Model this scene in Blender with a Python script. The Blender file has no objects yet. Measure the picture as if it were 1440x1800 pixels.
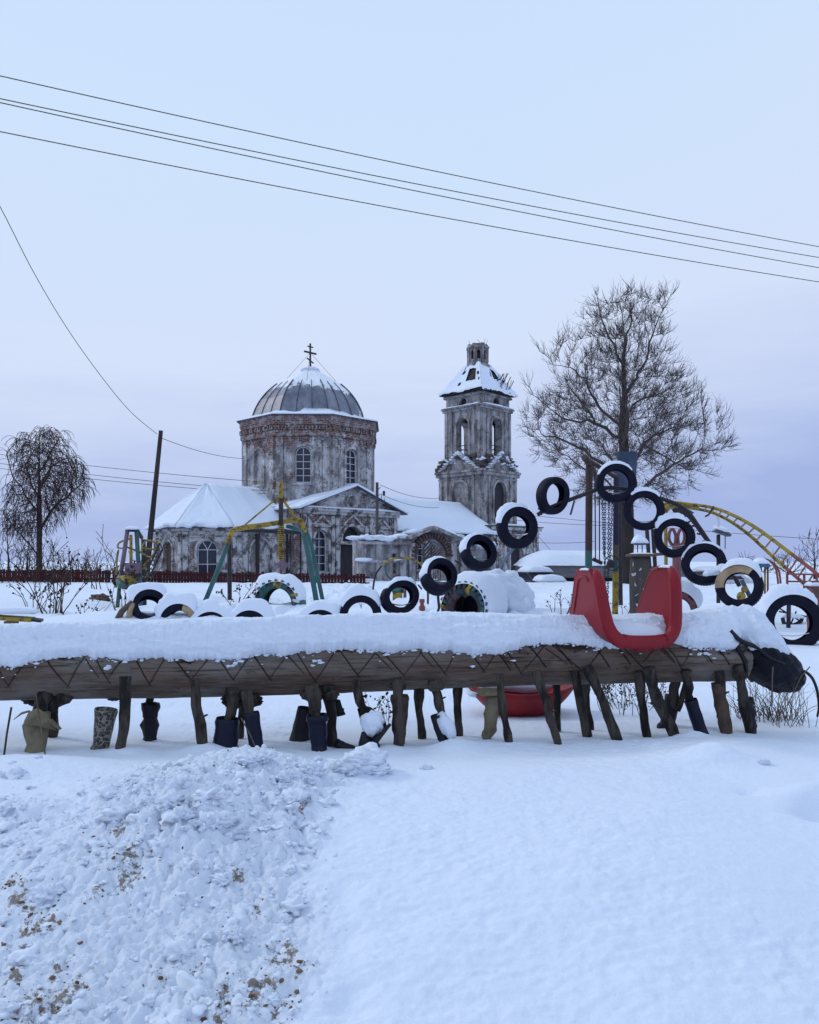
import bpy, bmesh, math, random
import numpy as np
from mathutils import Vector, Matrix
from mathutils.geometry import tessellate_polygon
R = math.radians
sc = bpy.context.scene
COL = sc.collection
random.seed(7); np.random.seed(7)

# ------------------------------------------------------------------ camera
F, HOR, EYE = 1400.0, 985.0, 1.45          # focal length (px of the 1440 wide photo), horizon row, eye height
cam = bpy.data.cameras.new('camera'); camo = bpy.data.objects.new('camera', cam); COL.objects.link(camo)
cam.sensor_fit = 'HORIZONTAL'; cam.sensor_width = 36; cam.lens = 36 * F / 1440
cam.shift_y = (HOR - 900) / 1440
cam.clip_start = 0.05; cam.clip_end = 4000
camo.location = (0, 0, EYE); camo.rotation_euler = (R(90), 0, 0)
sc.camera = camo
def PX(px, d): return (px - 720) / F * d
def PZ(py, d): return EYE + (HOR - py) / F * d
def P(px, py, d): return Vector((PX(px, d), d, PZ(py, d)))

# ------------------------------------------------------------------ light
SUN_EL, SUN_AZ = R(36), R(292)
sc.view_settings.view_transform = 'Standard'
try: sc.view_settings.look = 'None'
except Exception: pass
sc.view_settings.exposure = 0.0; sc.view_settings.gamma = 1
w = bpy.data.worlds.new('World'); sc.world = w; w.use_nodes = True
nt = w.node_tree; N = nt.nodes; LK = nt.links; N.clear()
def nd(t, **k):
    n = N.new(t)
    for a, b in k.items(): setattr(n, a, b)
    return n
out = nd('ShaderNodeOutputWorld'); bg = nd('ShaderNodeBackground'); bg.inputs[1].default_value = 0.1
sky = nd('ShaderNodeTexSky', sky_type='NISHITA'); sky.sun_disc = False
sky.sun_elevation = SUN_EL; sky.sun_rotation = SUN_AZ; sky.air_density = 1.5; sky.dust_density = 3
tc = nd('ShaderNodeTexCoord'); sep = nd('ShaderNodeSeparateXYZ'); LK.new(tc.outputs['Generated'], sep.inputs[0])
def mth(op, a, b=None, c=None):
    n = nd('ShaderNodeMath', operation=op)
    for i, x in enumerate((a, b, c)):
        if x is None: continue
        if isinstance(x, (int, float)): n.inputs[i].default_value = x
        else: LK.new(x, n.inputs[i])
    return n.outputs[0]
zc = mth('MAXIMUM', sep.outputs[2], 0.0)
den = mth('ADD', zc, 0.22)
cx = mth('DIVIDE', sep.outputs[0], den); cy = mth('DIVIDE', sep.outputs[1], den)
cmb = nd('ShaderNodeCombineXYZ'); LK.new(cx, cmb.inputs[0]); LK.new(cy, cmb.inputs[1])
ns = nd('ShaderNodeTexNoise'); ns.inputs['Scale'].default_value = 1.5; ns.inputs['Detail'].default_value = 6; ns.inputs['Roughness'].default_value = 0.55
ns.inputs['Distortion'].default_value = 0.3
LK.new(cmb.outputs[0], ns.inputs['Vector'])
ramp = nd('ShaderNodeValToRGB')                                    # elevation gradient of the overcast
cr = ramp.color_ramp; cr.elements[0].position = 0.0; cr.elements[1].position = 1.0
def S(r, g, b):
    f = lambda c: (c / 255 / 12.92) if c <= 10.3 else ((c / 255 + 0.055) / 1.055) ** 2.4
    return (f(r), f(g), f(b), 1)
cr.elements[0].color = S(164, 182, 229); cr.elements[1].color = S(192, 218, 253)
for p_, c_ in ((0.06, S(180, 197, 237)), (0.13, S(196, 210, 244)), (0.24, S(213, 226, 252)), (0.45, S(206, 227, 254))):
    e = cr.elements.new(p_); e.color = c_
jit = mth('MULTIPLY_ADD', ns.outputs[0], 0.16, -0.08)
ay = mth('ADD', mth('ABSOLUTE', sep.outputs[1]), 0.4); cb2 = nd('ShaderNodeCombineXYZ'); LK.new(mth('DIVIDE', sep.outputs[0], ay), cb2.inputs[0]); LK.new(mth('MULTIPLY', zc, 7.0), cb2.inputs[1])
ns2 = nd('ShaderNodeTexNoise'); ns2.inputs['Scale'].default_value = 2.6; ns2.inputs['Detail'].default_value = 7; ns2.inputs['Roughness'].default_value = 0.6; ns2.inputs['Distortion'].default_value = 0.5; LK.new(cb2.outputs[0], ns2.inputs['Vector'])
jit = mth('ADD', jit, mth('MULTIPLY_ADD', ns2.outputs[0], 0.13, -0.065))
el = mth('ADD', zc, jit); azd = mth('MULTIPLY', mth('MAXIMUM', mth('ADD', sep.outputs[0], -0.08), 0.0), 0.24)
el = mth('SUBTRACT', el, azd); el = mth('MAXIMUM', el, 0.0)
LK.new(el, ramp.inputs[0])
mul = nd('ShaderNodeVectorMath', operation='SCALE'); mul.inputs['Scale'].default_value = 10.0
LK.new(ramp.outputs[0], mul.inputs[0])
mix = nd('ShaderNodeMix', data_type='RGBA'); mix.inputs[0].default_value = 0.985
LK.new(sky.outputs[0], mix.inputs[6]); LK.new(mul.outputs[0], mix.inputs[7])
LK.new(mix.outputs[2], bg.inputs[0]); LK.new(bg.outputs[0], out.inputs[0])
sl = bpy.data.lights.new('sun', 'SUN'); sl.energy = 0.8; sl.angle = R(12); sl.color = (1.0, 0.96, 0.92)
so = bpy.data.objects.new('sun', sl); COL.objects.link(so)
sd = Vector((math.sin(SUN_AZ) * math.cos(SUN_EL), math.cos(SUN_AZ) * math.cos(SUN_EL), math.sin(SUN_EL)))
so.rotation_euler = sd.to_track_quat('Z', 'Y').to_euler(); so.location = sd * 50

# ------------------------------------------------------------------ noise
def _h(ix, iy, s):
    n = (ix.astype(np.int64) * 374761393 + iy.astype(np.int64) * 668265263 + s * 974634777) & 0x7fffffff
    n = ((n ^ (n >> 13)) * 1274126177) & 0x7fffffff
    return ((n ^ (n >> 16)) & 0xffff) / 65535.0
def vn(x, y, s=0):
    x = np.asarray(x, float); y = np.asarray(y, float)
    ix = np.floor(x); iy = np.floor(y); fx = x - ix; fy = y - iy
    u = fx ** 3 * (fx * (fx * 6 - 15) + 10); v = fy ** 3 * (fy * (fy * 6 - 15) + 10)
    a = _h(ix, iy, s); b = _h(ix + 1, iy, s); c = _h(ix, iy + 1, s); d = _h(ix + 1, iy + 1, s)
    return (a + (b - a) * u + (c - a) * v + (a - b - c + d) * u * v) * 2 - 1
def fbm(x, y, o=4, s=0, g=0.5):
    t = 0; a = 1
    for i in range(o): t = t + a * vn(x * 2 ** i + 17.3 * i, y * 2 ** i + 5.1 * i, s + i); a *= g
    return t
def sst(a, b, x):
    t = np.clip((np.asarray(x, float) - a) / (b - a), 0, 1); return t * t * (3 - 2 * t)

# ------------------------------------------------------------------ materials
def mat(name):
    m = bpy.data.materials.new(name); m.use_nodes = True
    n = m.node_tree.nodes; b = n['Principled BSDF']
    return m, n, m.node_tree.links, b
def nmath(n, l, op, a, b=None, clamp=False):
    q = n.new('ShaderNodeMath'); q.operation = op; q.use_clamp = clamp
    for i, x in enumerate((a, b)):
        if x is None: continue
        if isinstance(x, (int, float)): q.inputs[i].default_value = x
        else: l.new(x, q.inputs[i])
    return q.outputs[0]
def noise(n, l, co, scale, det=5, rough=0.6, dist=0.0, vec=None):
    q = n.new('ShaderNodeTexNoise'); q.inputs['Scale'].default_value = scale; q.inputs['Detail'].default_value = det
    q.inputs['Roughness'].default_value = rough; q.inputs['Distortion'].default_value = dist
    if vec is not None:
        mp = n.new('ShaderNodeMapping'); mp.inputs['Scale'].default_value = vec; l.new(co, mp.inputs[0]); co = mp.outputs[0]
    l.new(co, q.inputs['Vector']); return q.outputs[0]
def rampn(n, l, fac, a, b, ca=(0, 0, 0, 1), cb=(1, 1, 1, 1)):
    q = n.new('ShaderNodeValToRGB'); q.color_ramp.elements[0].position = a; q.color_ramp.elements[1].position = b
    q.color_ramp.elements[0].color = ca; q.color_ramp.elements[1].color = cb; l.new(fac, q.inputs[0]); return q.outputs[0]
def mixc(n, l, f, a, b, mode='MIX'):
    q = n.new('ShaderNodeMix'); q.data_type = 'RGBA'; q.blend_type = mode
    for i, x in ((0, f), (6, a), (7, b)):
        if isinstance(x, (int, float)): q.inputs[i].default_value = x
        elif isinstance(x, tuple): q.inputs[i].default_value = x if len(x) == 4 else (*x, 1)
        else: l.new(x, q.inputs[i])
    return q.outputs[2]
def bump(n, l, b, h, st=0.5, dist=0.01):
    q = n.new('ShaderNodeBump'); q.inputs['Strength'].default_value = st; q.inputs['Distance'].default_value = dist
    l.new(h, q.inputs['Height']); l.new(q.outputs[0], b.inputs['Normal'])
def tcn(n, which='Object'):
    return n.new('ShaderNodeTexCoord').outputs[which]
def simple(name, c, rough=0.7, var=0.35, scale=6, c2=None, thr=(0.4, 0.65), bst=0.3, bsc=40, bd=0.005, vec=None, spec=0.3):
    m, n, l, b = mat(name); co = tcn(n)
    f = noise(n, l, co, scale, vec=vec); f = rampn(n, l, f, *thr)
    c2 = c2 or tuple(x * (1 - var) for x in c)
    l.new(mixc(n, l, f, c, c2), b.inputs['Base Color'])
    b.inputs['Roughness'].default_value = rough; b.inputs['Specular IOR Level'].default_value = spec
    h = noise(n, l, co, bsc, 6, 0.7, vec=vec); bump(n, l, b, h, bst, bd)
    return m
def snow_mat(name, dirt=False, fine=90, bst=0.5, bd=0.012):
    m, n, l, b = mat(name); co = tcn(n)
    base = (0.775, 0.832, 0.935, 1)
    if dirt:
        at = n.new('ShaderNodeAttribute'); at.attribute_name = 'dirt'
        g = noise(n, l, co, 38, 6, 0.7); g = nmath(n, l, 'ADD', nmath(n, l, 'MULTIPLY', at.outputs['Fac'], 0.25), g)
        msk = rampn(n, l, g, 0.75, 0.82)
        br = noise(n, l, co, 60, 3); bc = rampn(n, l, br, 0.35, 0.65, (0.27, 0.195, 0.11, 1), (0.11, 0.065, 0.042, 1))
        l.new(mixc(n, l, nmath(n, l, 'MULTIPLY', msk, 0.85), base, bc), b.inputs['Base Color'])
    else: b.inputs['Base Color'].default_value = base
    b.inputs['Roughness'].default_value = 0.75; b.inputs['Specular IOR Level'].default_value = 0.15
    a = noise(n, l, co, fine, 5, 0.75); c = noise(n, l, co, fine * 0.2, 4, 0.6)
    h = nmath(n, l, 'ADD', a, nmath(n, l, 'MULTIPLY', c, 1.5))
    if dirt:
        ar = n.new('ShaderNodeAttribute'); ar.attribute_name = 'rough'; h = nmath(n, l, 'MULTIPLY', h, nmath(n, l, 'ADD', nmath(n, l, 'MULTIPLY', ar.outputs['Fac'], 1.3), .8))
    bump(n, l, b, h, bst, bd)
    return m
M = {}
M['ground'] = snow_mat('field_snow', True, 95, 0.5, 0.009)
M['snow'] = snow_mat('cap_snow', False, 70, 0.55, 0.012)
M['farsnow'] = snow_mat('roof_snow', False, 2.2, 0.5, 0.12)
M['clump'] = snow_mat('clump_snow', False, 120, 0.5, 0.006)
M['clod'] = simple('earth_clods', (0.20, 0.125, 0.07), 0.9, scale=20, c2=(0.09, 0.05, 0.035), bsc=120)
M['rubber'] = simple('tyre_rubber', (0.0045, 0.0052, 0.016), 0.55, scale=9, c2=(0.010, 0.011, 0.024), bst=0.3, bsc=70, spec=0.12)
M['rubbertan'] = simple('tan_painted_rubber', (0.42, 0.30, 0.19), 0.8, scale=7, c2=(0.22, 0.15, 0.09), bst=0.5, bsc=40, bd=0.02)
M['bootblue'] = simple('navy_boot_rubber', (0.005, 0.007, 0.022), 0.4, scale=9, c2=(0.012, 0.014, 0.034), bst=0.25, bsc=50, spec=0.22)
M['bootblack'] = simple('black_boot_rubber', (0.006, 0.006, 0.011), 0.55, scale=9, c2=(0.016, 0.016, 0.024), bst=0.4, bsc=30, bd=0.01)
M['headrubber'] = simple('head_rubber', (0.0035, 0.004, 0.010), 0.45, scale=7, c2=(0.008, 0.009, 0.018), bst=0.6, bsc=9, bd=0.03, spec=0.15)
M['khaki'] = simple('khaki_canvas', (0.24, 0.20, 0.13), 0.9, scale=12, c2=(0.13, 0.11, 0.075), bst=0.6, bsc=18, bd=0.02)
M['brownleather'] = simple('brown_leather', (0.10, 0.06, 0.045), 0.7, scale=14, c2=(0.045, 0.03, 0.025), bst=0.5, bsc=25, bd=0.01)
M['bark'] = simple('log_leg_bark', (0.075, 0.060, 0.050), 0.9, scale=22, c2=(0.016, 0.012, 0.012), thr=(.42, .58), bst=1.0, bsc=34, bd=0.02, vec=(1, 1, 0.25))
M['treebark'] = simple('tree_bark', (0.045, 0.034, 0.032), 0.9, scale=3, c2=(0.02, 0.015, 0.016), bst=0.6, bsc=9, bd=0.05, vec=(1, 1, 0.3))
M['twig'] = simple('twig', (0.060, 0.048, 0.050), 0.9, scale=2, c2=(0.11, 0.085, 0.080), bst=0.0)
M['birchtwig'] = simple('birch_twig', (0.040, 0.024, 0.026), 0.9, scale=2, c2=(0.065, 0.04, 0.036), bst=0.0)
M['weed'] = simple('dead_stalk', (0.05, 0.033, 0.026), 0.9, scale=8, c2=(0.09, 0.06, 0.04), bst=0.0)
M['straw'] = simple('dry_grass', (0.16, 0.115, 0.07), 0.9, scale=8, c2=(0.06, 0.045, 0.03), bst=0.0)
M['deadleaf'] = simple('dead_leaf', (0.03, 0.02, 0.02), 0.9, scale=8, bst=0.2)
M['red'] = simple('red_plastic', (0.27, 0.010, 0.018), 0.45, scale=5, c2=(0.20, 0.012, 0.020), thr=(0.35, 0.7), bst=0.2, bsc=220, bd=0.002, spec=0.25)
M['redtub'] = simple('faded_red_plastic', (0.34, 0.02, 0.025), 0.5, scale=6, c2=(0.2, 0.015, 0.02), bst=0.2, bsc=60)
M['bolt'] = simple('dark_bolt', (0.05, 0.03, 0.03), 0.5)
def paint(name, c, rust=0.5, rc=(0.10, 0.045, 0.025)):
    m, n, l, b = mat(name); co = tcn(n)
    f = noise(n, l, co, 9, 7, 0.65); f = rampn(n, l, f, 0.68 - rust * 0.3, 0.74 - rust * 0.3 + 0.03)
    g = noise(n, l, co, 3, 3); g = rampn(n, l, g, 0.3, 0.7)
    c1 = mixc(n, l, g, c, tuple(x * 0.62 for x in c))
    l.new(mixc(n, l, f, c1, rc), b.inputs['Base Color']); b.inputs['Roughness'].default_value = 0.6
    bump(n, l, b, noise(n, l, co, 60, 4), 0.25, 0.003); return m
M['yellow'] = paint('yellow_paint', (0.36, 0.25, 0.015), 0.6)
M['teal'] = paint('teal_paint', (0.025, 0.125, 0.125), 0.45)
M['blue'] = paint('blue_paint', (0.04, 0.12, 0.22), 0.4)
M['violet'] = paint('violet_paint', (0.012, 0.009, 0.04), 0.3)
M['mauve'] = paint('mauve_paint', (0.20, 0.13, 0.18), 0.5)
M['pink'] = paint('pink_paint', (0.23, 0.075, 0.10), 0.6)
M['tealdim'] = paint('dull_teal_paint', (0.015, 0.075, 0.085), 0.75, (0.012, 0.014, 0.02))
M['bluedim'] = paint('dull_blue_paint', (0.03, 0.09, 0.17), 0.7, (0.012, 0.014, 0.02))
M['mauvedim'] = paint('dull_rose_paint', (0.11, 0.06, 0.075), 0.7, (0.012, 0.014, 0.02))
M['redpaint'] = paint('red_paint', (0.27, 0.05, 0.045), 0.5)
M['redfence'] = simple('red_fence_paint', (0.06, 0.010, 0.012), 0.85, scale=3, c2=(0.028, 0.007, 0.009), bst=0.2, bsc=12)
M['rust'] = simple('rusty_steel', (0.04, 0.028, 0.03), 0.7, scale=12, c2=(0.075, 0.04, 0.03), bst=0.4, bsc=50)
M['steel'] = simple('dark_steel', (0.02, 0.018, 0.025), 0.6, scale=12, c2=(0.045, 0.035, 0.035), bst=0.2)
M['board'] = simple('blue_grey_board', (0.055, 0.075, 0.13), 0.6, scale=3, c2=(0.03, 0.045, 0.085), bst=0.2)
M['pole'] = simple('dark_pole_wood', (0.028, 0.021, 0.022), 0.9, scale=3, c2=(0.05, 0.038, 0.034), bst=0.5, bsc=10, vec=(1, 1, 0.1))
M['greypole'] = simple('grey_pole_wood', (0.085, 0.08, 0.085), 0.9, scale=3, c2=(0.05, 0.046, 0.05), bst=0.5, bsc=10, vec=(1, 1, 0.1))
M['pillar'] = simple('timber_pillar', (0.085, 0.062, 0.052), 0.9, scale=9, c2=(0.03, 0.045, 0.05), bst=0.6, bsc=14, vec=(1, 1, 0.2))
M['glass'] = simple('dark_glass', (0.012, 0.015, 0.035), 0.12, scale=2, c2=(0.02, 0.022, 0.045), bst=0.05, bsc=2, spec=0.5)
M['white'] = simple('white_frame_paint', (0.66, 0.66, 0.70), 0.6, scale=5, c2=(0.48, 0.47, 0.5), bst=0.1)
M['dark'] = simple('dark_wood_door', (0.022, 0.018, 0.026), 0.7, scale=3, c2=(0.045, 0.036, 0.043), bst=0.3, bsc=8, vec=(4, 4, 0.5))
M['brownboard'] = simple('brown_board', (0.12, 0.085, 0.065), 0.8, scale=3, bst=0.3, bsc=8)
M['wire'] = simple('wire', (0.13, 0.10, 0.04), 0.6, bst=0.0)
M['roofboard'] = simple('roof_board', (0.05, 0.042, 0.045), 0.9, scale=3, c2=(0.025, 0.022, 0.026), bst=0.6, bsc=6, bd=0.05)
M['slate'] = simple('grey_roof_sheet', (0.10, 0.10, 0.13), 0.6, scale=1.5, c2=(0.055, 0.055, 0.075), bst=0.3, bsc=3)
M['shedwall'] = simple('shed_wall', (0.22, 0.21, 0.22), 0.9, scale=1.5, c2=(0.12, 0.115, 0.12), bst=0.6, bsc=10, bd=0.03, vec=(0.3, 0.3, 3))
M['carblue'] = simple('dark_car_paint', (0.03, 0.032, 0.05), 0.3, bst=0)
M['carwhite'] = simple('white_car_paint', (0.65, 0.66, 0.7), 0.3, bst=0)
M['fur'] = simple('brown_sack', (0.16, 0.11, 0.09), 0.9, scale=20, bst=0.8, bsc=60, bd=0.03)

def wall_mat(name, brick_lo, brick_hi, amt, plaster=(0.44, 0.43, 0.45), dark=0.5):
    # lime plaster over brick: the plaster has fallen in patches, most of them between heights brick_lo and brick_hi
    m, n, l, b = mat(name); co = tcn(n); uv = tcn(n, 'UV')
    bt = n.new('ShaderNodeTexBrick'); bt.inputs['Scale'].default_value = 1.0; bt.inputs['Brick Width'].default_value = 0.36
    bt.inputs['Row Height'].default_value = 0.13; bt.inputs['Mortar Size'].default_value = 0.016; bt.inputs['Bias'].default_value = -0.3
    bt.inputs['Color1'].default_value = (0.15, 0.05, 0.04, 1); bt.inputs['Color2'].default_value = (0.075, 0.034, 0.032, 1)
    bt.inputs['Mortar'].default_value = (0.30, 0.28, 0.28, 1); l.new(uv, bt.inputs['Vector'])
    big = noise(n, l, co, 0.33, 7, 0.66); med = noise(n, l, co, 1.6, 6, 0.7, 0.4); fin = noise(n, l, co, 7, 5, 0.7)
    sp = n.new('ShaderNodeSeparateXYZ'); l.new(co, sp.inputs[0])
    zlo = n.new('ShaderNodeMapRange'); zlo.inputs[1].default_value = brick_lo; zlo.inputs[2].default_value = brick_hi; l.new(sp.outputs[2], zlo.inputs[0])
    e = nmath(n, l, 'ADD', nmath(n, l, 'MULTIPLY', big, 0.55), nmath(n, l, 'MULTIPLY', med, 0.45))
    e = nmath(n, l, 'ADD', e, nmath(n, l, 'MULTIPLY', zlo.outputs[0], amt)); e = nmath(n, l, 'ADD', e, nmath(n, l, 'MULTIPLY', fin, 0.10))
    msk = rampn(n, l, e, 0.60, 0.64)
    # plaster: whitewash over older grey with rain streaks
    stre = noise(n, l, co, 1.0, 6, 0.7, vec=(1.3, 1.3, 0.55)); sf = rampn(n, l, stre, 0.40, 0.56)
    p2 = tuple(x * (1 - dark) for x in plaster)
    pc = mixc(n, l, sf, p2, plaster)
    blot = noise(n, l, co, 1.1, 7, 0.75, 0.6); bf = rampn(n, l, blot, 0.53, 0.58)
    pc = mixc(n, l, nmath(n, l, 'MULTIPLY', bf, 0.8), pc, (0.085, 0.078, 0.085))
    hf = noise(n, l, co, 5.0, 6, 0.8); hf = rampn(n, l, hf, 0.60, 0.66)
    pc = mixc(n, l, hf, pc, (0.075, 0.06, 0.06))
    thin = rampn(n, l, med, 0.40, 0.60)                                   # whitewash thin enough to show brick courses
    pc = mixc(n, l, nmath(n, l, 'MULTIPLY', thin, 0.45), pc, mixc(n, l, 0.55, bt.outputs[0], (0.35, 0.33, 0.35)))
    lime = noise(n, l, co, 2.4, 6, 0.75); lf = rampn(n, l, lime, 0.50, 0.58)
    br = mixc(n, l, nmath(n, l, 'MULTIPLY', lf, 0.8), bt.outputs[0], (0.36, 0.345, 0.35))
    l.new(mixc(n, l, msk, pc, br), b.inputs['Base Color']); b.inputs['Roughness'].default_value = 0.9
    h = nmath(n, l, 'ADD', nmath(n, l, 'MULTIPLY', msk, -0.8), fin); h = nmath(n, l, 'ADD', h, nmath(n, l, 'MULTIPLY', bt.outputs[1], -0.3))
    bump(n, l, b, h, 0.7, 0.06); return m
M['wall_low'] = wall_mat('plaster_low', -10, -5, 0.055, plaster=(0.68, 0.67, 0.68), dark=0.62)
M['wall_drum'] = wall_mat('plaster_drum', 9.4, 12.0, 0.24, plaster=(0.62, 0.61, 0.62), dark=0.64)
M['wall_tower'] = wall_mat('plaster_tower', 9.2, 11.0, -0.01, plaster=(0.42, 0.41, 0.42), dark=0.78)
M['wall_gate'] = wall_mat('plaster_gate', 2.2, 3.2, 0.03, plaster=(0.50, 0.49, 0.51), dark=0.68)
M['trim'] = simple('plaster_trim', (0.46, 0.45, 0.46), 0.9, scale=1.6, c2=(0.09, 0.08, 0.085), thr=(0.46, 0.58), bst=0.6, bsc=8, bd=0.05)
M['brickrag'] = simple('broken_brick', (0.12, 0.085, 0.075), 0.95, scale=2.5, c2=(0.04, 0.032, 0.035), bst=0.9, bsc=6, bd=0.1)

# ------------------------------------------------------------------ mesh tools
def ico(sub):
    bm = bmesh.new(); bmesh.ops.create_icosphere(bm, subdivisions=sub, radius=1)
    v = np.array([x.co[:] for x in bm.verts]); f = [[q.index for q in p.verts] for p in bm.faces]; bm.free(); return v, f
ICO = {i: ico(i) for i in (1, 2, 3, 4)}
def wl(o):
    v = Vector((0, 0, 0))
    while o: v += Vector(o.location); o = o.parent
    return v
class MB:
    def __init__(s): s.v = []; s.f = []; s.m = []
    def add(s, vs, fs, mi=0):
        k = len(s.v); s.v.extend([tuple(x) for x in vs])
        for f in fs: s.f.append([i + k for i in f]); s.m.append(mi)
    def box(s, c, size, rot=None, mi=0):
        c = Vector(c); h = [x / 2 for x in size]
        vs = [Vector((x * h[0], y * h[1], z * h[2])) for x in (-1, 1) for y in (-1, 1) for z in (-1, 1)]
        if rot is not None: vs = [rot @ v for v in vs]
        s.add([v + c for v in vs], [(0, 1, 3, 2), (4, 6, 7, 5), (0, 4, 5, 1), (2, 3, 7, 6), (0, 2, 6, 4), (1, 5, 7, 3)], mi); return s
    def beam(s, a, b, wd, ht, mi=0):
        a = Vector(a); b = Vector(b); d = b - a; L = d.length
        q = d.to_track_quat('X', 'Z').to_matrix(); s.box((a + b) / 2, (L, wd, ht), q, mi); return s
    def tube(s, pts, r, n=8, cap=True, mi=0, flat=1.0):
        pts = [Vector(p) for p in pts]; k = len(pts)
        rs = r if isinstance(r, (list, tuple)) else [r] * k
        t0 = (pts[1] - pts[0]).normalized(); up = Vector((0, 0, 1)) if abs(t0.z) < 0.9 else Vector((0, 1, 0))
        e1 = t0.cross(up).normalized(); vs = []
        for i, p in enumerate(pts):
            t = (pts[min(i + 1, k - 1)] - pts[max(i - 1, 0)])
            if t.length < 1e-9: t = t0.copy()
            t.normalize(); e1 = e1 - t * e1.dot(t)
            if e1.length < 1e-6: e1 = t.orthogonal()
            e1.normalize(); e2 = t.cross(e1)
            for j in range(n):
                a = 2 * math.pi * j / n; vs.append(p + (e1 * math.cos(a) + e2 * (math.sin(a) * flat)) * rs[i])
        fs = [(i * n + j, i * n + (j + 1) % n, (i + 1) * n + (j + 1) % n, (i + 1) * n + j) for i in range(k - 1) for j in range(n)]
        if cap: fs += [tuple(range(n))[::-1], tuple(range((k - 1) * n, k * n))]
        s.add(vs, fs, mi); return s
    def loft(s, rings, n=16, cap=(True, True), mi=0, nz=0.0, sd=0):
        vs = []                                                     # rings: (centre, e1, e2, r1, r2)
        for i, (c, e1, e2, a, b) in enumerate(rings):
            c = Vector(c)
            for j in range(n):
                t = 2 * math.pi * j / n
                k = 1 + (nz * float(fbm(np.array(j * 0.7 + sd * 9.1), np.array(i * 0.55 + sd), 3, sd)) if nz else 0)
                vs.append(c + Vector(e1) * (math.cos(t) * a * k) + Vector(e2) * (math.sin(t) * b * k))
        k = len(rings)
        fs = [(i * n + j, i * n + (j + 1) % n, (i + 1) * n + (j + 1) % n, (i + 1) * n + j) for i in range(k - 1) for j in range(n)]
        if cap[0]: fs.append(tuple(range(n))[::-1])
        if cap[1]: fs.append(tuple(range((k - 1) * n, k * n)))
        s.add(vs, fs, mi); return s
    def grid(s, pts, closed_u=False, mi=0):                          # pts[i][j]
        a = len(pts); b = len(pts[0]); vs = [p for row in pts for p in row]
        fs = [(i * b + j, i * b + j + 1, ((i + 1) % a) * b + j + 1, ((i + 1) % a) * b + j) for i in range(a if closed_u else a - 1) for j in range(b - 1)]
        s.add(vs, fs, mi); return s
    def blob(s, c, r, sub=2, nz=0.25, sd=0, fr=1.6, mi=0, rot=None):
        v, f = ICO[sub]; r = np.array(r if hasattr(r, '__len__') else (r, r, r))
        d = 1 + nz * (fbm(v[:, 0] * fr + sd * 3.1, v[:, 1] * fr + v[:, 2] * fr * 1.7 + sd * 1.7, 3, sd % 50))
        q = v * d[:, None] * r
        if rot is not None: q = q @ np.array(rot).T
        q = q + np.array(c); s.add(q, f, mi); return s
    def pillow(s, c, lx, ly, h, yaw=0.0, nz=0.12, sd=1, n=(16, 10), p=2.6):
        a = n[0]; b = n[1]; rows = []; cs, sn = math.cos(yaw), math.sin(yaw)
        for i in range(a + 1):
            row = []
            for j in range(b + 1):
                x = -1 + 2 * i / a; y = -1 + 2 * j / b
                z = max(0, 1 - abs(x) ** p) ** 0.5 * max(0, 1 - abs(y) ** p) ** 0.5
                z = z * h * (1 + nz * float(fbm(np.array(x * 1.8 + sd), np.array(y * 1.8 + sd * 2), 3, sd)))
                X = x * lx / 2; Y = y * ly / 2
                row.append((c[0] + X * cs - Y * sn, c[1] + X * sn + Y * cs, c[2] + z))
            rows.append(row)
        s.grid(rows)
        k = len(s.v); edge = [rows[0][j] for j in range(b + 1)] + [rows[i][b] for i in range(1, a + 1)] + [rows[a][j] for j in range(b - 1, -1, -1)] + [rows[i][0] for i in range(a - 1, 0, -1)]
        s.add(edge, [tuple(range(len(edge)))]); return s
    def prism(s, poly, ax0, ax1, fn, mi=0):                          # poly of (a,b); fn(a,b,t)->world
        n = len(poly); vs = [fn(a, b, ax0) for a, b in poly] + [fn(a, b, ax1) for a, b in poly]
        s.add(vs, [tuple(range(n))[::-1], tuple(range(n, 2 * n))] + [(i, (i + 1) % n, n + (i + 1) % n, n + i) for i in range(n)], mi); return s
    def wall(s, o, t, nrm, outline, holes=(), depth=0.4, mi=0, back=False):
        o = Vector(o); t = Vector(t); nrm = Vector(nrm); loops = [outline] + list(holes)
        flat = [q for lp in loops for q in lp]
        tri = tessellate_polygon([[Vector((a, b, 0)) for a, b in lp] for lp in loops])
        W = lambda a, b, d: o + t * a + Vector((0, 0, b)) - nrm * d
        s.add([W(a, b, 0) for a, b in flat], [tuple(x) for x in tri], mi)
        if back: s.add([W(a, b, depth) for a, b in flat], [tuple(x) for x in tri], mi)
        for lp in (loops if back else loops[1:]):
            n = len(lp); s.add([W(a, b, 0) for a, b in lp] + [W(a, b, depth) for a, b in lp], [(i, (i + 1) % n, n + (i + 1) % n, n + i) for i in range(n)], mi)
        return s
    def build(s, name, mats, parent=None, origin=None, smooth=False, uv=False, local=False, sharp=False):
        me = bpy.data.meshes.new(name); off = Vector((0, 0, 0))
        if parent and not local: off = wl(parent)
        elif origin is not None: off = Vector(origin)
        v = np.array(s.v, float).reshape(-1, 3) - np.array(off[:])
        me.from_pydata(v.tolist(), [], s.f)
        for mt in (mats if isinstance(mats, (list, tuple)) else [mats]): me.materials.append(mt)
        if max(s.m, default=0) > 0: me.polygons.foreach_set('material_index', s.m)
        bm = bmesh.new(); bm.from_mesh(me)
        if smooth: bmesh.ops.remove_doubles(bm, verts=bm.verts, dist=1e-5)
        bmesh.ops.recalc_face_normals(bm, faces=bm.faces)
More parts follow.
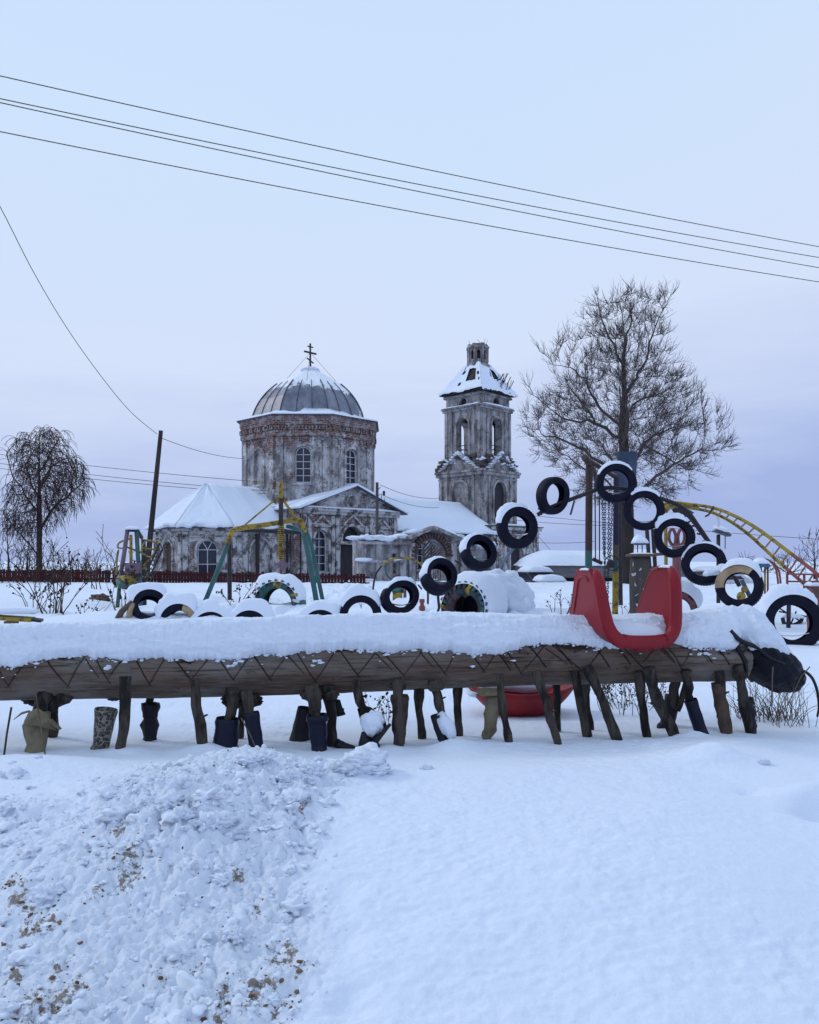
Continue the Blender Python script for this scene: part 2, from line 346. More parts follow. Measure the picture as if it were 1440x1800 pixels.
        if uv:
            lay = bm.loops.layers.uv.new('UVMap')
            for f in bm.faces:
                t = Vector((0, 0, 1)).cross(f.normal)
                if t.length < 0.15: t = Vector((1, 0, 0)); u2 = Vector((0, 1, 0))
                else: t.normalize(); u2 = f.normal.cross(t)
                for lp in f.loops: lp[lay].uv = (lp.vert.co.dot(t), lp.vert.co.dot(u2))
        bm.to_mesh(me); bm.free()
        if smooth:
            me.polygons.foreach_set('use_smooth', [True] * len(me.polygons))
            if sharp: me.set_sharp_from_angle(angle=R(sharp))
        o = bpy.data.objects.new(name, me); COL.objects.link(o)
        if parent: o.parent = parent
        elif origin is not None: o.location = off
        return o
def tag(o, label=None, cat=None, group=None, kind=None):
    for k, v in (('label', label), ('category', cat), ('group', group), ('kind', kind)):
        if v: o[k] = v
    return o
def thing(name, label, cat, loc, group=None, rotz=0):
    o = bpy.data.objects.new(name, None); COL.objects.link(o); o.location = loc; o.rotation_euler = (0, 0, rotz)
    o.empty_display_size = 0.1
    return tag(o, label, cat, group)
def arch(cx, z0, wd, h, n=14):
    r = wd / 2; zs = z0 + h - r
    return [(cx - r, z0), (cx + r, z0)] + [(cx + r * math.cos(math.pi * i / n), zs + r * math.sin(math.pi * i / n)) for i in range(n + 1)]
def rect(a, b, c, d): return [(a, b), (c, b), (c, d), (a, d)]
def circ(cx, cz, r, n=18): return [(cx + r * math.cos(2 * math.pi * i / n), cz + r * math.sin(2 * math.pi * i / n)) for i in range(n)]
def spline(pts, n=8):
    pts = [Vector(p) for p in pts]; o = []
    for i in range(len(pts) - 1):
        a = pts[max(i - 1, 0)]; b = pts[i]; c = pts[i + 1]; d = pts[min(i + 2, len(pts) - 1)]
        for k in range(n):
            t = k / n; o.append(0.5 * ((2 * b) + (c - a) * t + (2 * a - 5 * b + 4 * c - d) * t * t + (3 * b - a - 3 * c + d) * t ** 3))
    o.append(pts[-1]); return o
# ------------------------------------------------------------------ snow field
GY = np.array([-60, -5, 0.6, 1.3, 1.9, 2.5, 3.0, 3.4, 3.7, 4.2, 5, 8, 15, 30, 45, 65, 120, 300, 900.])
GZ = np.array([0.0, 0.02, 0.03, 0.12, 0.28, 0.42, 0.51, 0.55, 0.535, 0.522, 0.512, 0.53, 0.55, 0.38, 0.2, -0.05, -0.45, -0.8, -1.2])
BUMPS = [  # x, y, amp, rx, ry  (drifts against the legs, bank lips)
    (-1.72, 3.50, 0.055, 0.42, 0.16), (-1.35, 3.82, 0.03, 0.10, 0.09), (-0.98, 3.86, 0.045, 0.13, 0.10),
    (0.22, 3.92, 0.05, 0.13, 0.12), (-0.12, 3.95, 0.035, 0.12, 0.10), (0.55, 4.0, 0.02, 0.3, 0.15),
    (1.36, 3.58, 0.075, 0.15, 0.10), (1.62, 3.95, 0.04, 0.5, 0.2), (1.25, 3.62, 0.03, 0.5, 0.15), (0.4, 3.45, 0.02, 0.5, 0.2),
    (-0.80, 2.95, 0.13, 0.34, 0.42), (-.62, 3.3, .05, .25, .2), (.9, 2.7, .035, .7, .5), (-.18, 2.28, -.02, .05, .06), (-.15, 2.05, -.025, .05, .06), (-.20, 2.5, -.015, .04, .05), (1.55, 2.4, -.06, .5, .8), (-0.72, 3.40, 0.055, 0.25, 0.12), (-0.28, 3.5, 0.03, 0.22, 0.12), (1.46, 4.13, 0.035, 0.09, 0.07),
    (-2.0, 2.5, 0.05, 0.25, 0.3), (1.58, 3.05, -0.07, 0.10, 0.06), (1.62, 3.17, 0.06, 0.16, 0.07), (1.38, 3.22, -0.03, 0.06, 0.04),
    (-0.10, 1.92, 0.03, 0.05, 0.04), (2.6, 8.3, 0.12, 0.8, 0.5), (-3.4, 11.8, 0.15, 2.5, 0.6)]
PATCH = [(225, 1505, 26), (205, 1470, 22), (225, 1545, 30), (170, 1575, 16), (30, 1585, 28), (60, 1600, 20), (15, 1555, 20), (50, 1645, 34), (90, 1625, 16),
         (500, 1690, 26), (525, 1700, 18), (450, 1745, 45), (395, 1760, 20), (285, 1735, 14), (60, 1790, 50), (110, 1780, 36), (420, 1545, 12), (450, 1605, 9),
         (10, 1780, 20), (505, 1760, 12), (390, 1790, 16), (100, 1715, 14), (20, 1725, 16), (525, 1420, 20), (70, 1440, 8), (340, 1710, 12), (490, 1800, 25)]
def worley(x, y, s=0):                                                 # crumbs: the highest of the little domes of the cells around
    ix = np.floor(x); iy = np.floor(y); out = np.zeros_like(x)
    for a in (-1, 0, 1):
        for b in (-1, 0, 1):
            cx_ = ix + a; cy_ = iy + b; px_ = cx_ + .15 + .7 * _h(cx_, cy_, s); py_ = cy_ + .15 + .7 * _h(cx_, cy_, s + 1); r = .25 + .55 * _h(cx_, cy_, s + 2) ** 1.5
            st_ = .8 + .4 * _h(cx_, cy_, s + 3); d2 = ((x - px_) * st_) ** 2 + ((y - py_) / st_) ** 2
            out = np.maximum(out, np.sqrt(np.maximum(r * r - d2, 0)))
    return out
def rough_mask(x, y):
    edge = -0.20 - 0.30 * (y - 2.0) * 0.0 + 0.10 * vn(y * 2.2, y * 0 + 3.3, 5) + 0.06 * vn(y * 7, y * 0, 6)
    m = sst(0.06, -0.18, x - edge) * sst(3.68, 3.30, y + 0.12 * vn(x * 3, x * 0 + 1, 9))
    left = (1 - 0.92 * sst(-1.0, -1.35, x + .1 * vn(y * 4, y * 0, 8)) * sst(2.95, 3.2, y)) * (1 - .45 * sst(-.95, -1.3, x))
    return m * left
def G(x, y):
    x = np.asarray(x, float); y = np.asarray(y, float)
    z = np.interp(y, GY, GZ)
    near = np.exp(-np.maximum(y - 6, 0) / 60)
    z = z + 0.018 * fbm(x * 0.8, y * 0.8, 3, 11) * sst(0.5, 3, y)
    for bx, by, a, rx, ry in BUMPS: z = z + a * np.exp(-((x - bx) / rx) ** 2 - ((y - by) / ry) ** 2)
    mid = sst(9, 14, y) * sst(60, 30, y)
    tr = fbm(x * 0.9, y * 0.55, 4, 31); z = z + mid * (0.05 * tr + 0.07 * sst(0.15, 0.6, fbm(x * 1.7, y * 0.9, 3, 41)) - 0.09 * sst(0.3, 0.7, fbm(x * 2.2, y * 1.1, 3, 47)))
    z = z + sst(40, 120, y) * 0.5 * fbm(x * 0.03, y * 0.02, 3, 51)
    rm = rough_mask(x, y)
    b1 = 1 - np.abs(vn(x * 9, y * 9, 61)); b2 = np.abs(vn(x * 19, y * 19, 62)); b3 = np.abs(vn(x * 42, y * 42, 63)); b4 = vn(x * 85, y * 85, 64)
    cl = 0.55 + 0.45 * vn(x * 2.6, y * 2.6, 66)
    wx = .012 * vn(x * 30, y * 30, 91); wy = .012 * vn(x * 30 + 9, y * 30, 92); n_ = rm > .01
    wo = np.zeros_like(z)
    if n_.any():
        X_, Y_, c_ = (np.broadcast_to(q, z.shape)[n_] for q in (x + wx, y + wy, cl))
        wo[n_] = .060 * worley(X_ * 8, Y_ * 8, 201) * sst(.45, .85, c_) + .026 * worley(X_ * 17, Y_ * 17, 211) * sst(.25, .7, c_) + .020 * worley(X_ * 33 + 3, Y_ * 33, 221) + .017 * worley(X_ * 62, Y_ * 62 + 7, 231) - .02
    z = z + rm * (cl * (0.030 * sst(0.05, 0.6, vn(x * 7 + 3, y * 7, 67)) + 0.012 * b2 + 0.008 * b3 + 0.003 * b4 - 0.03) + wo)
    sm = (1 - rm) * sst(12, 5, y) * (.35 + .9 * sst(-.5, .6, fbm(x * 1.1 + 4, y * 1.6, 3, 75)))                                      # wind ripples of the smooth bank
    z = z + sm * (0.009 * vn(x * 3, y * 5, 71) + 0.0036 * fbm(x * 9, y * 20, 2, 72) + 0.0030 * fbm(x * 26, y * 44, 2, 74) + 0.0014 * vn(x * 70, y * 90, 73))
    return z
def gz(x, y): return float(G(np.array([x]), np.array([y]))[0])
def hit(px, py):                                                       # where the sight line of a photo pixel meets the snow
    d = 0.8
    while d < 80:
        if PZ(py, d) <= gz(PX(px, d), d): break
        d += 0.02 + d * 0.004
    return PX(px, d), d
def lines(lo, a, b, hi, st, g):
    mid = list(np.arange(a, b, st)); L = []; s = st; p = a
    while p > lo: s *= g; p -= s; L.append(p)
    Rr = []; s = st; p = mid[-1]
    while p < hi: s *= g; p += s; Rr.append(p)
    return np.array(L[::-1] + mid + Rr)
gx = lines(-900, -2.2, 2.2, 900, 0.0062, 1.07)
gy = []; p = 1.4
while p < 4.2: gy.append(p); p += 0.0062
s_ = 0.0062
while p < 1500: gy.append(p); s_ = min(s_ * 1.05, max(0.03, p * 0.012)) if p < 60 else s_ * 1.15; p += s_
pre = []; s_ = 0.01; p = 1.4
while p > -60: s_ *= 1.12; p -= s_; pre.append(p)
gy = np.array(pre[::-1] + gy)
XX, YY = np.meshgrid(gx, gy); ZZ = G(XX, YY)
nx, ny = len(gx), len(gy)
me = bpy.data.meshes.new('snow_ground'); me.vertices.add(nx * ny)
me.vertices.foreach_set('co', np.stack([XX, YY, ZZ], -1).astype(np.float32).ravel())
ii = (np.arange(ny - 1)[:, None] * nx + np.arange(nx - 1)[None, :]).ravel()
q = np.stack([ii, ii + 1, ii + nx + 1, ii + nx], -1).astype(np.int32)
me.loops.add(q.size); me.loops.foreach_set('vertex_index', q.ravel())
me.polygons.add(len(q)); me.polygons.foreach_set('loop_start', np.arange(0, q.size, 4, dtype=np.int32))
me.update(); me.validate()
me.polygons.foreach_set('use_smooth', np.ones(len(me.polygons), bool))
DP = [(hit(a, b), r_) for a, b, r_ in PATCH]
dirt = np.zeros_like(XX)
for (hx, hy), r_ in DP:
    k = hy / F * r_ * .85; dirt = np.maximum(dirt, np.exp(-((XX - hx) / (k * 1.3)) ** 2 - ((YY - hy) / (k * 2.4)) ** 2))
dirt = dirt + 0.22 * rough_mask(XX, YY) * (YY < 4)
at = me.attributes.new('dirt', 'FLOAT', 'POINT'); at.data.foreach_set('value', dirt.astype(np.float32).ravel())
me.attributes.new('rough', 'FLOAT', 'POINT').data.foreach_set('value', (rough_mask(XX, YY) * (YY < 4)).astype(np.float32).ravel()); me.materials.append(M['ground'])
go = bpy.data.objects.new('snow_ground', me); COL.objects.link(go); go['kind'] = 'structure'

# lumps thrown up by the plough, and the earth frozen into them
rg = np.random.RandomState(3); cm = MB(); dm = MB(); n1 = 0
while n1 < 2600:
    x = rg.uniform(-2.1, 0.05); y = rg.uniform(1.55, 3.66)
    if rg.rand() > float(rough_mask(np.array(x), np.array(y))) * (0.35 + 0.65 * sst(-0.1, 0.5, vn(np.array(x * 2.6), np.array(y * 2.6), 66))): continue
    r = 0.0035 + 0.011 * rg.rand() ** 3 + (0.006 + 0.026 * rg.rand() ** 2 if rg.rand() < 0.06 else 0)
    cm.blob((x, y, gz(x, y) - r * 0.1), (r * rg.uniform(0.8, 1.5), r * rg.uniform(0.8, 1.5), r * rg.uniform(0.6, 0.95)), 3 if r > 0.013 else 2, 0.5, n1 % 97, 2.2); n1 += 1
for px, py, rr in ((640, 1352, 34), (615, 1362, 22), (660, 1358, 18), (435, 1342, 18), (460, 1345, 14), (375, 1452, 26), (300, 1420, 20), (410, 1660, 20), (80, 1590, 22), (620, 1345, 16),
                   (750, 1352, 9), (645, 1325, 12), (320, 1436, 16), (255, 1410, 12), (385, 1555, 14), (1343, 1346, 9), (330, 1690, 12), (545, 1365, 18), (505, 1372, 16)):
    x, y = hit(px, py); r = rr * y / F
    for q_ in range(3):
        cm.blob((x + rg.uniform(-.5, .5) * r, y + rg.uniform(-.4, .4) * r, gz(x, y) + r * 0.15), (r * rg.uniform(.6, 1.05), r * rg.uniform(.5, .8), r * rg.uniform(.45, .8)), 4, 0.45, int(px + q_ * 7), 2.4)
tag(cm.build('snow_clumps', M['clump'], smooth=True), kind='stuff')
for (hx, hy), r_ in DP:
    k = hy / F * r_
    for q_ in range(int(2 + r_ * 0.4)):
        x = hx + rg.normal() * k * 0.75; y = hy + rg.normal() * k * 1.1; r = 0.0018 + 0.006 * rg.rand() ** 3
        dm.blob((x, y, gz(x, y) + r * 0.1), (r * rg.uniform(.8, 1.5), r * rg.uniform(.8, 1.5), r * .7), 1, 0.4, q_)
for q_ in range(420):
    x = rg.uniform(-2.1, 0.02); y = rg.uniform(1.6, 3.6)
    if rg.rand() < float(rough_mask(np.array(x), np.array(y))): r = 0.0015 + 0.0035 * rg.rand() ** 2; dm.blob((x, y, gz(x, y)), (r, r, r * .8), 1, 0.4, q_)
tag(dm.build('earth_clods', M['clod']), kind='stuff')
# ------------------------------------------------------------------ church
TH = R(46); CX, CYY, CZ = -8.1, 65.0, -0.1
church = thing('church', 'derelict whitewashed church with grey dome and ruined bell tower, snow on its roofs', 'church', (CX, CYY, CZ), rotz=TH)
def cb(mb, name, m, parent=church, **k): return mb.build(name, m, parent, local=True, **k)
V3 = Vector
def window(o, t, n, cx, z0, wd, h, cols, rows, inset=0.16, fan=False, fr=0.06, parent=church):
    o = V3(o); t = V3(t); n = V3(n); f = MB(); W = lambda a, b, d: o + t * a + V3((0, 0, b)) - n * d
    A = arch(cx, z0, wd, h); A2 = arch(cx, z0 + fr, wd - 2 * fr, h - 2 * fr)
    k = len(A); vs = [W(a, b, inset - 0.04) for a, b in A] + [W(a, b, inset - 0.04) for a, b in A2] + [W(a, b, inset + 0.04) for a, b in A2]
    f.add(vs, [(i, (i + 1) % k, k + (i + 1) % k, k + i) for i in range(k)] + [(k + i, k + (i + 1) % k, 2 * k + (i + 1) % k, 2 * k + i) for i in range(k)])
    def bar(a0, b0, a1, b1, wdt=0.045): f.beam(W(a0, b0, inset), W(a1, b1, inset), wdt, wdt)
    zs = z0 + h - wd / 2
    for c in range(1, cols):
        a = cx - wd / 2 + wd * c / cols; top = zs + math.sqrt(max(0.01, (wd / 2) ** 2 - (a - cx) ** 2))
        bar(a, z0, a, top if not fan else zs)
    for r_ in range(1, rows + 1):
        b = z0 + (zs - z0) * r_ / rows; bar(cx - wd / 2, b, cx + wd / 2, b)
    if fan:
        for an in (60, 120): bar(cx, zs, cx + wd / 2 * math.cos(R(an)), zs + wd / 2 * math.sin(R(an)))
    fo = cb(f, 'window', M['white'], parent)
    g = MB(); g.add([W(a, b, inset + 0.035) for a, b in A], [tuple(range(k))]); cb(g, 'pane', M['glass'], fo)
    return fo
def surround(mb, o, t, n, cx, z0, wd, h, wide=0.16, proud=0.1, sill=True):
    o = V3(o); t = V3(t); n = V3(n); A = arch(cx, z0, wd, h)[1:]; B = arch(cx, z0, wd + 2 * wide, h + wide)[1:]
    A = A + [(cx - wd / 2, z0)]; B = B + [(cx - wd / 2 - wide, z0)]
    W = lambda a, b, d: o + t * a + V3((0, 0, b)) + n * d; k = len(A)
    vs = [W(a, b, proud) for a, b in A] + [W(a, b, proud) for a, b in B] + [W(a, b, -0.02) for a, b in A] + [W(a, b, -0.02) for a, b in B]
    mb.add(vs, [f for i in range(k - 1) for f in ((i, i + 1, k + i + 1, k + i), (k + i, k + i + 1, 3 * k + i + 1, 3 * k + i), (i, i + 1, 2 * k + i + 1, 2 * k + i))])
    if sill: mb.box(W(cx, z0 - 0.1, proud * .6), ((wd + 2 * wide + .1), proud * 1.6, 0.16), Matrix((t, n, V3((0, 0, 1)))).transposed())
def ngon(r_ap, z, n=8, ph=0.0, jag=0, sd=0):
    R_ = r_ap / math.cos(math.pi / n)
    return [V3((R_ * math.cos(ph + math.pi / n + 2 * math.pi * i / n), R_ * math.sin(ph + math.pi / n + 2 * math.pi * i / n), z)) for i in range(n)]
def ringstack(mb, prof, n=8, c=(0, 0, 0), capt=True, ph=0.0):
    vs = []
    for r_, z in prof: vs += [v + V3(c) for v in ngon(r_, z, n, ph)]
    k = len(prof)
    fs = [(i * n + j, i * n + (j + 1) % n, (i + 1) * n + (j + 1) % n, (i + 1) * n + j) for i in range(k - 1) for j in range(n)]
    if capt: fs.append(tuple(range((k - 1) * n, k * n)))
    mb.add(vs, fs)
# -- drum
AP = 5.05; sdw = 2 * AP * math.tan(math.pi / 8)
dw = MB(); dt = MB(); brick = MB()
for i in range(8):
    an = -math.pi / 2 + i * math.pi / 4; n = V3((math.cos(an), math.sin(an), 0)); t = V3((-n.y, n.x, 0)); o = n * AP
    openw = i in (0, 7, 1, 4)
    dw.wall(o, t, n, rect(-sdw / 2, 5.0, sdw / 2, 12.0), [arch(0, 7.4, 1.2, 2.75)], 0.35)
    if openw: window(o, t, n, 0, 7.42, 1.18, 2.7, 2, 4 if True else 3, 0.2)
    else: brick = MB(); brick.add([o - n * 0.22 + t * a + V3((0, 0, b)) for a, b in arch(0, 7.4, 1.2, 2.75)], [tuple(range(17))]); cb(brick, 'blind_niche', M['wall_drum'], uv=True)
    surround(dt, o, t, n, 0, 7.4, 1.2, 2.75, 0.2, 0.09)
    for a in (-sdw / 2 + 0.34, sdw / 2 - 0.34):
        dt.box(o + t * a + n * 0.05 + V3((0, 0, 8.15)), (0.5, 0.17, 6.2), Matrix((t, n, V3((0, 0, 1)))).transposed())
    for a in (-sdw / 2 + 0.75, sdw / 2 - 0.75):
        dt.box(o + t * a + n * 0.02 + V3((0, 0, 8.15)), (0.12, 0.10, 6.2), Matrix((t, n, V3((0, 0, 1)))).transposed())
drum = cb(dw, 'drum_wall', M['wall_drum'], uv=True)
cb(dt, 'pilasters', M['wall_drum'], uv=True)
cm_ = MB(); ringstack(cm_, [(AP + .10, 10.9), (AP + .22, 11.0), (AP + .22, 11.3), (AP + .12, 11.35), (AP + .12, 11.75), (AP + .22, 11.8), (AP + .22, 12.0), (AP + .28, 12.05), (AP + .28, 12.3), (AP + .36, 12.35), (AP + .36, 12.52)])
rg = np.random.RandomState(5)
for i in range(8):                                                   # dentils and broken bricks of the cornice
    an = -math.pi / 2 + i * math.pi / 4; n = V3((math.cos(an), math.sin(an), 0)); t = V3((-n.y, n.x, 0)); Q = Matrix((t, n, V3((0, 0, 1)))).transposed()
    for k in range(17):
        if rg.rand() < 0.78: cm_.box(n * (AP + .2) + t * (-2.05 + k * 0.256) + V3((0, 0, 11.55)), (0.13, 0.22, 0.30), Q)
    for k in range(26):
        cm_.box(n * (AP + .08 + rg.rand() * .16) + t * rg.uniform(-2.1, 2.1) + V3((0, 0, rg.uniform(10.4, 12.2))), (rg.uniform(.15, .45), .16, rg.uniform(.07, .2)), Q)
cb(cm_, 'drum_cornice', M['wall_drum'], uv=True)
# -- dome
ev = MB(); ringstack(ev, [(AP + .3, 12.50), (AP + .48, 12.42), (AP + .48, 12.52), (4.7, 12.72)]); cb(ev, 'eaves', M['slate'])
prof = [(4.42, 12.65), (4.34, 13.05), (4.12, 13.65), (3.78, 14.3), (3.3, 14.95), (2.7, 15.55), (2.05, 16.05), (1.38, 16.5), (0.72, 16.9), (0.3, 17.12)]
pz = np.interp(np.linspace(0, 1, 37), np.linspace(0, 1, 10), [z for r_, z in prof]); pr = np.interp(np.linspace(0, 1, 37), np.linspace(0, 1, 10), [r_ for r_, z in prof])
dm_ = MB(); rows = []
for r_, z in zip(pr, pz):
    c = ngon(r_, z); row = []
    for i in range(8):
        for k in range(6): row.append(c[i].lerp(c[(i + 1) % 8], k / 6))
    row.append(c[0].copy()); rows.append(row)
dm_.grid(rows); dm_.add(ngon(0.3, 17.12), [tuple(range(8))])
def dome_mat():
    m, n, l, b = mat('dome_sheet'); co = tcn(n)
    sp = n.new('ShaderNodeSeparateXYZ'); l.new(co, sp.inputs[0])
    a = noise(n, l, co, 0.9, 6, 0.7, vec=(1, 1, 0.5)); c = noise(n, l, co, 4, 5, 0.7, vec=(1, 1, 0.6))
    mt = mixc(n, l, rampn(n, l, a, 0.35, 0.65), (0.10, 0.108, 0.15), (0.23, 0.24, 0.29))
    mt = mixc(n, l, rampn(n, l, c, 0.62, 0.7), mt, (0.05, 0.04, 0.05))
    z = n.new('ShaderNodeMapRange'); z.inputs[1].default_value = 14.4; z.inputs[2].default_value = 16.6; l.new(sp.outputs[2], z.inputs[0])
    yx = n.new('ShaderNodeMapRange'); yx.inputs[1].default_value = 0.0; yx.inputs[2].default_value = 4.5; l.new(nmath(n, l, 'SUBTRACT', nmath(n, l, 'MULTIPLY', sp.outputs[0], 1.0), nmath(n, l, 'MULTIPLY', sp.outputs[1], 0.1)), yx.inputs[0])
    e = nmath(n, l, 'ADD', nmath(n, l, 'MULTIPLY', a, 0.7), nmath(n, l, 'MULTIPLY', c, 0.35)); e = nmath(n, l, 'ADD', e, nmath(n, l, 'MULTIPLY', z.outputs[0], 0.48))
    e = nmath(n, l, 'ADD', e, nmath(n, l, 'MULTIPLY', yx.outputs[0], 0.24))
    msk = rampn(n, l, e, 0.66, 0.71)
    l.new(mixc(n, l, msk, mt, (0.86, 0.885, 0.93)), b.inputs['Base Color']); b.inputs['Metallic'].default_value = 0.0; b.inputs['Roughness'].default_value = 0.45
    bump(n, l, b, nmath(n, l, 'ADD', msk, noise(n, l, co, 2.2, 4)), 0.5, 0.08); return m
M['dome'] = dome_mat()
dome = cb(dm_, 'dome', M['dome'])
sm_ = MB()
for k in range(0, 48, 2):
    sm_.tube([rows[i][k] * 1.004 for i in range(1, 23, 2)], 0.028 if k % 6 else 0.05, 5)
cb(sm_, 'sheet_seam', M['slate'], dome)
for zz in (13.9, 14.9): pass
sn = MB(); A_ = []                                                    # thick snow left on the dome's skirt
for r_, h, nzv in ((5.56, 12.50, 0), (5.54, 12.57, .15), (5.2, 12.72, .3), (4.7, 12.84, .6), (4.38, 12.98, 2.2), (4.28, 12.85, 0)):
    c = ngon(1, 0); row = []
    for i in range(8):
        for k in range(12):
            u = (i * 12 + k) * 0.33; d = float(fbm(np.array(u), np.array(r_ * 0.3), 3, 77)); rr = r_ - 0.06 * nzv * d; p = c[i].lerp(c[(i + 1) % 8], k / 12) * rr
            p.z = h + 0.13 * nzv * d; row.append(p)
    row.append(row[0].copy()); A_.append(row)
sn.grid(A_); cb(sn, 'snow_cover', M['farsnow'], dome, smooth=True)
st = MB(); st.blob((0, 0, 17.0), (.75, .75, .28), 3, .25, 4); cb(st, 'snow_cover', M['farsnow'], dome, smooth=True)
cr_ = MB(); cr_.tube([(0, 0, 16.8), (0, 0, 19.25)], .08, 6); cr_.beam((-.62, 0, 18.5), (.62, 0, 18.5), .1, .13); cr_.beam((-.28, 0, 18.98), (.28, 0, 18.98), .08, .09); cr_.beam((-.33, 0, 18.0), (.33, 0, 17.7), .08, .09)
cr_.blob((0, 0, 17.1), (.2, .2, .2), 2, 0)
for s_ in (-1, 1):
    for q in (-1, 1): cr_.tube([(0, 0, 18.5), (s_ * 1.9, q * 1.9, 15.5)], .012, 4)
cb(cr_, 'cross', M['rust'])
# -- square body under the drum with its pedimented south front
HW = 5.35; HX = 4.9; SHX = -.35                                  # half depth, half width, shift of the front along the axis
def cbs(*a_, **k_): o_ = cb(*a_, **k_); o_.location.x = SHX; return o_
bw = MB(); bt_ = MB(); front = V3((0, -HW - .1, 0)); tS = V3((1, 0, 0)); nS = V3((0, -1, 0))
door = rect(-1.15, 0, 1.15, 2.75); lun = arch(0, 3.0, 2.1, 1.15)
wins = [arch(-3.0, 0.7, 1.3, 3.1), arch(3.0, 0.7, 1.3, 3.1)]
bw.wall(front, tS, nS, rect(-HX, -1.5, HX, 5.2), [door, lun] + wins, 0.5)
bw.wall(front + V3((0, -.02, 0)), tS, nS, [(-HX - .3, 5.42), (HX + .3, 5.42), (0, 7.1)], [circ(0, 6.05, .42)], 0.5)
bw.wall((-HX, 0, 0), (0, -1, 0), (-1, 0, 0), rect(-HW, -1.5, HW, 5.4)); bw.wall((HX, 0, 0), (0, 1, 0), (1, 0, 0), rect(-HW, -1.5, HW, 5.4)); bw.wall((0, HW, 0), (-1, 0, 0), (0, 1, 0), rect(-HX, -1.5, HX, 5.4))
cbs(bw, 'transept_wall', M['wall_low'], uv=True)
for nm_, q_, s3 in (('door', (0, -HW + .3, 1.3), (2.3, .1, 3)), ('round_window', (0, -HW + .36, 6.0), (1.2, .1, 1.2)), ('lunette', (0, -HW + .36, 3.5), (2.2, .1, 1.4))): dk = MB(); dk.box(q_, s3); cbs(dk, nm_, M['dark'])
for cx_ in (-3.0, 3.0): (lambda w_: setattr(w_.location, 'x', SHX))(window(front, tS, nS, cx_, .7, 1.3, 3.1, 2, 4, .3))
def trimS(x0, x1, z0, z1, pr): bt_.box(((x0 + x1) / 2, -HW - .1 - pr / 2, (z0 + z1) / 2), (x1 - x0, pr, z1 - z0))
trimS(-HX - .2, HX + .2, 5.2, 5.42, .35); trimS(-HX - .1, HX + .1, 4.95, 5.2, .2); trimS(-HX, HX, 4.15, 4.28, .1)
for x in (-4.65, -4.15, -1.95, -1.5, 1.5, 1.95, 4.15, 4.65): trimS(x - .17, x + .17, -1, 4.9, .14)
for cx_ in (-3.0, 0, 3.0):
    zb = 4.1 if cx_ else 4.25
    bt_.beam((cx_ - .95, -HW - .2, zb), (cx_, -HW - .2, zb + .75), .2, .13); bt_.beam((cx_ + .95, -HW - .2, zb), (cx_, -HW - .2, zb + .75), .2, .13)
    bt_.box((cx_, -HW - .18, zb - .02), (2.0, .14, .1))
    if cx_: surround(bt_, front, tS, nS, cx_, .7, 1.3, 3.1, .18, .1)
surround(bt_, front, tS, nS, 0, 3.0, 2.1, 1.15, .2, .16); surround(bt_, front, tS, nS, 0, 5.62, .86, .86, .14, .08, False)
for s_ in (-1, 1): bt_.beam((s_ * 5.25, -HW - .25, 5.42), (0, -HW - .25, 7.17), .4, .17)
bt_.beam((-2.0, -HW - .25, 2.6), (-1.3, -HW - .45, 3.4), .12, .12); bt_.beam((2.0, -HW - .25, 2.6), (1.3, -HW - .45, 3.4), .12, .12)
cbs(bt_, 'front_trim', M['trim'])
def slab(mb, quad, th):                                              # roof plane as a slab of snow / sheet
    q = [V3(p) for p in quad]; n = (q[1] - q[0]).cross(q[2] - q[0]).normalized()
    if n.z < 0: n = -n
    k = len(q); mb.add(q + [p + n * th for p in q], [tuple(range(k))[::-1], tuple(range(k, 2 * k))] + [(i, (i + 1) % k, k + (i + 1) % k, k + i) for i in range(k)])
def snowsheet(mb, A, B, C, D, th=.3, sd=0, n=14, over=.12):            # A,B eave; D,C ridge: a rounded snow sheet with an uneven eave
    A, B, C, D = map(V3, (A, B, C, D)); nrm = (B - A).cross(D - A).normalized()
    if nrm.z < 0: nrm = -nrm
    rows = [[], [], []]; top = []
    for i in range(n * 2 + 1):
        u = i / (n * 2); e = A.lerp(B, u); r_ = D.lerp(C, u); row = []
        w_ = (r_ - e).normalized(); ov = over * (.6 + 1.2 * float(fbm(np.array(u * 9 + sd), np.array(sd * 1.1), 3, sd)))
        for j in range(n + 3):
            if j == 0: p = e - w_ * ov * .3 - nrm * .03
            elif j == 1: p = e - w_ * ov + nrm * th * .5
            else:
                v = (j - 2) / n; p = e.lerp(r_, v) + nrm * (th * (.85 + .35 * float(fbm(np.array(u * 3.1 + sd), np.array(v * 2.3 + sd), 4, sd))) * (1 if j > 2 else .9))
            row.append(p)
        row.append(r_ - nrm * .05); top.append(row)
    mb.grid(top)
    for row in (top[0], top[-1]): mb.add(row, [tuple(range(len(row)))])
rf = MB(); rs = MB()
for s_ in (-1, 1):
    slab(rf, [(s_ * 5.45, -HW - .75, 5.22), (s_ * 5.45, -3.0, 5.22), (0, -3.0, 7.18), (0, -HW - .75, 7.18)], .07)
    a, b, c, d = (s_ * 5.5, -HW - .8, 5.30), (s_ * 5.5, -3.2, 5.30), (0, -3.2, 7.28), (0, -HW - .8, 7.28)
    snowsheet(rs, a, b, c, d, .17, 3 + s_, 10, .1)
slab(rf, [(-HX - .2, -4.6, 5.42), (-HX - .2, HW, 5.42), (-2, HW, 6.2), (-2, -4.6, 6.2)], .08); snowsheet(rs, (-HX - .3, HW, 5.5), (-HX - .3, -4.4, 5.5), (-2, -4.4, 6.3), (-2, HW, 6.3), .2, 9, 8)
slab(rf, [(HX + .2, -4.6, 5.42), (HX + .2, HW, 5.42), (2, HW, 6.2), (2, -4.6, 6.2)], .08)
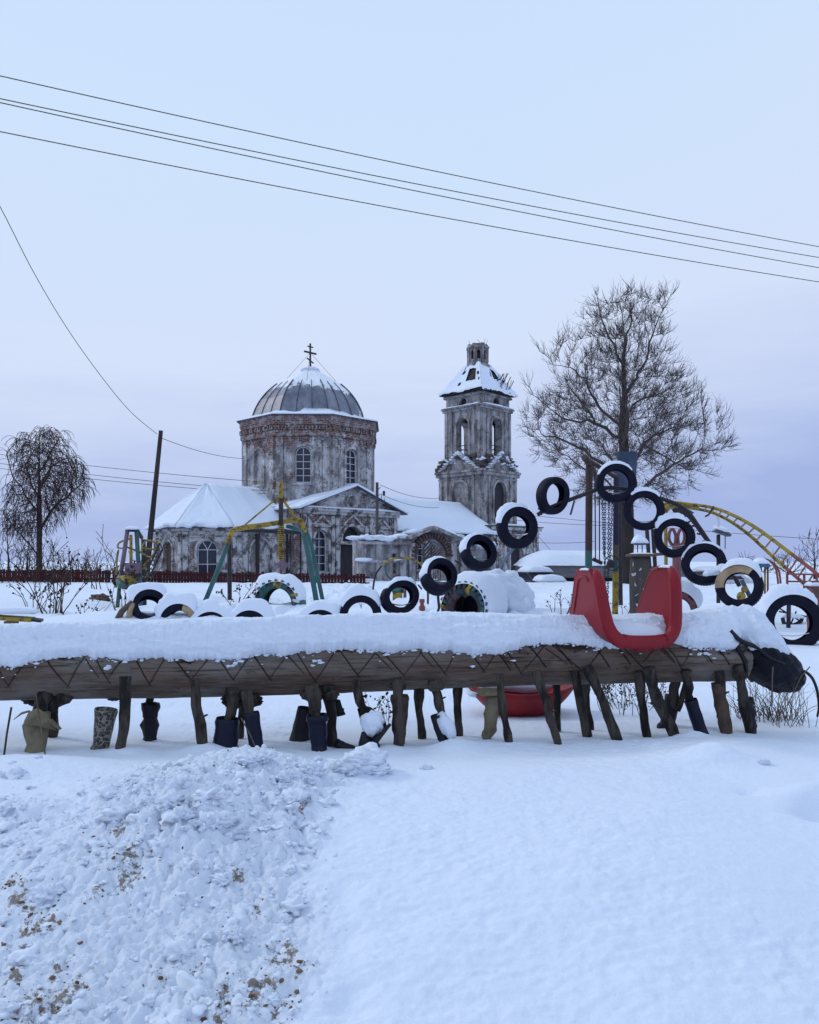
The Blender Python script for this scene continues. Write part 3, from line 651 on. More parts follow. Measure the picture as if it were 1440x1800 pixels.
# snow ledge on the front cornice
rs.pillow((0, -HW - .33, 5.42), 10.1, .42, .12, 0, .4, 5, (40, 6), 8)
ro = cbs(rf, 'transept_roof', M['slate']); cb(rs, 'snow_cover', M['farsnow'], ro, smooth=True)
# -- altar apse (east end)
poly = [(-5.35, -4.2), (-10.3, -4.2), (-12.7, -1.9), (-12.7, 1.9), (-10.3, 4.2), (-5.35, 4.2)]
aw = MB(); atm = MB()
for i in range(5):
    a = V3((*poly[i], 0)); b = V3((*poly[i + 1], 0)); L = (b - a).length; t = (a - b) / L; n = V3((t.y, -t.x, 0)); mid = (a + b) / 2
    if n.dot(mid - V3((-8, 0, 0))) < 0: n = -n
    cx_ = [-.1, 0, 0, 0, 0][i]; wd = [1.7, 1.35, 1.2, 1.35, 1.7][i]; z0 = .3; h = [2.75, 2.65, 2.6, 2.65, 2.75][i]
    aw.wall(mid, t, n, rect(-L / 2, -1.5, L / 2, 3.75), [arch(cx_, z0, wd, h)], .35)
    if i in (1, 3): window(mid, t, n, cx_, z0, wd, h, 2, 2, .2, True)
    else:
        fl = MB(); fl.add([mid - n * (.16 if i == 0 else .2) + t * x + V3((0, 0, z)) for x, z in arch(cx_, z0, wd, h)], [tuple(range(17))])
        cb(fl, 'blocked_window', M['wall_low'] if i in (0, 4) else M['brownboard'], uv=True)
    surround(atm, mid, t, n, cx_, z0, wd, h, .15, .1, i in (1, 3))
    Q = Matrix((t, n, V3((0, 0, 1)))).transposed()
    for x in (-L / 2 + .22, L / 2 - .22) + ((-1.4,) if i == 0 else ()): atm.box(mid + t * x + n * .05 + V3((0, 0, 1.0)), (.34, .14, 5.0), Q)
    atm.box(mid + n * .1 + V3((0, 0, 3.66)), (L + .2, .26, .16), Q); atm.box(mid + n * .04 + V3((0, 0, 3.2)), (L + .1, .16, .08), Q)
    atm.box(mid + t * cx_ + n * .1 + V3((0, 0, z0 + h + .25)), (.22, .2, .3), Q)
cb(aw, 'apse_wall', M['wall_low'], uv=True); cb(atm, 'apse_trim', M['trim'])
rf = MB(); rs = MB(); E = [(-5.35, -4.75, 3.75), (-10.5, -4.75, 3.75), (-13.25, -2.1, 3.75), (-13.25, 2.1, 3.75), (-10.5, 4.75, 3.75), (-5.35, 4.75, 3.75)]
T0, T1 = (-9.6, 0, 6.95), (-4.3, 0, 6.95); K = [(E[1], E[0], T1, T0), (E[2], E[1], T0, T0), (E[3], E[2], T0, T0), (E[4], E[3], T0, T0), (E[5], E[4], T0, T1)]
for i, (a, b, c, d) in enumerate(K):
    slab(rf, [a, b, c] + ([d] if c != d else []), .06); up = lambda p: (p[0], p[1], p[2] + .06)
    snowsheet(rs, up(a), up(b), up(c), up(d), .2, 20 + i, 12, .14)
ro = cb(rf, 'apse_roof', M['slate']); cb(rs, 'snow_cover', M['farsnow'], ro, smooth=True)
dp = MB(); dp.tube([(-5.7, -4.4, 3.7), (-5.75, -4.45, -1)], .1, 6); dp.tube([(-8.3, -4.42, 3.4), (-8.3, -4.42, 0)], .16, 6); cb(dp, 'drainpipe', M['steel'])
# -- refectory between the body and the tower, and the porch round the tower foot
ww = MB(); wt = MB(); o = V3((0, -4.3, 0))
hl = [arch(x, .8, 1.3, 2.4) for x in (8.4, 11.6, 14.8)]
ww.wall(o, tS, nS, rect(5.35, -1.5, 18.0, 3.9), hl, .4); ww.wall((0, 4.3, 0), (-1, 0, 0), (0, 1, 0), rect(-18, -1.5, -5.35, 3.9))
ww.wall((0, -4.6, 0), tS, nS, rect(18.0, -1.5, 25.6, 4.75), [arch(21.8, .3, 1.9, 2.9)], .4)
ww.wall((18.0, 0, 0), (0, -1, 0), (-1, 0, 0), rect(-4.6, -1.5, 4.6, 4.75)); ww.wall((25.6, 0, 0), (0, 1, 0), (1, 0, 0), rect(-4.6, -1.5, 4.6, 4.75)); ww.wall((0, 4.6, 0), (-1, 0, 0), (0, 1, 0), rect(-25.6, -1.5, -18, 4.75))
cb(ww, 'refectory_wall', M['wall_low'], uv=True)
for x in (8.4, 11.6, 14.8): window(o, tS, nS, x, .8, 1.3, 2.4, 2, 3, .25); surround(wt, o, tS, nS, x, .8, 1.3, 2.4)
surround(wt, (0, -4.6, 0), tS, nS, 21.8, .3, 1.9, 2.9, .2, .12)
wt.box((11.6, -4.42, 3.75), (12.6, .3, .3)); wt.box((21.8, -4.75, 4.6), (7.9, .35, .3)); wt.box((21.8, -4.7, 4.2), (7.7, .2, .12))
for x in (18.3, 18.8, 20.0, 23.6, 24.8, 25.3): wt.box((x, -4.66, 1.5), (.32, .14, 6))
cb(wt, 'refectory_trim', M['trim'])
dk = MB(); dk.add([(21.8 + a - 21.8, -4.3, b) for a, b in arch(21.8, .3, 1.9, 2.9)], [tuple(range(17))]); cb(dk, 'blocked_window', M['dark'])
rf = MB(); rs = MB()
for s_ in (-1, 1):
    a, b, c, d = (4.6, s_ * 4.85, 3.92), (18.8, s_ * 4.85, 3.92), (18.8, 0, 7.0), (4.6, 0, 7.0)
    slab(rf, [a, b, c, d], .06); snowsheet(rs, (4.6, s_ * 4.85, 3.99), (18.8, s_ * 4.85, 3.99), (18.8, 0, 7.08), (4.6, 0, 7.08), .26, 40 + s_, 18, .2)
slab(rf, [(17.8, -5.05, 4.78), (25.9, -5.05, 4.78), (25.9, 5.05, 4.9), (17.8, 5.05, 4.9)], .1)
rs.pillow((22.6, -1.5, 4.88), 6.2, 6.6, .25, 0, .3, 3, (16, 16), 6)
ro = cb(rf, 'refectory_roof', M['slate']); cb(rs, 'snow_cover', M['farsnow'], ro, smooth=True)
# -- bell tower
TX = 21.6
tw = MB(); tt = MB(); rag = MB(); snw = MB(); dkl = []
rg = np.random.RandomState(9)
for i in range(4):
    an = -math.pi / 2 + i * math.pi / 2; n = V3((math.cos(an), math.sin(an), 0)); n = V3((round(n.x), round(n.y), 0)); t = V3((-n.y, n.x, 0)); c = V3((TX, 0, 0)); Q = Matrix((t, n, V3((0, 0, 1)))).transposed()
    B = lambda a, z, wd, h, pr, base: tt.box(c + n * (base + pr / 2 - .02) + t * a + V3((0, 0, z)), (wd, pr, h), Q)
    H1 = 2.78; o = c + n * H1
    tw.wall(o, t, n, rect(-H1, 3.5, H1, 10.1), [arch(0, 5.4, 1.9, 3.9)], .28)
    dkt = MB(); dkt.add([o - n * .24 + t * a + V3((0, 0, b)) for a, b in arch(0, 5.4, 1.9, 3.9)], [tuple(range(17))]); dkl.append((dkt, 'louvred_door', 'dark') if i in (0, 2) else (dkt, 'blind_niche', 'wall_tower')); dkt = MB()
    surround(tt, o, t, n, 0, 5.4, 1.9, 3.9, .24, .12, False)
    for a in (-2.48, -1.72, 1.72, 2.48): B(a, 6.9, .34, 6.2, .16, H1)
    B(0, 10.0, 5.9, .3, .3, H1); B(0, 10.28, 6.1, .22, .4, H1); B(0, 9.6, 5.6, .1, .12, H1)
    tw.wall(o - n * .05, t, n, rect(-H1 + .05, 10.1, H1 - .05, 11.1), (), .3)
    tw.wall(o + n * .1, t, n, [(-2.0, 10.4), (2.0, 10.4), (0, 11.9)], (), .6)
    for s_ in (-1, 1):
        tt.beam(o + n * .2 + t * s_ * 2.35 + V3((0, 0, 10.35)), o + n * .2 + V3((0, 0, 12.0)), .5, .2)
        for k in range(9):
            u = k / 8; p = o + n * .22 + t * s_ * 2.3 * (1 - u) + V3((0, 0, 10.5 + 1.62 * u)); snw.blob(p, (.30 + .1 * rg.rand(), .30, .07 + .10 * rg.rand() ** 2), 2, .5, k + i * 9)
    for k in range(60):                                              # ragged brick where the upper cornice fell off
        a = rg.uniform(-2.85, 2.85); z = rg.uniform(10.4, 11.5 + .3 * (abs(a) < 2)); d = rg.uniform(-.5, .22)
        if abs(a) < 1.9 and z < 11.2: continue
        rag.box(o + n * d + t * a + V3((0, 0, z)), (rg.uniform(.3, .8), rg.uniform(.3, .6), rg.uniform(.12, .35)), Q @ Matrix.Rotation(rg.normal() * .12, 3, 'X'))
    for k in range(26):
        a = rg.uniform(-2.85, 2.85); snw.blob(o + n * rg.uniform(-.5, .2) + t * a + V3((0, 0, rg.uniform(11.0, 11.65))), (rg.uniform(.1, .4), rg.uniform(.1, .35), rg.uniform(.04, .14)), 2, .5, k + 60 * i)
    H2 = 2.38; o = c + n * H2
    tw.wall(o, t, n, rect(-H2, 11.0, H2, 16.7), [arch(0, 11.9, 1.55, 3.75)], .75)
    surround(tt, o, t, n, 0, 11.9, 1.55, 3.75, .22, .1, False)
    for a in (-2.1, -1.45, 1.45, 2.1): B(a, 13.8, .3, 5.5, .13, H2)
    B(0, 16.5, 5.0, .2, .2, H2); B(0, 16.7, 5.2, .16, .3, H2); snw.pillow(o + n * .14 + V3((0, 0, 16.78)), 4.8 if n.y else .5, .5 if n.y else 4.8, .12, 0, .5, i, (24, 6) if n.y else (6, 24), 8)
    H3 = 2.26; o = c + n * H3
    tw.wall(o, t, n, rect(-H3, 16.7, H3, 18.15), [circ(0, 17.15, .48)], .3)
    dkt.add([o - n * .26 + t * a + V3((0, 0, b)) for a, b in circ(0, 17.15, .48)], [tuple(range(18))]); dkl.append((dkt, 'round_opening', 'dark'))
    surround(tt, o, t, n, 0, 16.75, .96, .9, .14, .08, False); B(0, 17.85, 4.9, .2, .25, H3)
    for a in (-2.0, 2.0): B(a, 17.2, .3, 1.2, .1, H3)
tower = cb(tw, 'bell_tower', M['wall_tower'], uv=True)
cb(tt, 'tower_trim', M['wall_tower'], tower, uv=True); cb(rag, 'broken_cornice', M['brickrag'], tower); cb(snw, 'snow_cover', M['farsnow'], tower, smooth=True); [cb(q_, n_, M[k_], tower, uv=True) for q_, n_, k_ in dkl]
fl = MB(); fl.box((TX, 0, 11.35), (4.6, 4.6, .3)); cb(fl, 'belfry_floor', M['roofboard'], tower); fl = MB(); fl.box((TX, 0, 16.5), (4.6, 4.6, .2)); cb(fl, 'belfry_ceiling', M['roofboard'], tower)
gr = MB()
for i in range(4):
    an = i * math.pi / 2; n = V3((math.cos(an), math.sin(an), 0)); t = V3((-n.y, n.x, 0))
    for z in (12.5, 12.95): gr.beam(V3((TX, 0, z)) + n * 2.1 - t * .8, V3((TX, 0, z)) + n * 2.1 + t * .8, .05, .07)
cb(gr, 'belfry_rail', M['greypole'], tower)
def sqroof(prof, nseg=12):
    rows = []
    for r_, z in prof:
        row = []; c = [V3((TX + sx * r_, sy * r_, z)) for sx, sy in ((-1, -1), (1, -1), (1, 1), (-1, 1))]
        for i in range(4):
            for k in range(nseg): row.append(c[i].lerp(c[(i + 1) % 4], k / nseg))
        row.append(row[0].copy()); rows.append(row)
    return rows
rp = [(2.78, 18.1), (2.72, 18.2), (2.4, 18.65), (2.1, 19.1), (1.8, 19.65), (1.5, 20.2), (1.2, 20.7), (.9, 21.1)]
rb = MB(); rb.grid(sqroof(rp)); rr = rp[0][0]; rb.add([V3((TX + sx * rr, sy * rr, 18.1)) for sx, sy in ((-1, -1), (1, -1), (1, 1), (-1, 1))], [(0, 1, 2, 3)])
troof = cb(rb, 'tower_roof', M['roofboard'])
rs = MB(); rows = sqroof([(r_ + .07, z + .09) for r_, z in [(2.8, 18.1), (2.82, 18.25), (2.62, 18.5), (2.4, 18.72), (2.22, 18.98), (2.05, 19.25), (1.87, 19.55), (1.7, 19.9), (1.52, 20.25), (1.32, 20.55), (1.1, 20.85), (.9, 21.15)]], 24)
nj = len(rows[0]) - 1; keep = []
for i, row in enumerate(rows):
    for j, p in enumerate(row):
        d = float(fbm(np.array(j * .19), np.array(i * .35), 3, 91)); p.z += .16 * d; keep.append(d)
holes = lambda i, j: (5 <= i <= 8 and 13 + 72 <= j <= 19 + 72) or (6 <= i <= 8 and 13 <= j <= 17) or (i > 3 and i < 11 and (keep[i * len(rows[0]) + j] < -.85 - .02 * (i % 3)))
kk = len(rows[0]); fs = [(i * kk + j, i * kk + j + 1, (i + 1) * kk + j + 1, (i + 1) * kk + j) for i in range(len(rows) - 1) for j in range(kk - 1) if not holes(i, j)]
rs.add([p for r_ in rows for p in r_], fs); cb(rs, 'snow_cover', M['farsnow'], troof, smooth=True)
bs = MB()
for k in range(16):                                                  # broken laths sticking out of the east and south slopes
    a = rg.uniform(.4, 2.3); z = rg.uniform(18.4, 19.6); r_ = np.interp(z, [18.2, 18.65, 19.65, 20.2], [2.7, 2.4, 1.8, 1.5])
    p = V3((TX + a, -r_, z)); bs.tube([p, p + V3((rg.uniform(-.1, .5), rg.uniform(-.5, -.05), rg.uniform(.4, 1.1)))], .04, 4)
for k in range(14):
    a = -2.5 + k * .385; bs.tube([(TX + a, -2.6, 18.15), (TX + a + rg.normal() * .1, -2.9 - .2 * rg.rand(), 18.0 + .1 * rg.normal())], .05, 4); bs.tube([(TX - 2.6, a, 18.15), (TX - 2.9 - .2 * rg.rand(), a, 18.0 + .1 * rg.normal())], .05, 4)
cb(bs, 'broken_lath', M['roofboard'], troof)
ln = MB(); lc = (TX, 0, 0)
ringstack(ln, [(1.15, 20.85), (1.15, 21.25), (1.0, 21.30), (1.0, 21.45)], 8, lc)
for i in range(8):
    an = -math.pi / 2 + i * math.pi / 4; n = V3((math.cos(an), math.sin(an), 0)); t = V3((-n.y, n.x, 0)); sw = 2 * .92 * math.tan(math.pi / 8)
    ln.wall(V3(lc) + n * .92, t, n, rect(-sw / 2, 21.45, sw / 2, 23.00), [arch(0, 21.75, .36, .9, 8)], .2)
    ln.box(V3(lc) + ngon(.95, 22.20)[i], (.16, .16, 1.5))
ringstack(ln, [(1.0, 22.85), (1.12, 22.90), (1.12, 23.05), (1.0, 23.10), (1.0, 23.20)], 8, lc)
for k in range(14):
    an = rg.uniform(0, 6.28); ln.box((TX + math.cos(an) * .85, math.sin(an) * .85, 23.22), (.3, .3, rg.uniform(.08, .3)), Matrix.Rotation(an, 3, 'Z'))
for k in range(6):
    an = rg.uniform(0, 6.28); p = V3((TX + math.cos(an) * .8, math.sin(an) * .8, 23.20)); ln.tube([p, p + V3((rg.normal() * .15, rg.normal() * .15, rg.uniform(.3, .65)))], .025, 4)
lant = cb(ln, 'lantern', M['wall_tower'], tower, uv=True)
il = MB(); ringstack(il, [(.6, 21.40), (.6, 22.90)], 8, lc); cb(il, 'lantern_core', M['dark'], tower)

# ------------------------------------------------------------------ ruined gate in front of the church
gate = thing('ruined_gate', 'crumbling brick gateway with snowy coping and iron gate before the church', 'gateway', (1.2, 52, 0.1))
ga = P(630, 1000, 50); gb = P(868, 1000, 55.5); ga.z = gb.z = 0; L = (gb - ga).length; t = (gb - ga).normalized(); n = V3((t.y, -t.x, 0)); Q = Matrix((t, n, V3((0, 0, 1)))).transposed()
def gx_(px):                                                          # distance along the gate wall of a photo column
    k = (px - 720) / F; return (k * ga.y - ga.x) / (t.x - k * t.y)
g = MB(); gt = MB(); gs = MB(); c0 = gx_(757); zt = 3.05
out_ = [(0, -.8), (L, -.8), (L, 2.55), (gx_(826), 2.6), (gx_(800), 2.9), (c0 + .1, 3.55), (gx_(716), 2.95), (gx_(700), 2.95), (gx_(672), 2.75), (gx_(655), 2.85), (0, 2.8)]
g.wall(ga, t, n, out_, [arch(c0, -.6, 2.3, 3.4), rect(gx_(690), .6, gx_(697), 1.9)], .8, back=True)
for px in (636, 664, 706, 722, 795, 812, 862): gt.box(ga + t * gx_(px) + n * .1 + V3((0, 0, .8)), (.42, .28, 3.6), Q)
for a0, z0, a1, z1 in ((gx_(712), 2.9, c0, 3.62), (c0, 3.62, gx_(806), 2.85)): gt.beam(ga + t * a0 + V3((0, 0, z0)) + n * .25, ga + t * a1 + V3((0, 0, z1)) + n * .25, .6, .22)
for a0, a1, z in ((gx_(630), gx_(716), 2.55), (gx_(800), L, 2.3), (gx_(632), gx_(700), 1.4)): gt.box(ga + t * ((a0 + a1) / 2) + n * .16 + V3((0, 0, z)), (abs(a1 - a0), .5, .18), Q)
gw = g.build('gate_wall', M['wall_gate'], gate, uv=True); gt.build('gate_trim', M['wall_gate'], gate, uv=True)
ar = MB()
for k in range(19):
    an = math.pi * (k + .5) / 19; r_ = 1.42; p = ga + t * (c0 + r_ * math.cos(an)) + n * .1 + V3((0, 0, 1.65 + r_ * math.sin(an))); ar.box(p, (.42, .34, .17), Q @ Matrix.Rotation(-an, 3, 'Y'))
ar.build('arch_bricks', M['brickrag'], gate)
for k in range(34):
    a = rg.uniform(0, 1); px = 628 + a * 242; aa = gx_(px); z = np.interp(px, [628, 655, 672, 700, 716, 757, 800, 826, 870], [2.8, 2.85, 2.75, 2.9, 3.05, 3.75, 3.0, 2.62, 2.55])
    if 735 < px < 785 and k % 2: continue
    gs.blob(ga + t * aa - n * rg.uniform(-.25, .5) + V3((0, 0, z + .04)), (rg.uniform(.35, .7), rg.uniform(.3, .55), rg.uniform(.1, .24)), 2, .35, k)
for px, z in ((634, 1.5), (640, 1.5), (690, 1.52), (646, .2), (700, .3), (820, 1.6), (840, 2.45)): gs.blob(ga + t * gx_(px) + n * .32 + V3((0, 0, z)), (.45, .25, .12), 2, .3, px)
gs.build('snow_cover', M['farsnow'], gate, smooth=True)
ig = MB()
for k in range(12):
    a = c0 - 1.05 + k * .19; ig.tube([ga + t * a - n * .4 + V3((0, 0, -.4)), ga + t * a - n * .4 + V3((0, 0, 1.75 + .35 * math.sin(k * 1.1)))], .022, 4)
for z in (.1, .9, 1.6): ig.beam(ga + t * (c0 - 1.1) - n * .4 + V3((0, 0, z)), ga + t * (c0 + 1.1) - n * .4 + V3((0, 0, z)), .04, .05)
for px, z in ((722, 1.75), (738, 2.35), (764, 1.9)): 
    p = ga + t * gx_(px) - n * .4 + V3((0, 0, z)); ig.tube([p - V3((0, 0, .6)), p + V3((0, 0, .55))], .03, 4); ig.beam(p - t * .22 + V3((0, 0, .3)), p + t * .22 + V3((0, 0, .3)), .05, .05)
ig.build('iron_gate', M['steel'], gate)
lm = MB()
for k in range(8): lm.box(ga + t * (c0 - .5 + k * .13) + n * .12 + V3((0, 0, 2.35 - k * .13)), (.09, .06, 1.1 + .2 * rg.rand()), Q @ Matrix.Rotation(.75, 3, 'Y'))
lm.build('hanging_lath', M['greypole'], gate)
# ------------------------------------------------------------------ log centipede
A0 = V3((PX(-230, 3.98), 3.93, .880)); A1 = V3((PX(1300, 4.46), 4.46, .925)); LT = (A1 - A0); LL = LT.length; LT.normalize()
LN = V3((LT.y, -LT.x, 0)).normalized()                                # towards the viewer
LU = LT.cross(LN) * -1 if LT.cross(LN).z < 0 else LT.cross(LN)
def logp(px):                                                         # distance along the log of a photo column
    k = (px - 720) / F; return (k * A0.y - A0.x) / (LT.x - k * LT.y)
logt = thing('log_centipede', 'long log on many branch legs carved like a centipede, thick snow along its back', 'log sculpture', (A0.lerp(A1, .5).x, A0.lerp(A1, .5).y, .5))
sN = 1300; ss = np.linspace(0, LL, sN)
ang = np.concatenate([np.linspace(R(-190), R(20), 36)[:-1], np.linspace(R(20), R(125), 120), np.linspace(R(125), R(170), 16)[1:-1]])   # 0 = up, 90 = viewer
SS, AA = np.meshgrid(ss, ang, indexing='ij')
rad = 0.150 - 0.006 * SS / LL + 0.004 * fbm(SS * 1.3, AA * 1.5, 3, 3) + 0.0012 * vn(SS * 9, AA * 14, 5) + 0.0006 * vn(SS * 16, AA * 70, 6)
rad = rad - 0.004 * sst(0.45, 0.8, vn(SS * 1.6, AA * 9, 12)) - 0.005 * sst(.62, .9, vn(SS * 2.5 + 9, AA * 22, 13)) 
gr_px = [(-40, 0), (32, 0), (135, 0), (205, 0), (272, 0), (345, 0), (415, 0), (478, 0), (555, 0), (628, 0), (705, 0), (775, 0), (840, 0), (905, 0), (1010, 1), (1112, 1), (1180, 0)]
gro = np.zeros_like(rad)
rg = np.random.RandomState(21)
def groove(s0, a0, s1, a1, wd=.0036, dp=.015):
    global gro
    x = SS; y = AA * .15; x0, y0, x1, y1 = s0, a0 * .15, s1, a1 * .15
    d = np.array([x1 - x0, y1 - y0]); L2 = d @ d
    t = np.clip(((x - x0) * d[0] + (y - y0) * d[1]) / L2, 0, 1.0)
    bow = 0
    dist = np.hypot(x - x0 - t * d[0] - bow, y - y0 - t * d[1]); gro = np.maximum(gro, dp * np.exp(-(dist / wd) ** 2) * (1 - .35 * t))
for i, (p, q_) in enumerate(gr_px):
    s = logp(p); nxt = logp(gr_px[i + 1][0]) if i + 1 < len(gr_px) else s + .2; prv = logp(gr_px[i - 1][0]) if i else s - .2
    lo = R(112 + rg.uniform(-5, 8)); hi = R(44)
    j_ = rg.uniform(.42, .62); groove(s - (s - prv) * j_, hi, s + .014 * rg.rand(), lo + .05, rg.uniform(.0026, .004)); groove(s + (nxt - s) * rg.uniform(.4, .6), hi, s - .010 * rg.rand(), lo + R(rg.uniform(-12, 4)), rg.uniform(.0024, .004), .013)
    if rg.rand() < .6: groove(s + (nxt - s) * .40, R(62), s + (nxt - s) * .74, R(98), .0035, .012)
for p in (870, 930, 975, 1040, 1075, 1150, 1215, 1245, 1275): groove(logp(p) - .05, R(45), logp(p) + .055, R(104 + rg.uniform(-8, 8)), .0042, .016)
for k in range(46):                                                   # drying cracks along the grain
    s0 = rg.uniform(.4, LL - .3); a0 = R(rg.uniform(62, 150)); groove(s0, a0, s0 + rg.uniform(.08, .45), a0 + rg.normal() * .06, rg.uniform(.0012, .0022), rg.uniform(.004, .011))
rad = rad - gro
CE = A0[None] if False else np.array(A0[:])
ctr = CE + SS[..., None] * np.array(LT[:]); ctr[..., 2] += .006 * np.sin(SS * 2.2)
pos = ctr + (np.cos(AA) * rad)[..., None] * np.array((0, 0, 1.)) + (np.sin(AA) * rad)[..., None] * np.array(LN[:])
b = MB(); na = len(ang); idx = lambda i, j: i * na + (j % na)
b.v = [tuple(p) for p in pos.reshape(-1, 3)]
b.f = [(i * na + j, i * na + (j + 1) % na, (i + 1) * na + (j + 1) % na, (i + 1) * na + j) for i in range(sN - 1) for j in range(na)]; b.m = [0] * len(b.f)
b.f += [tuple(range(na)), tuple(range((sN - 1) * na, sN * na))]; b.m += [0, 0]; shadev = np.clip(gro / .010, 0, 1)
def log_mat():
    m, n, l, b = mat('log_wood'); co = tcn(n)
    g = noise(n, l, co, 5, 8, 0.7, 0.6, vec=(.55, 3, 7)); k = noise(n, l, co, 2.2, 5, .6, vec=(.7, 1.5, 2)); f = noise(n, l, co, 30, 5, .7, vec=(.12, 1, 1.6))
    c = mixc(n, l, rampn(n, l, g, .3, .7), (0.165, 0.116, 0.090), (0.055, 0.039, 0.032))
    c = mixc(n, l, rampn(n, l, k, .44, .62), c, (0.19, 0.165, 0.150))
    c = mixc(n, l, rampn(n, l, f, .56, .72), c, (0.03, 0.022, 0.02))
    sp = n.new('ShaderNodeSeparateXYZ'); l.new(co, sp.inputs[0])
    zr = n.new('ShaderNodeMapRange'); zr.inputs[1].default_value = .43; zr.inputs[2].default_value = .52; l.new(sp.outputs[2], zr.inputs[0]); bk = noise(n, l, co, 7, 6, .7, vec=(.6, 1, 1.4)); c = mixc(n, l, rampn(n, l, nmath(n, l, 'ADD', bk, nmath(n, l, 'MULTIPLY', zr.outputs[0], .22)), .64, .70), c, (.026, .018, .018)); r = noise(n, l, co, 3.5, 5, .7, vec=(.6, 1, 2)); c = mixc(n, l, rampn(n, l, r, .62, .7), c, (0.17, 0.085, 0.05))
    at = n.new('ShaderNodeAttribute'); at.attribute_name = 'groove_shade'; c = mixc(n, l, rampn(n, l, at.outputs['Fac'], .45, 1.0), c, (0.018, 0.013, 0.012)); ch = noise(n, l, co, 6, 4, .7, .3); c = mixc(n, l, rampn(n, l, ch, .66, .72), c, (0.014, 0.011, 0.012))  # shade of grooves and cracks painted into the wood colour, darker with depth
    l.new(c, b.inputs['Base Color']); b.inputs['Roughness'].default_value = .85; b.inputs['Specular IOR Level'].default_value = .2
    bump(n, l, b, nmath(n, l, 'ADD', g, f), .5, .006); return m
M['log'] = log_mat()
lo_ = b.build('log_body', M['log'], logt, smooth=False); lo_.data.polygons.foreach_set('use_smooth', [True] * len(lo_.data.polygons)); lo_.data.attributes.new('groove_shade', 'FLOAT', 'POINT').data.foreach_set('value', shadev.astype(np.float32).ravel())
# snow along its back, running down over the head
spts = 1150; NA = 80; s2 = np.linspace(-0.02, LL + .34, spts)
edgeF = R(63) + R(8) * fbm(s2 * 2.6, s2 * 0, 4, 81) + R(3.6) * fbm(s2 * 13, s2 * 0 + 2, 4, 83) + R(2.2) * vn(s2 * 90, s2 * 0 + 4, 84) - R(10) * sst(logp(1085), logp(1110), s2) * sst(logp(1185), logp(1165), s2)
edgeF = edgeF - R(24) * np.exp(-((s2 - logp(1283)) / .03) ** 2)
uu = np.linspace(0, 1, NA); e = edgeF[:, None]; PH = -R(80) + (e + R(80)) * uu[None, :] ** .9
S2 = np.repeat(s2[:, None], NA, 1)
th = np.interp(S2, [0, logp(400), logp(950), logp(1060), logp(1200), logp(1260), LL, LL + .34], [.088, .094, .105, .09, .10, .135, .135, .05])
eS = (R(66) + R(8) * fbm(s2 * 2.6, s2 * 0, 2, 81) - R(10) * sst(logp(1085), logp(1110), s2) * sst(logp(1185), logp(1165), s2) - R(24) * np.exp(-((s2 - logp(1283)) / .05) ** 2))[:, None]; fall = np.clip((eS - PH) / R(38), .12, 1) * np.clip((e - PH) / R(7), 0, 1); fallb = np.clip((PH + R(80)) / R(30), 0, 1)
thk = th * (.06 + .94 * fall ** .62) * np.sqrt(fallb) * (fall > 0)
thk = thk * (1 + .16 * fbm(S2 * 1.1, PH * 1.4, 3, 85)) + (.008 * fbm(S2 * 5, PH * 5, 4, 86) + .0075 * fbm(S2 * 5, PH * 13, 3, 93) + .0050 * vn(S2 * 34, PH * 16, 87) + .006 * np.abs(vn(S2 * 18, PH * 14, 90)) + .0042 * vn(S2 * 80, PH * 30, 88)) * np.sqrt(fall) * (.35 + .65 * sst(R(5), R(30), PH))
lip = .012 * np.sin(np.clip((PH - R(12)) / R(16), 0, 1) * math.pi) * (1 + .5 * fbm(S2 * 2.5, PH * 0, 2, 89)); thk = thk + lip * (fall > .3)
rr_ = np.interp(S2, [0, LL - .02, LL + .08, LL + .34], [.149, .145, .125, .05]) + thk - .004 * (fall <= .02)
c2 = np.array(A0[:]) + S2[..., None] * np.array(LT[:]); c2[..., 2] += np.interp(S2, [0, LL - .1, LL + .10, LL + .34], [0, 0, -.015, -.165])
pos = c2 + (np.cos(PH) * rr_)[..., None] * np.array((0, 0, 1.)) + (np.sin(PH) * rr_)[..., None] * np.array(LN[:])
b = MB(); b.grid([[tuple(p) for p in row] for row in pos]); b.add([tuple(p) for p in pos[-1]], [tuple(range(NA))]); b.build('snow_cover', M['snow'], logt, smooth=True)
b = MB(); rg = np.random.RandomState(4)
for k in range(260):                                                  # crumbs of snow caught on the wood below the edge
    s = rg.uniform(.6, LL - .1); a = float(np.interp(s, s2, edgeF)) + R(rg.uniform(-3, 4) + (22 * rg.rand() ** 2 if k % 5 == 0 else 0)); p = A0 + LT * s + V3((0, 0, 1)) * math.cos(a) * .152 + LN * math.sin(a) * .152
    r = .002 + .006 * rg.rand() ** 2; b.blob(p, (r * rg.uniform(1, 2.6), r, r * rg.uniform(.6, 1)), 2, .5, k, 2.5)
for px in (207, 413, 560, 1215):
    for k in range(5):
        a = R(80); p = A0 + LT * (logp(px) + rg.normal() * .02) + V3((0, 0, 1)) * math.cos(a + rg.normal() * .05) * .15 + LN * math.sin(a) * .15; b.blob(p, (.012, .007, .006), 2, .5, k)
tag(b.build('snow_crumbs', M['snow'], logt, smooth=True), kind='stuff')
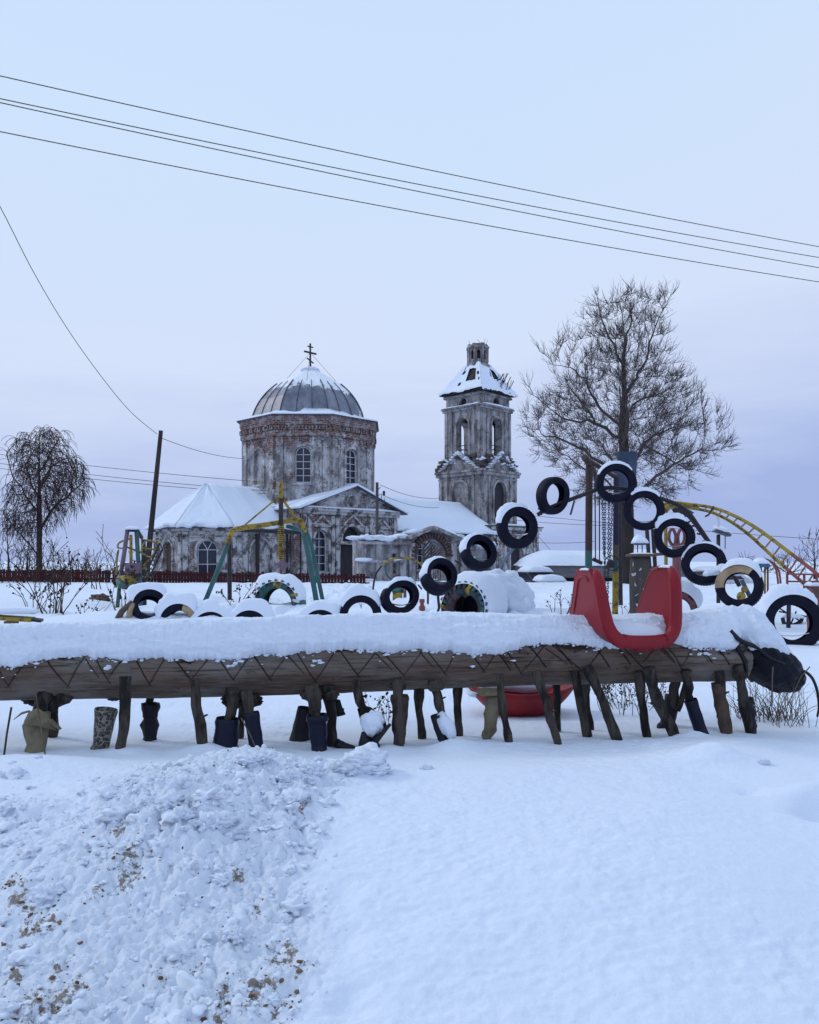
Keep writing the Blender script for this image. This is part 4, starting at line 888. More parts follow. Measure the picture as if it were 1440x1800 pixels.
# head: folded black rubber with a tongue
hd = MB(); rings = []
for px, py, a, h, d in ((1290, 1128, .05, .10, 4.44), (1302, 1140, .12, .115, 4.44), (1318, 1152, .15, .125, 4.45), (1340, 1160, .155, .135, 4.46), (1362, 1168, .145, .125, 4.47), (1384, 1177, .12, .10, 4.48), (1399, 1184, .085, .065, 4.49), (1409, 1189, .045, .03, 4.5), (1416, 1190, .012, .008, 4.5)):
    rings.append((P(px, py, d), LN, V3((0, 0, 1)), a, h))
rings = spline([V3((*r[0],)) for r in rings], 3); k_ = np.linspace(0, 8, len(rings)); aa_ = np.interp(k_, range(9), [.05, .12, .15, .155, .145, .12, .085, .04, .010]); hh_ = np.interp(k_, range(9), [.10, .125, .145, .155, .15, .125, .085, .04, .008])
hd.loft([(c, LN, V3((-.15, 0, 1)), a, h) for c, a, h in zip(rings, aa_, hh_)], 36, nz=.10, sd=4)
hdo = hd.build('head', M['headrubber'], logt, smooth=True)
ck = MB(); ck.tube(spline([P(1283, 1108, 4.26), P(1302, 1126, 4.27), P(1330, 1138, 4.28), P(1352, 1156, 4.30), P(1376, 1166, 4.33), P(1400, 1176, 4.4)], 5), [.018] * 10 + [.013] * 11 + [.008] * 5, 8, flat=.7)
ck.tube(spline([P(1286, 1115, 4.3), P(1298, 1140, 4.3), P(1310, 1165, 4.31), P(1312, 1190, 4.33)], 4), .012, 6)
ck.tube(spline([P(1410, 1180, 4.42), P(1398, 1192, 4.36), P(1380, 1188, 4.35)], 4), .010, 6)
ck.build('rubber_fold', M['bootblack'], logt, smooth=True)
tg = MB(); tg.tube(spline([P(1400, 1178, 4.45), P(1414, 1180, 4.42), P(1428, 1192, 4.4), P(1437, 1215, 4.4), P(1440, 1240, 4.4), P(1437, 1260, 4.4)], 5), [.010] * 5 + [.016] * 16 + [.012] * 5, 8, flat=.5); tg.build('tongue', M['bootblack'], logt, smooth=True)
# branch legs: top px,py -> foot px,py, width px, distance
LEGS = [(97, 1228, 92, 1332, 8, 4.2), (222, 1200, 211, 1352, 10, 3.80), (264, 1215, 262, 1300, 7, 4.2), (344, 1205, 357, 1332, 9.5, 3.86), (412, 1222, 398, 1285, 11, 3.92), (432, 1225, 444, 1275, 10, 3.90),
        (430, 1225, 421, 1318, 7, 4.25), (549, 1215, 557, 1285, 11, 3.95), (576, 1215, 590, 1318, 10, 4.05), (627, 1205, 640, 1262, 9, 4.0), (697, 1205, 700, 1325, 10, 3.95), (736, 1205, 742, 1306, 8, 4.25),
        (762, 1205, 778, 1268, 8, 4.05), (808, 1195, 806, 1290, 8, 4.3), (878, 1195, 897, 1312, 7.5, 4.02), (944, 1190, 987, 1308, 8, 4.05), (979, 1190, 982, 1292, 7, 4.4), (1012, 1190, 1033, 1295, 8.5, 4.25),
        (1027, 1190, 1040, 1290, 6.5, 4.45), (1034, 1182, 1092, 1303, 10, 4.12), (1118, 1190, 1143, 1293, 8.5, 4.25), (1136, 1184, 1192, 1292, 11, 4.2), (1190, 1190, 1180, 1262, 9, 4.5), (1203, 1190, 1216, 1240, 8, 4.3),
        (1264, 1190, 1270, 1262, 8, 4.35), (1298, 1180, 1318, 1280, 9, 4.33), (1212, 1192, 1192, 1250, 5, 4.45), (118, 1228, 60, 1262, 12, 3.95)]
knots = [(215, 1215, 16), (415, 1230, 22), (447, 1232, 14), (550, 1222, 18), (582, 1222, 13), (345, 1212, 9), (700, 1206, 13), (765, 1206, 14), (1038, 1190, 9), (1140, 1190, 10), (1300, 1188, 12), (60, 1228, 16), (200, 1222, 14)]
for i, (x0, y0, x1, y1, wd, d) in enumerate(LEGS):
    a = P(x0, y0, d + .02 if d < 4.15 else d - .05); a.z += .03; q = P(x1, y1, d); fz = gz(q.x, q.y) - .06
    if q.z > fz + .02 and i not in (4, 5, 7, 9, 12, 22, 23, 24, 26, 27): q.z = fz
    r = wd / F * d * .86; pts = []; rs_ = []
    for k in range(13):
        t = k / 12; p = a.lerp(q, t); p.x += r * .42 * float(fbm(np.array(t * 2.4 + i), np.array(i * 1.3), 3, 5)); p.y += r * .3 * float(fbm(np.array(t * 2.4 + i), np.array(i * 1.9), 3, 6)); pts.append(p)
        rs_.append(r * (1.22 - .26 * t + .22 * float(fbm(np.array(t * 5 + i * 2), np.array(i * .7), 3, 8))))
    m_ = MB(); m_.tube(pts, rs_, 14)
    if i % 3 == 0: m_.tube([pts[6], pts[6] + V3((rg.choice([-1, 1]) * r * 1.9, -r * .4, r * .9))], [r * .4, r * .2], 6)
    m_.build('leg', M['bark'], logt, smooth=True)
for i, (px, py, r) in enumerate(knots): kn = MB(); kn.blob(P(px, py, 4.05 if px < 1000 else 4.28), (r / F * 4 * 1.1, r / F * 4, r / F * 4 * .7), 4, .2, i, 2.6); kn.build('branch_stump', M['bark'], logt, smooth=True)

# ------------------------------------------------------------------ boots on the legs
BG = 'old boots pulled over the legs of the log'
def boot(name, label, cat, m, top, ank, toe, rt, ra, d, d2=None, foot=.05, fold=0, hollow=True, nz=.05, n=20):
    a = P(*top, d); k = P(*ank, d2 or d); tv = P(*toe, (d2 or d) - .03); ax = (k - a); L = ax.length; ax.normalize()
    e2 = V3((0, -1, 0)); e2 = (e2 - ax * e2.dot(ax)).normalized(); e1 = ax.cross(e2)
    rt = rt / F * d; ra = ra / F * d; rings = []
    if hollow: rings += [(a + ax * .07, e1, e2, rt * .80, rt * .72), (a + ax * .003, e1, e2, rt * .9, rt * .82)]
    if fold: rings += [(a, e1, e2, rt * 1.12, rt * 1.02), (a + ax * .03, e1, e2, rt * 1.14, rt * 1.04), (a + ax * .034, e1, e2, rt * 1.0, rt * .92)]
    else: rings += [(a, e1, e2, rt * .98, rt * .9), (a + ax * .012, e1, e2, rt * 1.02, rt * .93)]
    for t in (.12, .25, .4, .55, .7, .85, 1): r = rt + (ra - rt) * t; r *= 1 + nz * .5 * math.sin(t * 14); rings.append((a + ax * L * t, e1, e2, r, r * .92))
    tl = (tv - k).length
    if tl > .02:
        td = (tv - k).normalized(); u = td.cross(e2).normalized()
        if u.z < 0: u = -u
        for t, f in ((.35, .95), (.65, .85), (.9, .6), (1.0, .2)):
            c = k + td * tl * t + ax * .012 * t; w_ = (ax * (1 - t) + td * t).normalized(); g1 = w_.cross(e2).normalized(); g1 = g1 if g1.dot(e1) > 0 else -g1
            rings.append((c, g1, e2, ra * f, ra * f * .9))
    b = MB(); b.loft(rings, n, (True, True), nz=nz, sd=int(top[0]))
    o = b.build(name, m, origin=(k.x, k.y, k.z), smooth=True); tag(o, label, cat, BG); return o
def leopard():
    m, n, l, b = mat('leopard_print'); co = tcn(n); v = n.new('ShaderNodeTexVoronoi'); v.inputs['Scale'].default_value = 62; l.new(co, v.inputs[0])
    a = rampn(n, l, v.outputs[0], .28, .34); c = rampn(n, l, v.outputs[0], .52, .58); k = mixc(n, l, a, (.10, .085, .07), (.012, .011, .014)); l.new(mixc(n, l, c, k, (.20, .175, .14)), b.inputs['Base Color']); b.inputs['Roughness'].default_value = .45; return m
M['leopard'] = leopard()
b = MB(); c = P(65, 1285, 3.9)                                        # torn khaki boot leg with flapping cuff
b.loft([(P(72, 1250, 3.9), (1, 0, 0), (0, -1, 0), .03, .03), (P(68, 1258, 3.9), (1, 0, .3), (0, -1, 0), .055, .05), (P(64, 1272, 3.88), (1, 0, .1), (0, -1, 0), .062, .055), (P(63, 1290, 3.87), (1, 0, 0), (0, -1, 0), .055, .05), (P(64, 1308, 3.87), (1, 0, 0), (0, -1, 0), .044, .042), (P(62, 1318, 3.87), (1, 0, 0), (0, -1, 0), .047, .045), (P(61, 1345, 3.86), (1, 0, 0), (0, -1, 0), .045, .045)], 22, nz=.09, sd=3)
b.grid([[P(50, 1252, 3.86), P(66, 1244, 3.83), P(84, 1256, 3.86)], [P(42, 1268, 3.82), P(66, 1262, 3.79), P(92, 1272, 3.82)], [P(44, 1274, 3.81), P(66, 1274, 3.795), P(100, 1284, 3.81)], [P(46, 1276, 3.82), P(64, 1276, 3.80), P(106, 1286, 3.83)]])
b.tube([P(52, 1250, 3.87), P(38, 1254, 3.86), P(24, 1265, 3.86)], [.012, .014, .004], 6, flat=.4); b.tube([P(88, 1266, 3.83), P(99, 1276, 3.82), P(107, 1282, 3.82)], [.018, .016, .008], 7, flat=.4)
tag(b.build('boot', M['khaki'], origin=c, smooth=True), 'torn khaki canvas boot with flapping cuff, leftmost boot under the log', 'boot', BG)
b = MB(); b.tube([P(70, 1252, 3.9), P(73, 1236, 3.92), P(80, 1220, 3.95)], [.036, .034, .05], 10); b.build('leg', M['bark'], logt, smooth=True)
boot('boot', 'leopard print boot standing behind a bark covered leg', 'boot', M['leopard'], (187, 1246), (178, 1310), (164, 1326), 19.5, 14, 3.92, nz=.04)
boot('boot', 'tattered black boot wrapped round the leg right of the leopard boot', 'boot', M['bootblack'], (264, 1236), (263, 1305), (263, 1312), 14, 11, 4.15, nz=.22)
boot('boot', 'wide navy boot shaft set upright like a bucket on the snow', 'boot', M['bootblue'], (400, 1262), (395, 1326), (395, 1328), 20, 22, 3.90)
boot('boot', 'slim navy rubber boot tilted beside the bucket shaped one', 'boot', M['bootblue'], (442, 1252), (452, 1322), (465, 1333), 13.5, 12.5, 3.88)
boot('boot', 'squat black boot half hidden behind the boot with a rolled cuff', 'boot', M['bootblack'], (536, 1243), (527, 1302), (527, 1303), 12, 18, 4.2)
boot('boot', 'navy boot with a thick rolled cuff at mid log', 'boot', M['bootblue'], (557, 1256), (561, 1318), (561, 1318), 17.5, 13.5, 3.93, fold=1)
boot('boot', 'black shoe toe poking from the snow at the foot of a branch leg', 'boot', M['bootblack'], (590, 1305), (605, 1314), (632, 1322), 8, 9, 4.0, hollow=False)
b = MB()                                                              # boot lying open, its shaft heaped with snow
b.grid([[P(628, 1246, 4.02), P(640, 1240, 4.06), P(652, 1243, 4.08)], [P(634, 1270, 3.96), P(656, 1262, 4.06), P(676, 1262, 4.06)], [P(640, 1292, 3.92), P(660, 1292, 4.02), P(680, 1275, 4.0)], [P(642, 1318, 3.90), P(652, 1322, 3.95), P(658, 1316, 3.95)]])
b.tube([P(640, 1330, 3.90), P(656, 1308, 3.90), P(672, 1290, 3.90), P(686, 1273, 3.92)], [.05, .034, .02, .016], 10, flat=.5); b.tube([P(640, 1286, 3.91), P(641, 1305, 3.90), P(644, 1332, 3.90)], [.012, .03, .04], 8); b.tube([P(660, 1304, 3.9), P(668, 1318, 3.9), P(672, 1328, 3.9)], [.015, .009, .006], 6)
o = b.build('boot', M['bootblack'], origin=P(655, 1325, 3.93), smooth=True); tag(o, 'black boot lying open with a heap of snow in its shaft', 'boot', BG)
b = MB(); b.blob(P(654, 1272, 3.93), (.058, .05, .066), 4, .16, 5, 1.6, rot=Matrix.Rotation(.35, 3, 'Y')); b.build('snow_cap', M['snow'], o, smooth=True)
boot('boot', 'cracked brown boot shell behind the straight thick leg at mid log', 'boot', M['brownleather'], (703, 1222), (704, 1290), (703, 1318), 16, 9, 4.12, nz=.1)
o = boot('boot', 'black boot kicked over on its side with snow drifted on its right', 'boot', M['bootblack'], (768, 1256), (778, 1298), (788, 1308), 12, 9, 4.02)
b = MB(); b.blob(P(784, 1275, 4.0), (.038, .045, .075), 3, .2, 6, rot=Matrix.Rotation(-.45, 3, 'Y')); b.build('snow_cap', M['snow'], o, smooth=True)
boot('boot', 'wrinkled khaki boot in front of the red tub', 'boot', M['khaki'], (866, 1222), (861, 1284), (850, 1296), 13, 10.5, 4.2, nz=.16)
b = MB(); b.grid([[P(834, 1214, 4.2), P(850, 1208, 4.2), P(876, 1210, 4.2)], [P(846, 1224, 4.14), P(862, 1224, 4.12), P(880, 1222, 4.14)]]); b.build('cuff', M['khaki'], [q for q in COL.objects if q.get('label', '').startswith('wrinkled khaki')][0], smooth=True)
boot('boot', 'black boot with a pale mark at the back of the right legs', 'boot', M['bootblack'], (1183, 1222), (1174, 1272), (1158, 1284), 13, 13, 4.5)
boot('boot', 'navy boot leaning right under the head end, snow on its toe', 'boot', M['bootblue'], (1214, 1230), (1231, 1282), (1242, 1298), 11.5, 11, 4.28)
boot('boot', 'reddish brown leather boot on the second last leg', 'boot', M['brownleather'], (1262, 1200), (1274, 1270), (1278, 1292), 11.5, 11.5, 4.32, hollow=False, nz=.12)
boot('boot', 'ragged black boot on the last leg below the head', 'boot', M['bootblack'], (1310, 1228), (1320, 1276), (1321, 1292), 12, 10, 4.34, hollow=False, nz=.25)
# torn rag hanging under the log
b = MB(); b.grid([[P(588, 1228, 4.1), P(598, 1230, 4.1)], [P(590, 1244, 4.1), P(602, 1243, 4.09)], [P(594, 1258, 4.1), P(608, 1256, 4.1)]]); b.blob(P(599, 1250, 4.1), (.02, .006, .022), 2, .5, 2); tag(b.build('rag', M['bootblack'], origin=P(598, 1230, 4.1), smooth=True), 'torn black rag hanging between two legs at mid log', 'rag')

# ------------------------------------------------------------------ red double seat on the log
sx, sy, szz = PX(1131, 4.15), 4.15, 1.006
yaw = R(14); seat = thing('double_seat', 'red moulded plastic seat with two facing backs and snow in its pan', 'seat', (sx, sy, szz), rotz=yaw)
prof = [(x_ * 1.03, z_) for x_, z_ in [(-.276, .392), (-.272, .37), (-.256, .29), (-.238, .2), (-.220, .12), (-.192, .06), (-.148, .022), (-.08, .004), (0, 0), (.08, .002), (.14, .018), (.178, .055), (.195, .11), (.198, .2), (.196, .29), (.188, .385), (.184, .405)]]
pp = spline([V3((a, 0, z)) for a, z in prof], 4)
def depth(z): return float(np.interp(z, [0, .06, .12, .2, .3, .35, .38, .395, .405], [.30, .37, .39, .34, .27, .235, .20, .165, .12]))
def front(z): return float(np.interp(z, [.33, .37, .39, .405], [0, .008, .022, .045]))
rows = []
for i, p in enumerate(pp):
    D = depth(p.z); row = []; lf = -1 if p.x < -.15 else (1 if p.x > .15 else 0)
    fl_ = sst(.05, .2, p.z)
    for j in range(15):
        t = j / 14; y = front(p.z) + (D - front(p.z)) * t; x = p.x
        x += lf * float(fl_) * -.0 - (-.012 * t * float(fl_) if lf < 0 else .02 * t * float(fl_) if lf > 0 else 0)
        dish = -.02 * math.sin(math.pi * t) * (1 - float(fl_)); row.append(V3((x, y, p.z + dish + .06 * t * (1 - float(fl_)))))
    rows.append(row)
b = MB(); b.grid(rows); so_ = cb(b, 'seat_shell', M['red'], seat, smooth=True)
md = so_.modifiers.new('th', 'SOLIDIFY'); md.thickness = .022; md.offset = 0
md = so_.modifiers.new('bv', 'BEVEL'); md.width = .008; md.segments = 3; md.limit_method = 'ANGLE'; md.angle_limit = R(50)
b = MB(); cen = V3((0, 0, .22)); inn = [p + V3((0, front(p.z), 0)) + (V3((0, 0, 1)) if abs(p.x) < .12 else V3((-.9 if p.x > 0 else .9, 0, .35 if p.z < .09 else 0))).normalized() * .016 for p in pp]; b.tube([p + V3((0, -.006, 0)) for p in inn], [.010 + .021 * min(1, i / 6, (len(pp) - 1 - i) / 6) + .007 * math.exp(-((i - 30) / 14) ** 2) for i in range(len(pp))], 16, flat=1.0)
for side in (0, -1):
    e_ = [rows[i][j] for i, j in ([(side, j) for j in range(15)])]; b.tube(e_, [.011] * 14 + [.006], 10)
bk = [rows[i][14] for i in range(len(pp))]; b.tube(bk, .013, 10)
b.tube([pp[30] + V3((0, -.005, -.012)), pp[34] + V3((0, -.005, -.012))], .02, 8)
cb(b, 'rim', M['red'], seat, smooth=True)
b = MB()                                                              # pressed panel on the outside of the left back
def sp(i, t): return rows[i][0].lerp(rows[i][14], t) + V3((-.0125, -.003, 0))
ln_ = [sp(22, .93), sp(18, .90), sp(13, .87), sp(9, .83), sp(6, .78), sp(5, .62), sp(5, .35), sp(6, .26)]; b.tube(spline(ln_, 4), .0055, 6)
cb(b, 'pressed_edge', M['red'], seat, smooth=True)
b = MB()
for x, z in ((-.09, .012), (-.02, .008), (.05, .006), (.12, .018), (-.05, -.002), (.09, .0)): b.blob((x, -.041, z + .012), (.005, .004, .005), 1, 0)
cb(b, 'bolt', M['bolt'], seat)
b = MB(); rows_ = []
for i in range(25):
    u = i / 24; x = -.158 + .325 * u; row = []
    for j in range(15):
        t = j / 14; y = .018 + .33 * t; hgt = .05 * (1 - abs(2 * u - 1) ** 5) ** .5 * (1 - abs(2 * t - 1) ** 6) ** .5
        row.append((x - .035 * t, y, .036 + .05 * t + hgt * (1 + .16 * float(fbm(np.array(u * 3.0), np.array(t * 2.4), 4, 7))) + .03 * t * abs(2 * u - 1) ** 2))
    rows_.append(row)
b.grid(rows_); cb(b, 'snow_cover', M['snow'], seat, smooth=True)
b = MB(); b.pillow((rows[-1][7].x - .005, .07, .405), .03, .12, .014); b.pillow((rows[0][7].x - .01, .08, .392), .03, .10, .012); cb(b, 'snow_cap', M['snow'], seat, smooth=True)
b = MB(); rg = np.random.RandomState(8)
for k in range(46):
    i = rg.randint(0, len(pp)); j = rg.choice([0, 0, 13, 14, rg.randint(0, 14)]); p = rows[i][j] + V3((rg.normal() * .004, rg.normal() * .006 - (.02 if j == 0 else 0), .010))
    if p.z < .03: continue
    r = .0015 + .003 * rg.rand() ** 2; b.blob(p, (r * 1.4, r, r * .8), 1, .4, k)
tag(cb(b, 'snow_crumbs', M['snow'], seat, smooth=True), kind='stuff')
# red tub lying behind the log
b = MB(); c = P(915, 1212, 4.95); rows = []
for i in range(21):
    u = -1 + 2 * i / 20; wv = .34 * u; dp = .17 * (1 - abs(u) ** 2.4); hw = .19 * (1 - abs(u) ** 3) ** .6 + .001
    rows.append([c + V3((wv, hw * math.cos(a), -dp * math.sin(a) + .05 * u * u)) for a in np.linspace(0, math.pi, 15)])
b.grid(rows); o = b.build('tub', M['redtub'], origin=(c.x, c.y, gz(c.x, c.y)), smooth=True); tag(o, 'red plastic tub lying half sunk in snow behind the log legs', 'tub'); md = o.modifiers.new('s', 'SOLIDIFY'); md.thickness = .012
b = MB(); b.blob(P(838, 1213, 4.95), (.06, .1, .035), 3, .3, 2); b.blob(P(905, 1198, 4.97), (.26, .14, .06), 3, .2, 3); b.build('snow_cap', M['snow'], o, smooth=True)

# ------------------------------------------------------------------ tyres
CG = 'tyres bolted edge to edge in the humped chain'
def tyre(px, py, d, dia, w=.15, yaw=0, pitch=0, label='', inner=.58, capt=.06, capw=62, capoff=0, inside=True, tan=None, m='rubber', lug=0, group=CG, paints=None, squash=1.0, sqa=0, name='tyre', seg=96, deco=None):
    Rr = dia / 2 / F * d; c = P(px, py, d); n = V3((math.sin(yaw) * math.cos(pitch), -math.cos(yaw) * math.cos(pitch), math.sin(pitch))); e1 = V3((0, 0, 1)).cross(n).normalized(); e2 = n.cross(e1)
    if e2.z < 0: e2 = -e2
    h = w / 2; ri = inner * Rr; q = Rr - ri
    prof = [(ri, .72), (ri + .05 * q, .86), (ri + .3 * q, .98), (ri + .6 * q, 1.0), (ri + .84 * q, .95), (ri + .95 * q, .84), (Rr, .66), (Rr * 1.004, 0), (Rr, -.66), (ri + .95 * q, -.84), (ri + .84 * q, -.95), (ri + .6 * q, -1), (ri + .3 * q, -.98), (ri + .05 * q, -.86), (ri, -.72),
            (ri + .03 * q, -.66), (ri + .4 * q, -.82), (ri + .8 * q, -.72), (ri + .88 * q, 0), (ri + .8 * q, .72), (ri + .4 * q, .82), (ri + .03 * q, .66)]
    def pt(r_, ax_, ph):
        x, y = r_ * math.sin(ph), r_ * math.cos(ph)
        if squash != 1: ca, sa = math.cos(sqa), math.sin(sqa); u, v = x * ca + y * sa, -x * sa + y * ca; v *= squash; x, y = u * ca - v * sa, u * sa + v * ca
        return c + e1 * x + e2 * y + n * (ax_ * h)
    b = MB(); vs = []
    for i in range(seg):
        ph = 2 * math.pi * i / seg
        for k, (r_, ax_) in enumerate(prof):
            if lug:
                on = (i * lug // seg * 2 + (0 if (i * lug % seg) < seg / 2 else 1)) % 2
                if 4 <= k <= 9: r_ = r_ + (.16 * q if on else -.05 * q); ax_ = ax_ * (1.05 if on else .9)
            elif k in (5, 6, 8, 9) and i % 2: r_ *= .978; ax_ *= .95
            elif k == 7: r_ *= .996 if (i // 2) % 2 else 1
            vs.append(pt(r_ * (1 + .012 * math.sin(ph * 3 + px)), ax_, ph))
    k = len(prof); fs = []; ms = []
    for i in range(seg):
        for j in range(k): fs.append((i * k + j, i * k + (j + 1) % k, ((i + 1) % seg) * k + (j + 1) % k, ((i + 1) % seg) * k + j))
        dg = (360 * i / seg + 180) % 360 - 180
        mi = 0
        if tan and tan[0] <= dg <= tan[1]: mi = 1
        if paints:
            mi = paints[int(i * len(paints) / seg)]
        ms += [mi if (j < 11 or paints) else 0 for j in range(k)]
    b.add(vs, fs); b.m = ms
    mats = [M[m], M['rubbertan']] if not paints else [M['rubber'], M['teal' if dia < 90 else 'tealdim'], M['blue' if dia < 90 else 'bluedim'], M['yellow'], M['mauvedim']]
    o = b.build(name, mats, origin=c, smooth=True, sharp=42); tag(o, label, 'tyre', group)
    if capt:
        rows = []; na = 44; cw = R(capw); co = R(capoff)
        for i in range(na + 1):
            u = -1 + 2 * i / na; ph = co + cw * u; t = capt * max(0, 1 - abs(u) ** 2.6) ** .7 * (1 + .3 * float(fbm(np.array(u * 2.6 + px * .1), np.array(py * .1), 3, 3)))
            row = []
            for j in range(13):
                v = -1 + 2 * j / 12; over = h * (1.0 + .12 * min(1, t / .05)); rb = Rr * (.985 if abs(v) < .8 else .95) + (.03 * q if lug else 0)
                rr = rb + (t * max(0, 1 - abs(v) ** 3.2) ** .5 if 0 < j < 12 else -.02 * Rr); rr += .006 * float(vn(np.array(i * .6 + px), np.array(j * .5))) * (0 < j < 12)
                row.append(pt(rr, v * over / h, ph))
            rows.append(row)
        s = MB(); s.grid(rows); s.build('snow_cap', M['snow'], o, smooth=True)
    if inside:
        rows = []; zl = -ri * (.80 + .1 * math.sin(px))
        for i in range(21):
            x = (-1 + 2 * i / 20) * .62 * Rr; row = []
            for j in range(7):
                v = -1 + 2 * j / 6; zz = zl + .012 * float(vn(np.array(x * 9 + px), np.array(v * 1.5))) - .3 * h * 0
                bot = -math.sqrt(max(0, (.93 * Rr) ** 2 - x * x))
                z = max(bot, zl + .35 * x * x / Rr + zz - zl) * .5 ** (0) if True else 0
                row.append(c + e1 * x + e2 * (z * squash) + n * (v * .62 * h))
            rows.append(row)
        s = MB(); s.grid(rows); s.build('snow_inside', M['snow'], o, smooth=True)
    return o
T = tyre
T(1392, 1094, 8.8, 103, .20, R(-12), R(6), 'largest black tyre at the right end of the chain, thick snow on top', capt=0.1, capw=66, capoff=-14, inner=.60)
T(1300, 1031, 10.6, 80, .16, R(-28), R(10), 'tyre with tan painted sidewall near the right end of the chain', tan=(-100, 35), capt=0.07, capw=60, capoff=8, inner=.60, inside=False)
o_ = T(1238, 992, 11.2, 76, .17, R(-22), R(16), 'black tyre with snow slumped on its right, between tan tyre and arch', capt=0.035, capoff=-15, inner=0.62, inside=False)
s = MB()
for px, py, r in ((1252, 1005, .07), (1262, 1003, .09), (1274, 1000, .10), (1286, 1000, .09), (1243, 1008, .05), (1297, 1005, .08)): s.blob(P(px, py, 10.9), (r * 1.2, r, r * .72), 3, .2, px)
s.build('snow_cap', M['snow'], o_, smooth=True)
T(1185, 945, 11.4, 71, .14, R(-8), R(4), 'black tyre third down from the top on the right side of the arch', capt=0.08, capw=50, capoff=-14, inner=0.6)
T(1132, 897, 11.5, 72, .14, R(-8), R(2), 'black tyre just below and right of the topmost tyre', capt=0.05, capw=44, capoff=4, inner=0.63)
T(1083, 849, 11.6, 71, .14, R(-6), R(2), 'topmost black tyre beside the blue board at the arch crown', capt=0.035, capw=58, capoff=-6, inner=0.62)
T(972, 871, 11.6, 70, .16, R(34), R(-2), 'black oval looking tyre left of the tall post, next below the crown', capt=0, capw=46, capoff=-28, inner=0.64, inside=False, squash=.92, sqa=R(40))
T(909, 927, 11.6, 76, .16, R(18), R(4), 'wide black tyre on the left flank above the snow covered tractor tyre', capt=0.06, capw=56, capoff=-24, inner=0.54)
T(842, 972, 11.6, 74, .16, R(30), R(26), 'black tyre tipped upward behind the snow covered tractor tyre', capt=0.06, capw=52, capoff=-30, inner=.62, squash=.86, sqa=R(35))
T(772, 1014, 11.6, 76, .20, R(32), R(30), 'steeply tipped black tyre with snow lying in its bowl', capt=0.06, capw=58, capoff=-25, inner=0.62, squash=.80, sqa=R(38))
T(703, 1050, 11.6, 74, .16, R(26), R(14), 'black tyre pinched to points, left of the steeply tipped one', capt=0.07, capw=56, inner=0.62, squash=.80, sqa=R(20))
T(634, 1081, 11.5, 74, .20, R(6), R(4), 'half sunk black tyre at the left foot of the arch', capt=.13, capw=66, inner=.60, inside=False)
T(565, 1105, 11.5, 72, .20, R(0), R(2), 'nearly buried black tyre in the low middle of the chain', capt=.15, capw=84, inner=.58, inside=False)
T(441, 1106, 11.5, 72, .20, R(0), R(2), 'nearly buried black tyre in front of the swing frame legs', capt=.15, capw=80, inner=.58, inside=False)
T(373, 1108, 11.5, 70, .20, R(0), R(4), 'sunken black tyre beside the tyre with a tan right side', capt=.14, capw=78, inner=.60, inside=False)
T(316, 1093, 11.5, 68, .20, R(4), R(4), 'half sunk tyre with a tan right side at the left of the chain', tan=(15, 150), capt=.15, capw=72, capoff=-14, inner=.56, inside=False)
T(262, 1068, 11.6, 62, .22, R(26), R(24), 'leftmost black tyre of the chain, tipped beside the broken stakes', capt=.15, capw=70, capoff=-10, inner=.60)
s = MB()
for px, py, r in ((500, 1092, .14), (520, 1089, .16), (478, 1093, .13), (540, 1090, .13), (404, 1091, .13), (345, 1092, .12), (288, 1086, .13), (598, 1093, .12)): s.blob(P(px, py + 4, 11.5), (r * 1.7, r, r * .75), 3, .15, px)
tag(s.build('snow_drift', M['snow'], smooth=True), kind='stuff')
tt_ = T(492, 1060, 14.6, 80, .55, R(-6), R(2), 'teal and blue painted tractor tyre with lugs, snow heaped on it like a cap', capt=.17, capw=86, inner=.64, inside=False, lug=11, paints=[3, 1, 4, 1, 1, 1, 3, 2, 2, 1, 1, 1, 1, 1, 2, 2, 1, 1, 1, 1, 1, 1], group=None, seg=110)
big = T(832, 1072, 12.8, 92, .62, R(-34), R(6), 'big painted tractor tyre half buried, rounded heap of snow on its right', capt=.20, capw=100, capoff=4, inner=.52, inside=False, lug=12, paints=[3, 1, 1, 2, 1, 1, 2, 1, 1, 1, 1, 1, 4, 4, 3, 1, 4, 4, 4, 4, 1, 1], group=None, seg=110)
s = MB(); s.blob(P(894, 1056, 13.45), (.40, .42, .50), 4, .16, 8, 2.2); s.blob(P(862, 1036, 13.3), (.46, .36, .34), 4, .15, 3, 2.2); s.blob(P(830, 1026, 12.95), (.22, .26, .15), 3, .15, 9); s.blob(P(921, 1070, 13.2), (.13, .2, .2), 3, .2, 5); s.build('snow_cap', M['snow'], big, smooth=True)
b_ = MB(); q_ = V3((math.sin(R(-34)), -math.cos(R(-34)), 0)); ctr_ = P(832, 1072, 12.8) - q_ * .12; e_ = V3((-q_.y, q_.x, 0)); b_.loft([(ctr_, e_, V3((0, 0, 1)), .27, .27), (ctr_ - q_ * .1, e_, V3((0, 0, 1)), .27, .27)], 24); b_.build('hole_shade_disc', M['rubber'], big)  # dark disc added inside the tyre to stand for the shade in its hole
def lugs(o, px, py, d, Rr, yaw, pitch, w, cols, n=13, a0=-1.75, a1=1.75):
    nn = V3((math.sin(yaw) * math.cos(pitch), -math.cos(yaw) * math.cos(pitch), math.sin(pitch))); e1 = V3((0, 0, 1)).cross(nn).normalized(); e2 = nn.cross(e1); c = P(px, py, d) + nn * w * .5
    for k in range(n):
        a = a0 + (a1 - a0) * k / (n - 1); r_ = e1 * math.sin(a) + e2 * math.cos(a); t_ = nn.cross(r_); q = MB(); Q = Matrix((t_, r_, nn)).transposed()
        q.box(c + r_ * Rr * .93 - nn * .03, (.055, Rr * .22, .12), Q @ Matrix.Rotation(.35, 3, 'Z')); q.box(c + r_ * Rr * .82 + t_ * .015 - nn * .02, (.04, Rr * .14, .09), Q @ Matrix.Rotation(.7, 3, 'Z')); q.build('lug', M[cols[k % len(cols)]], o)
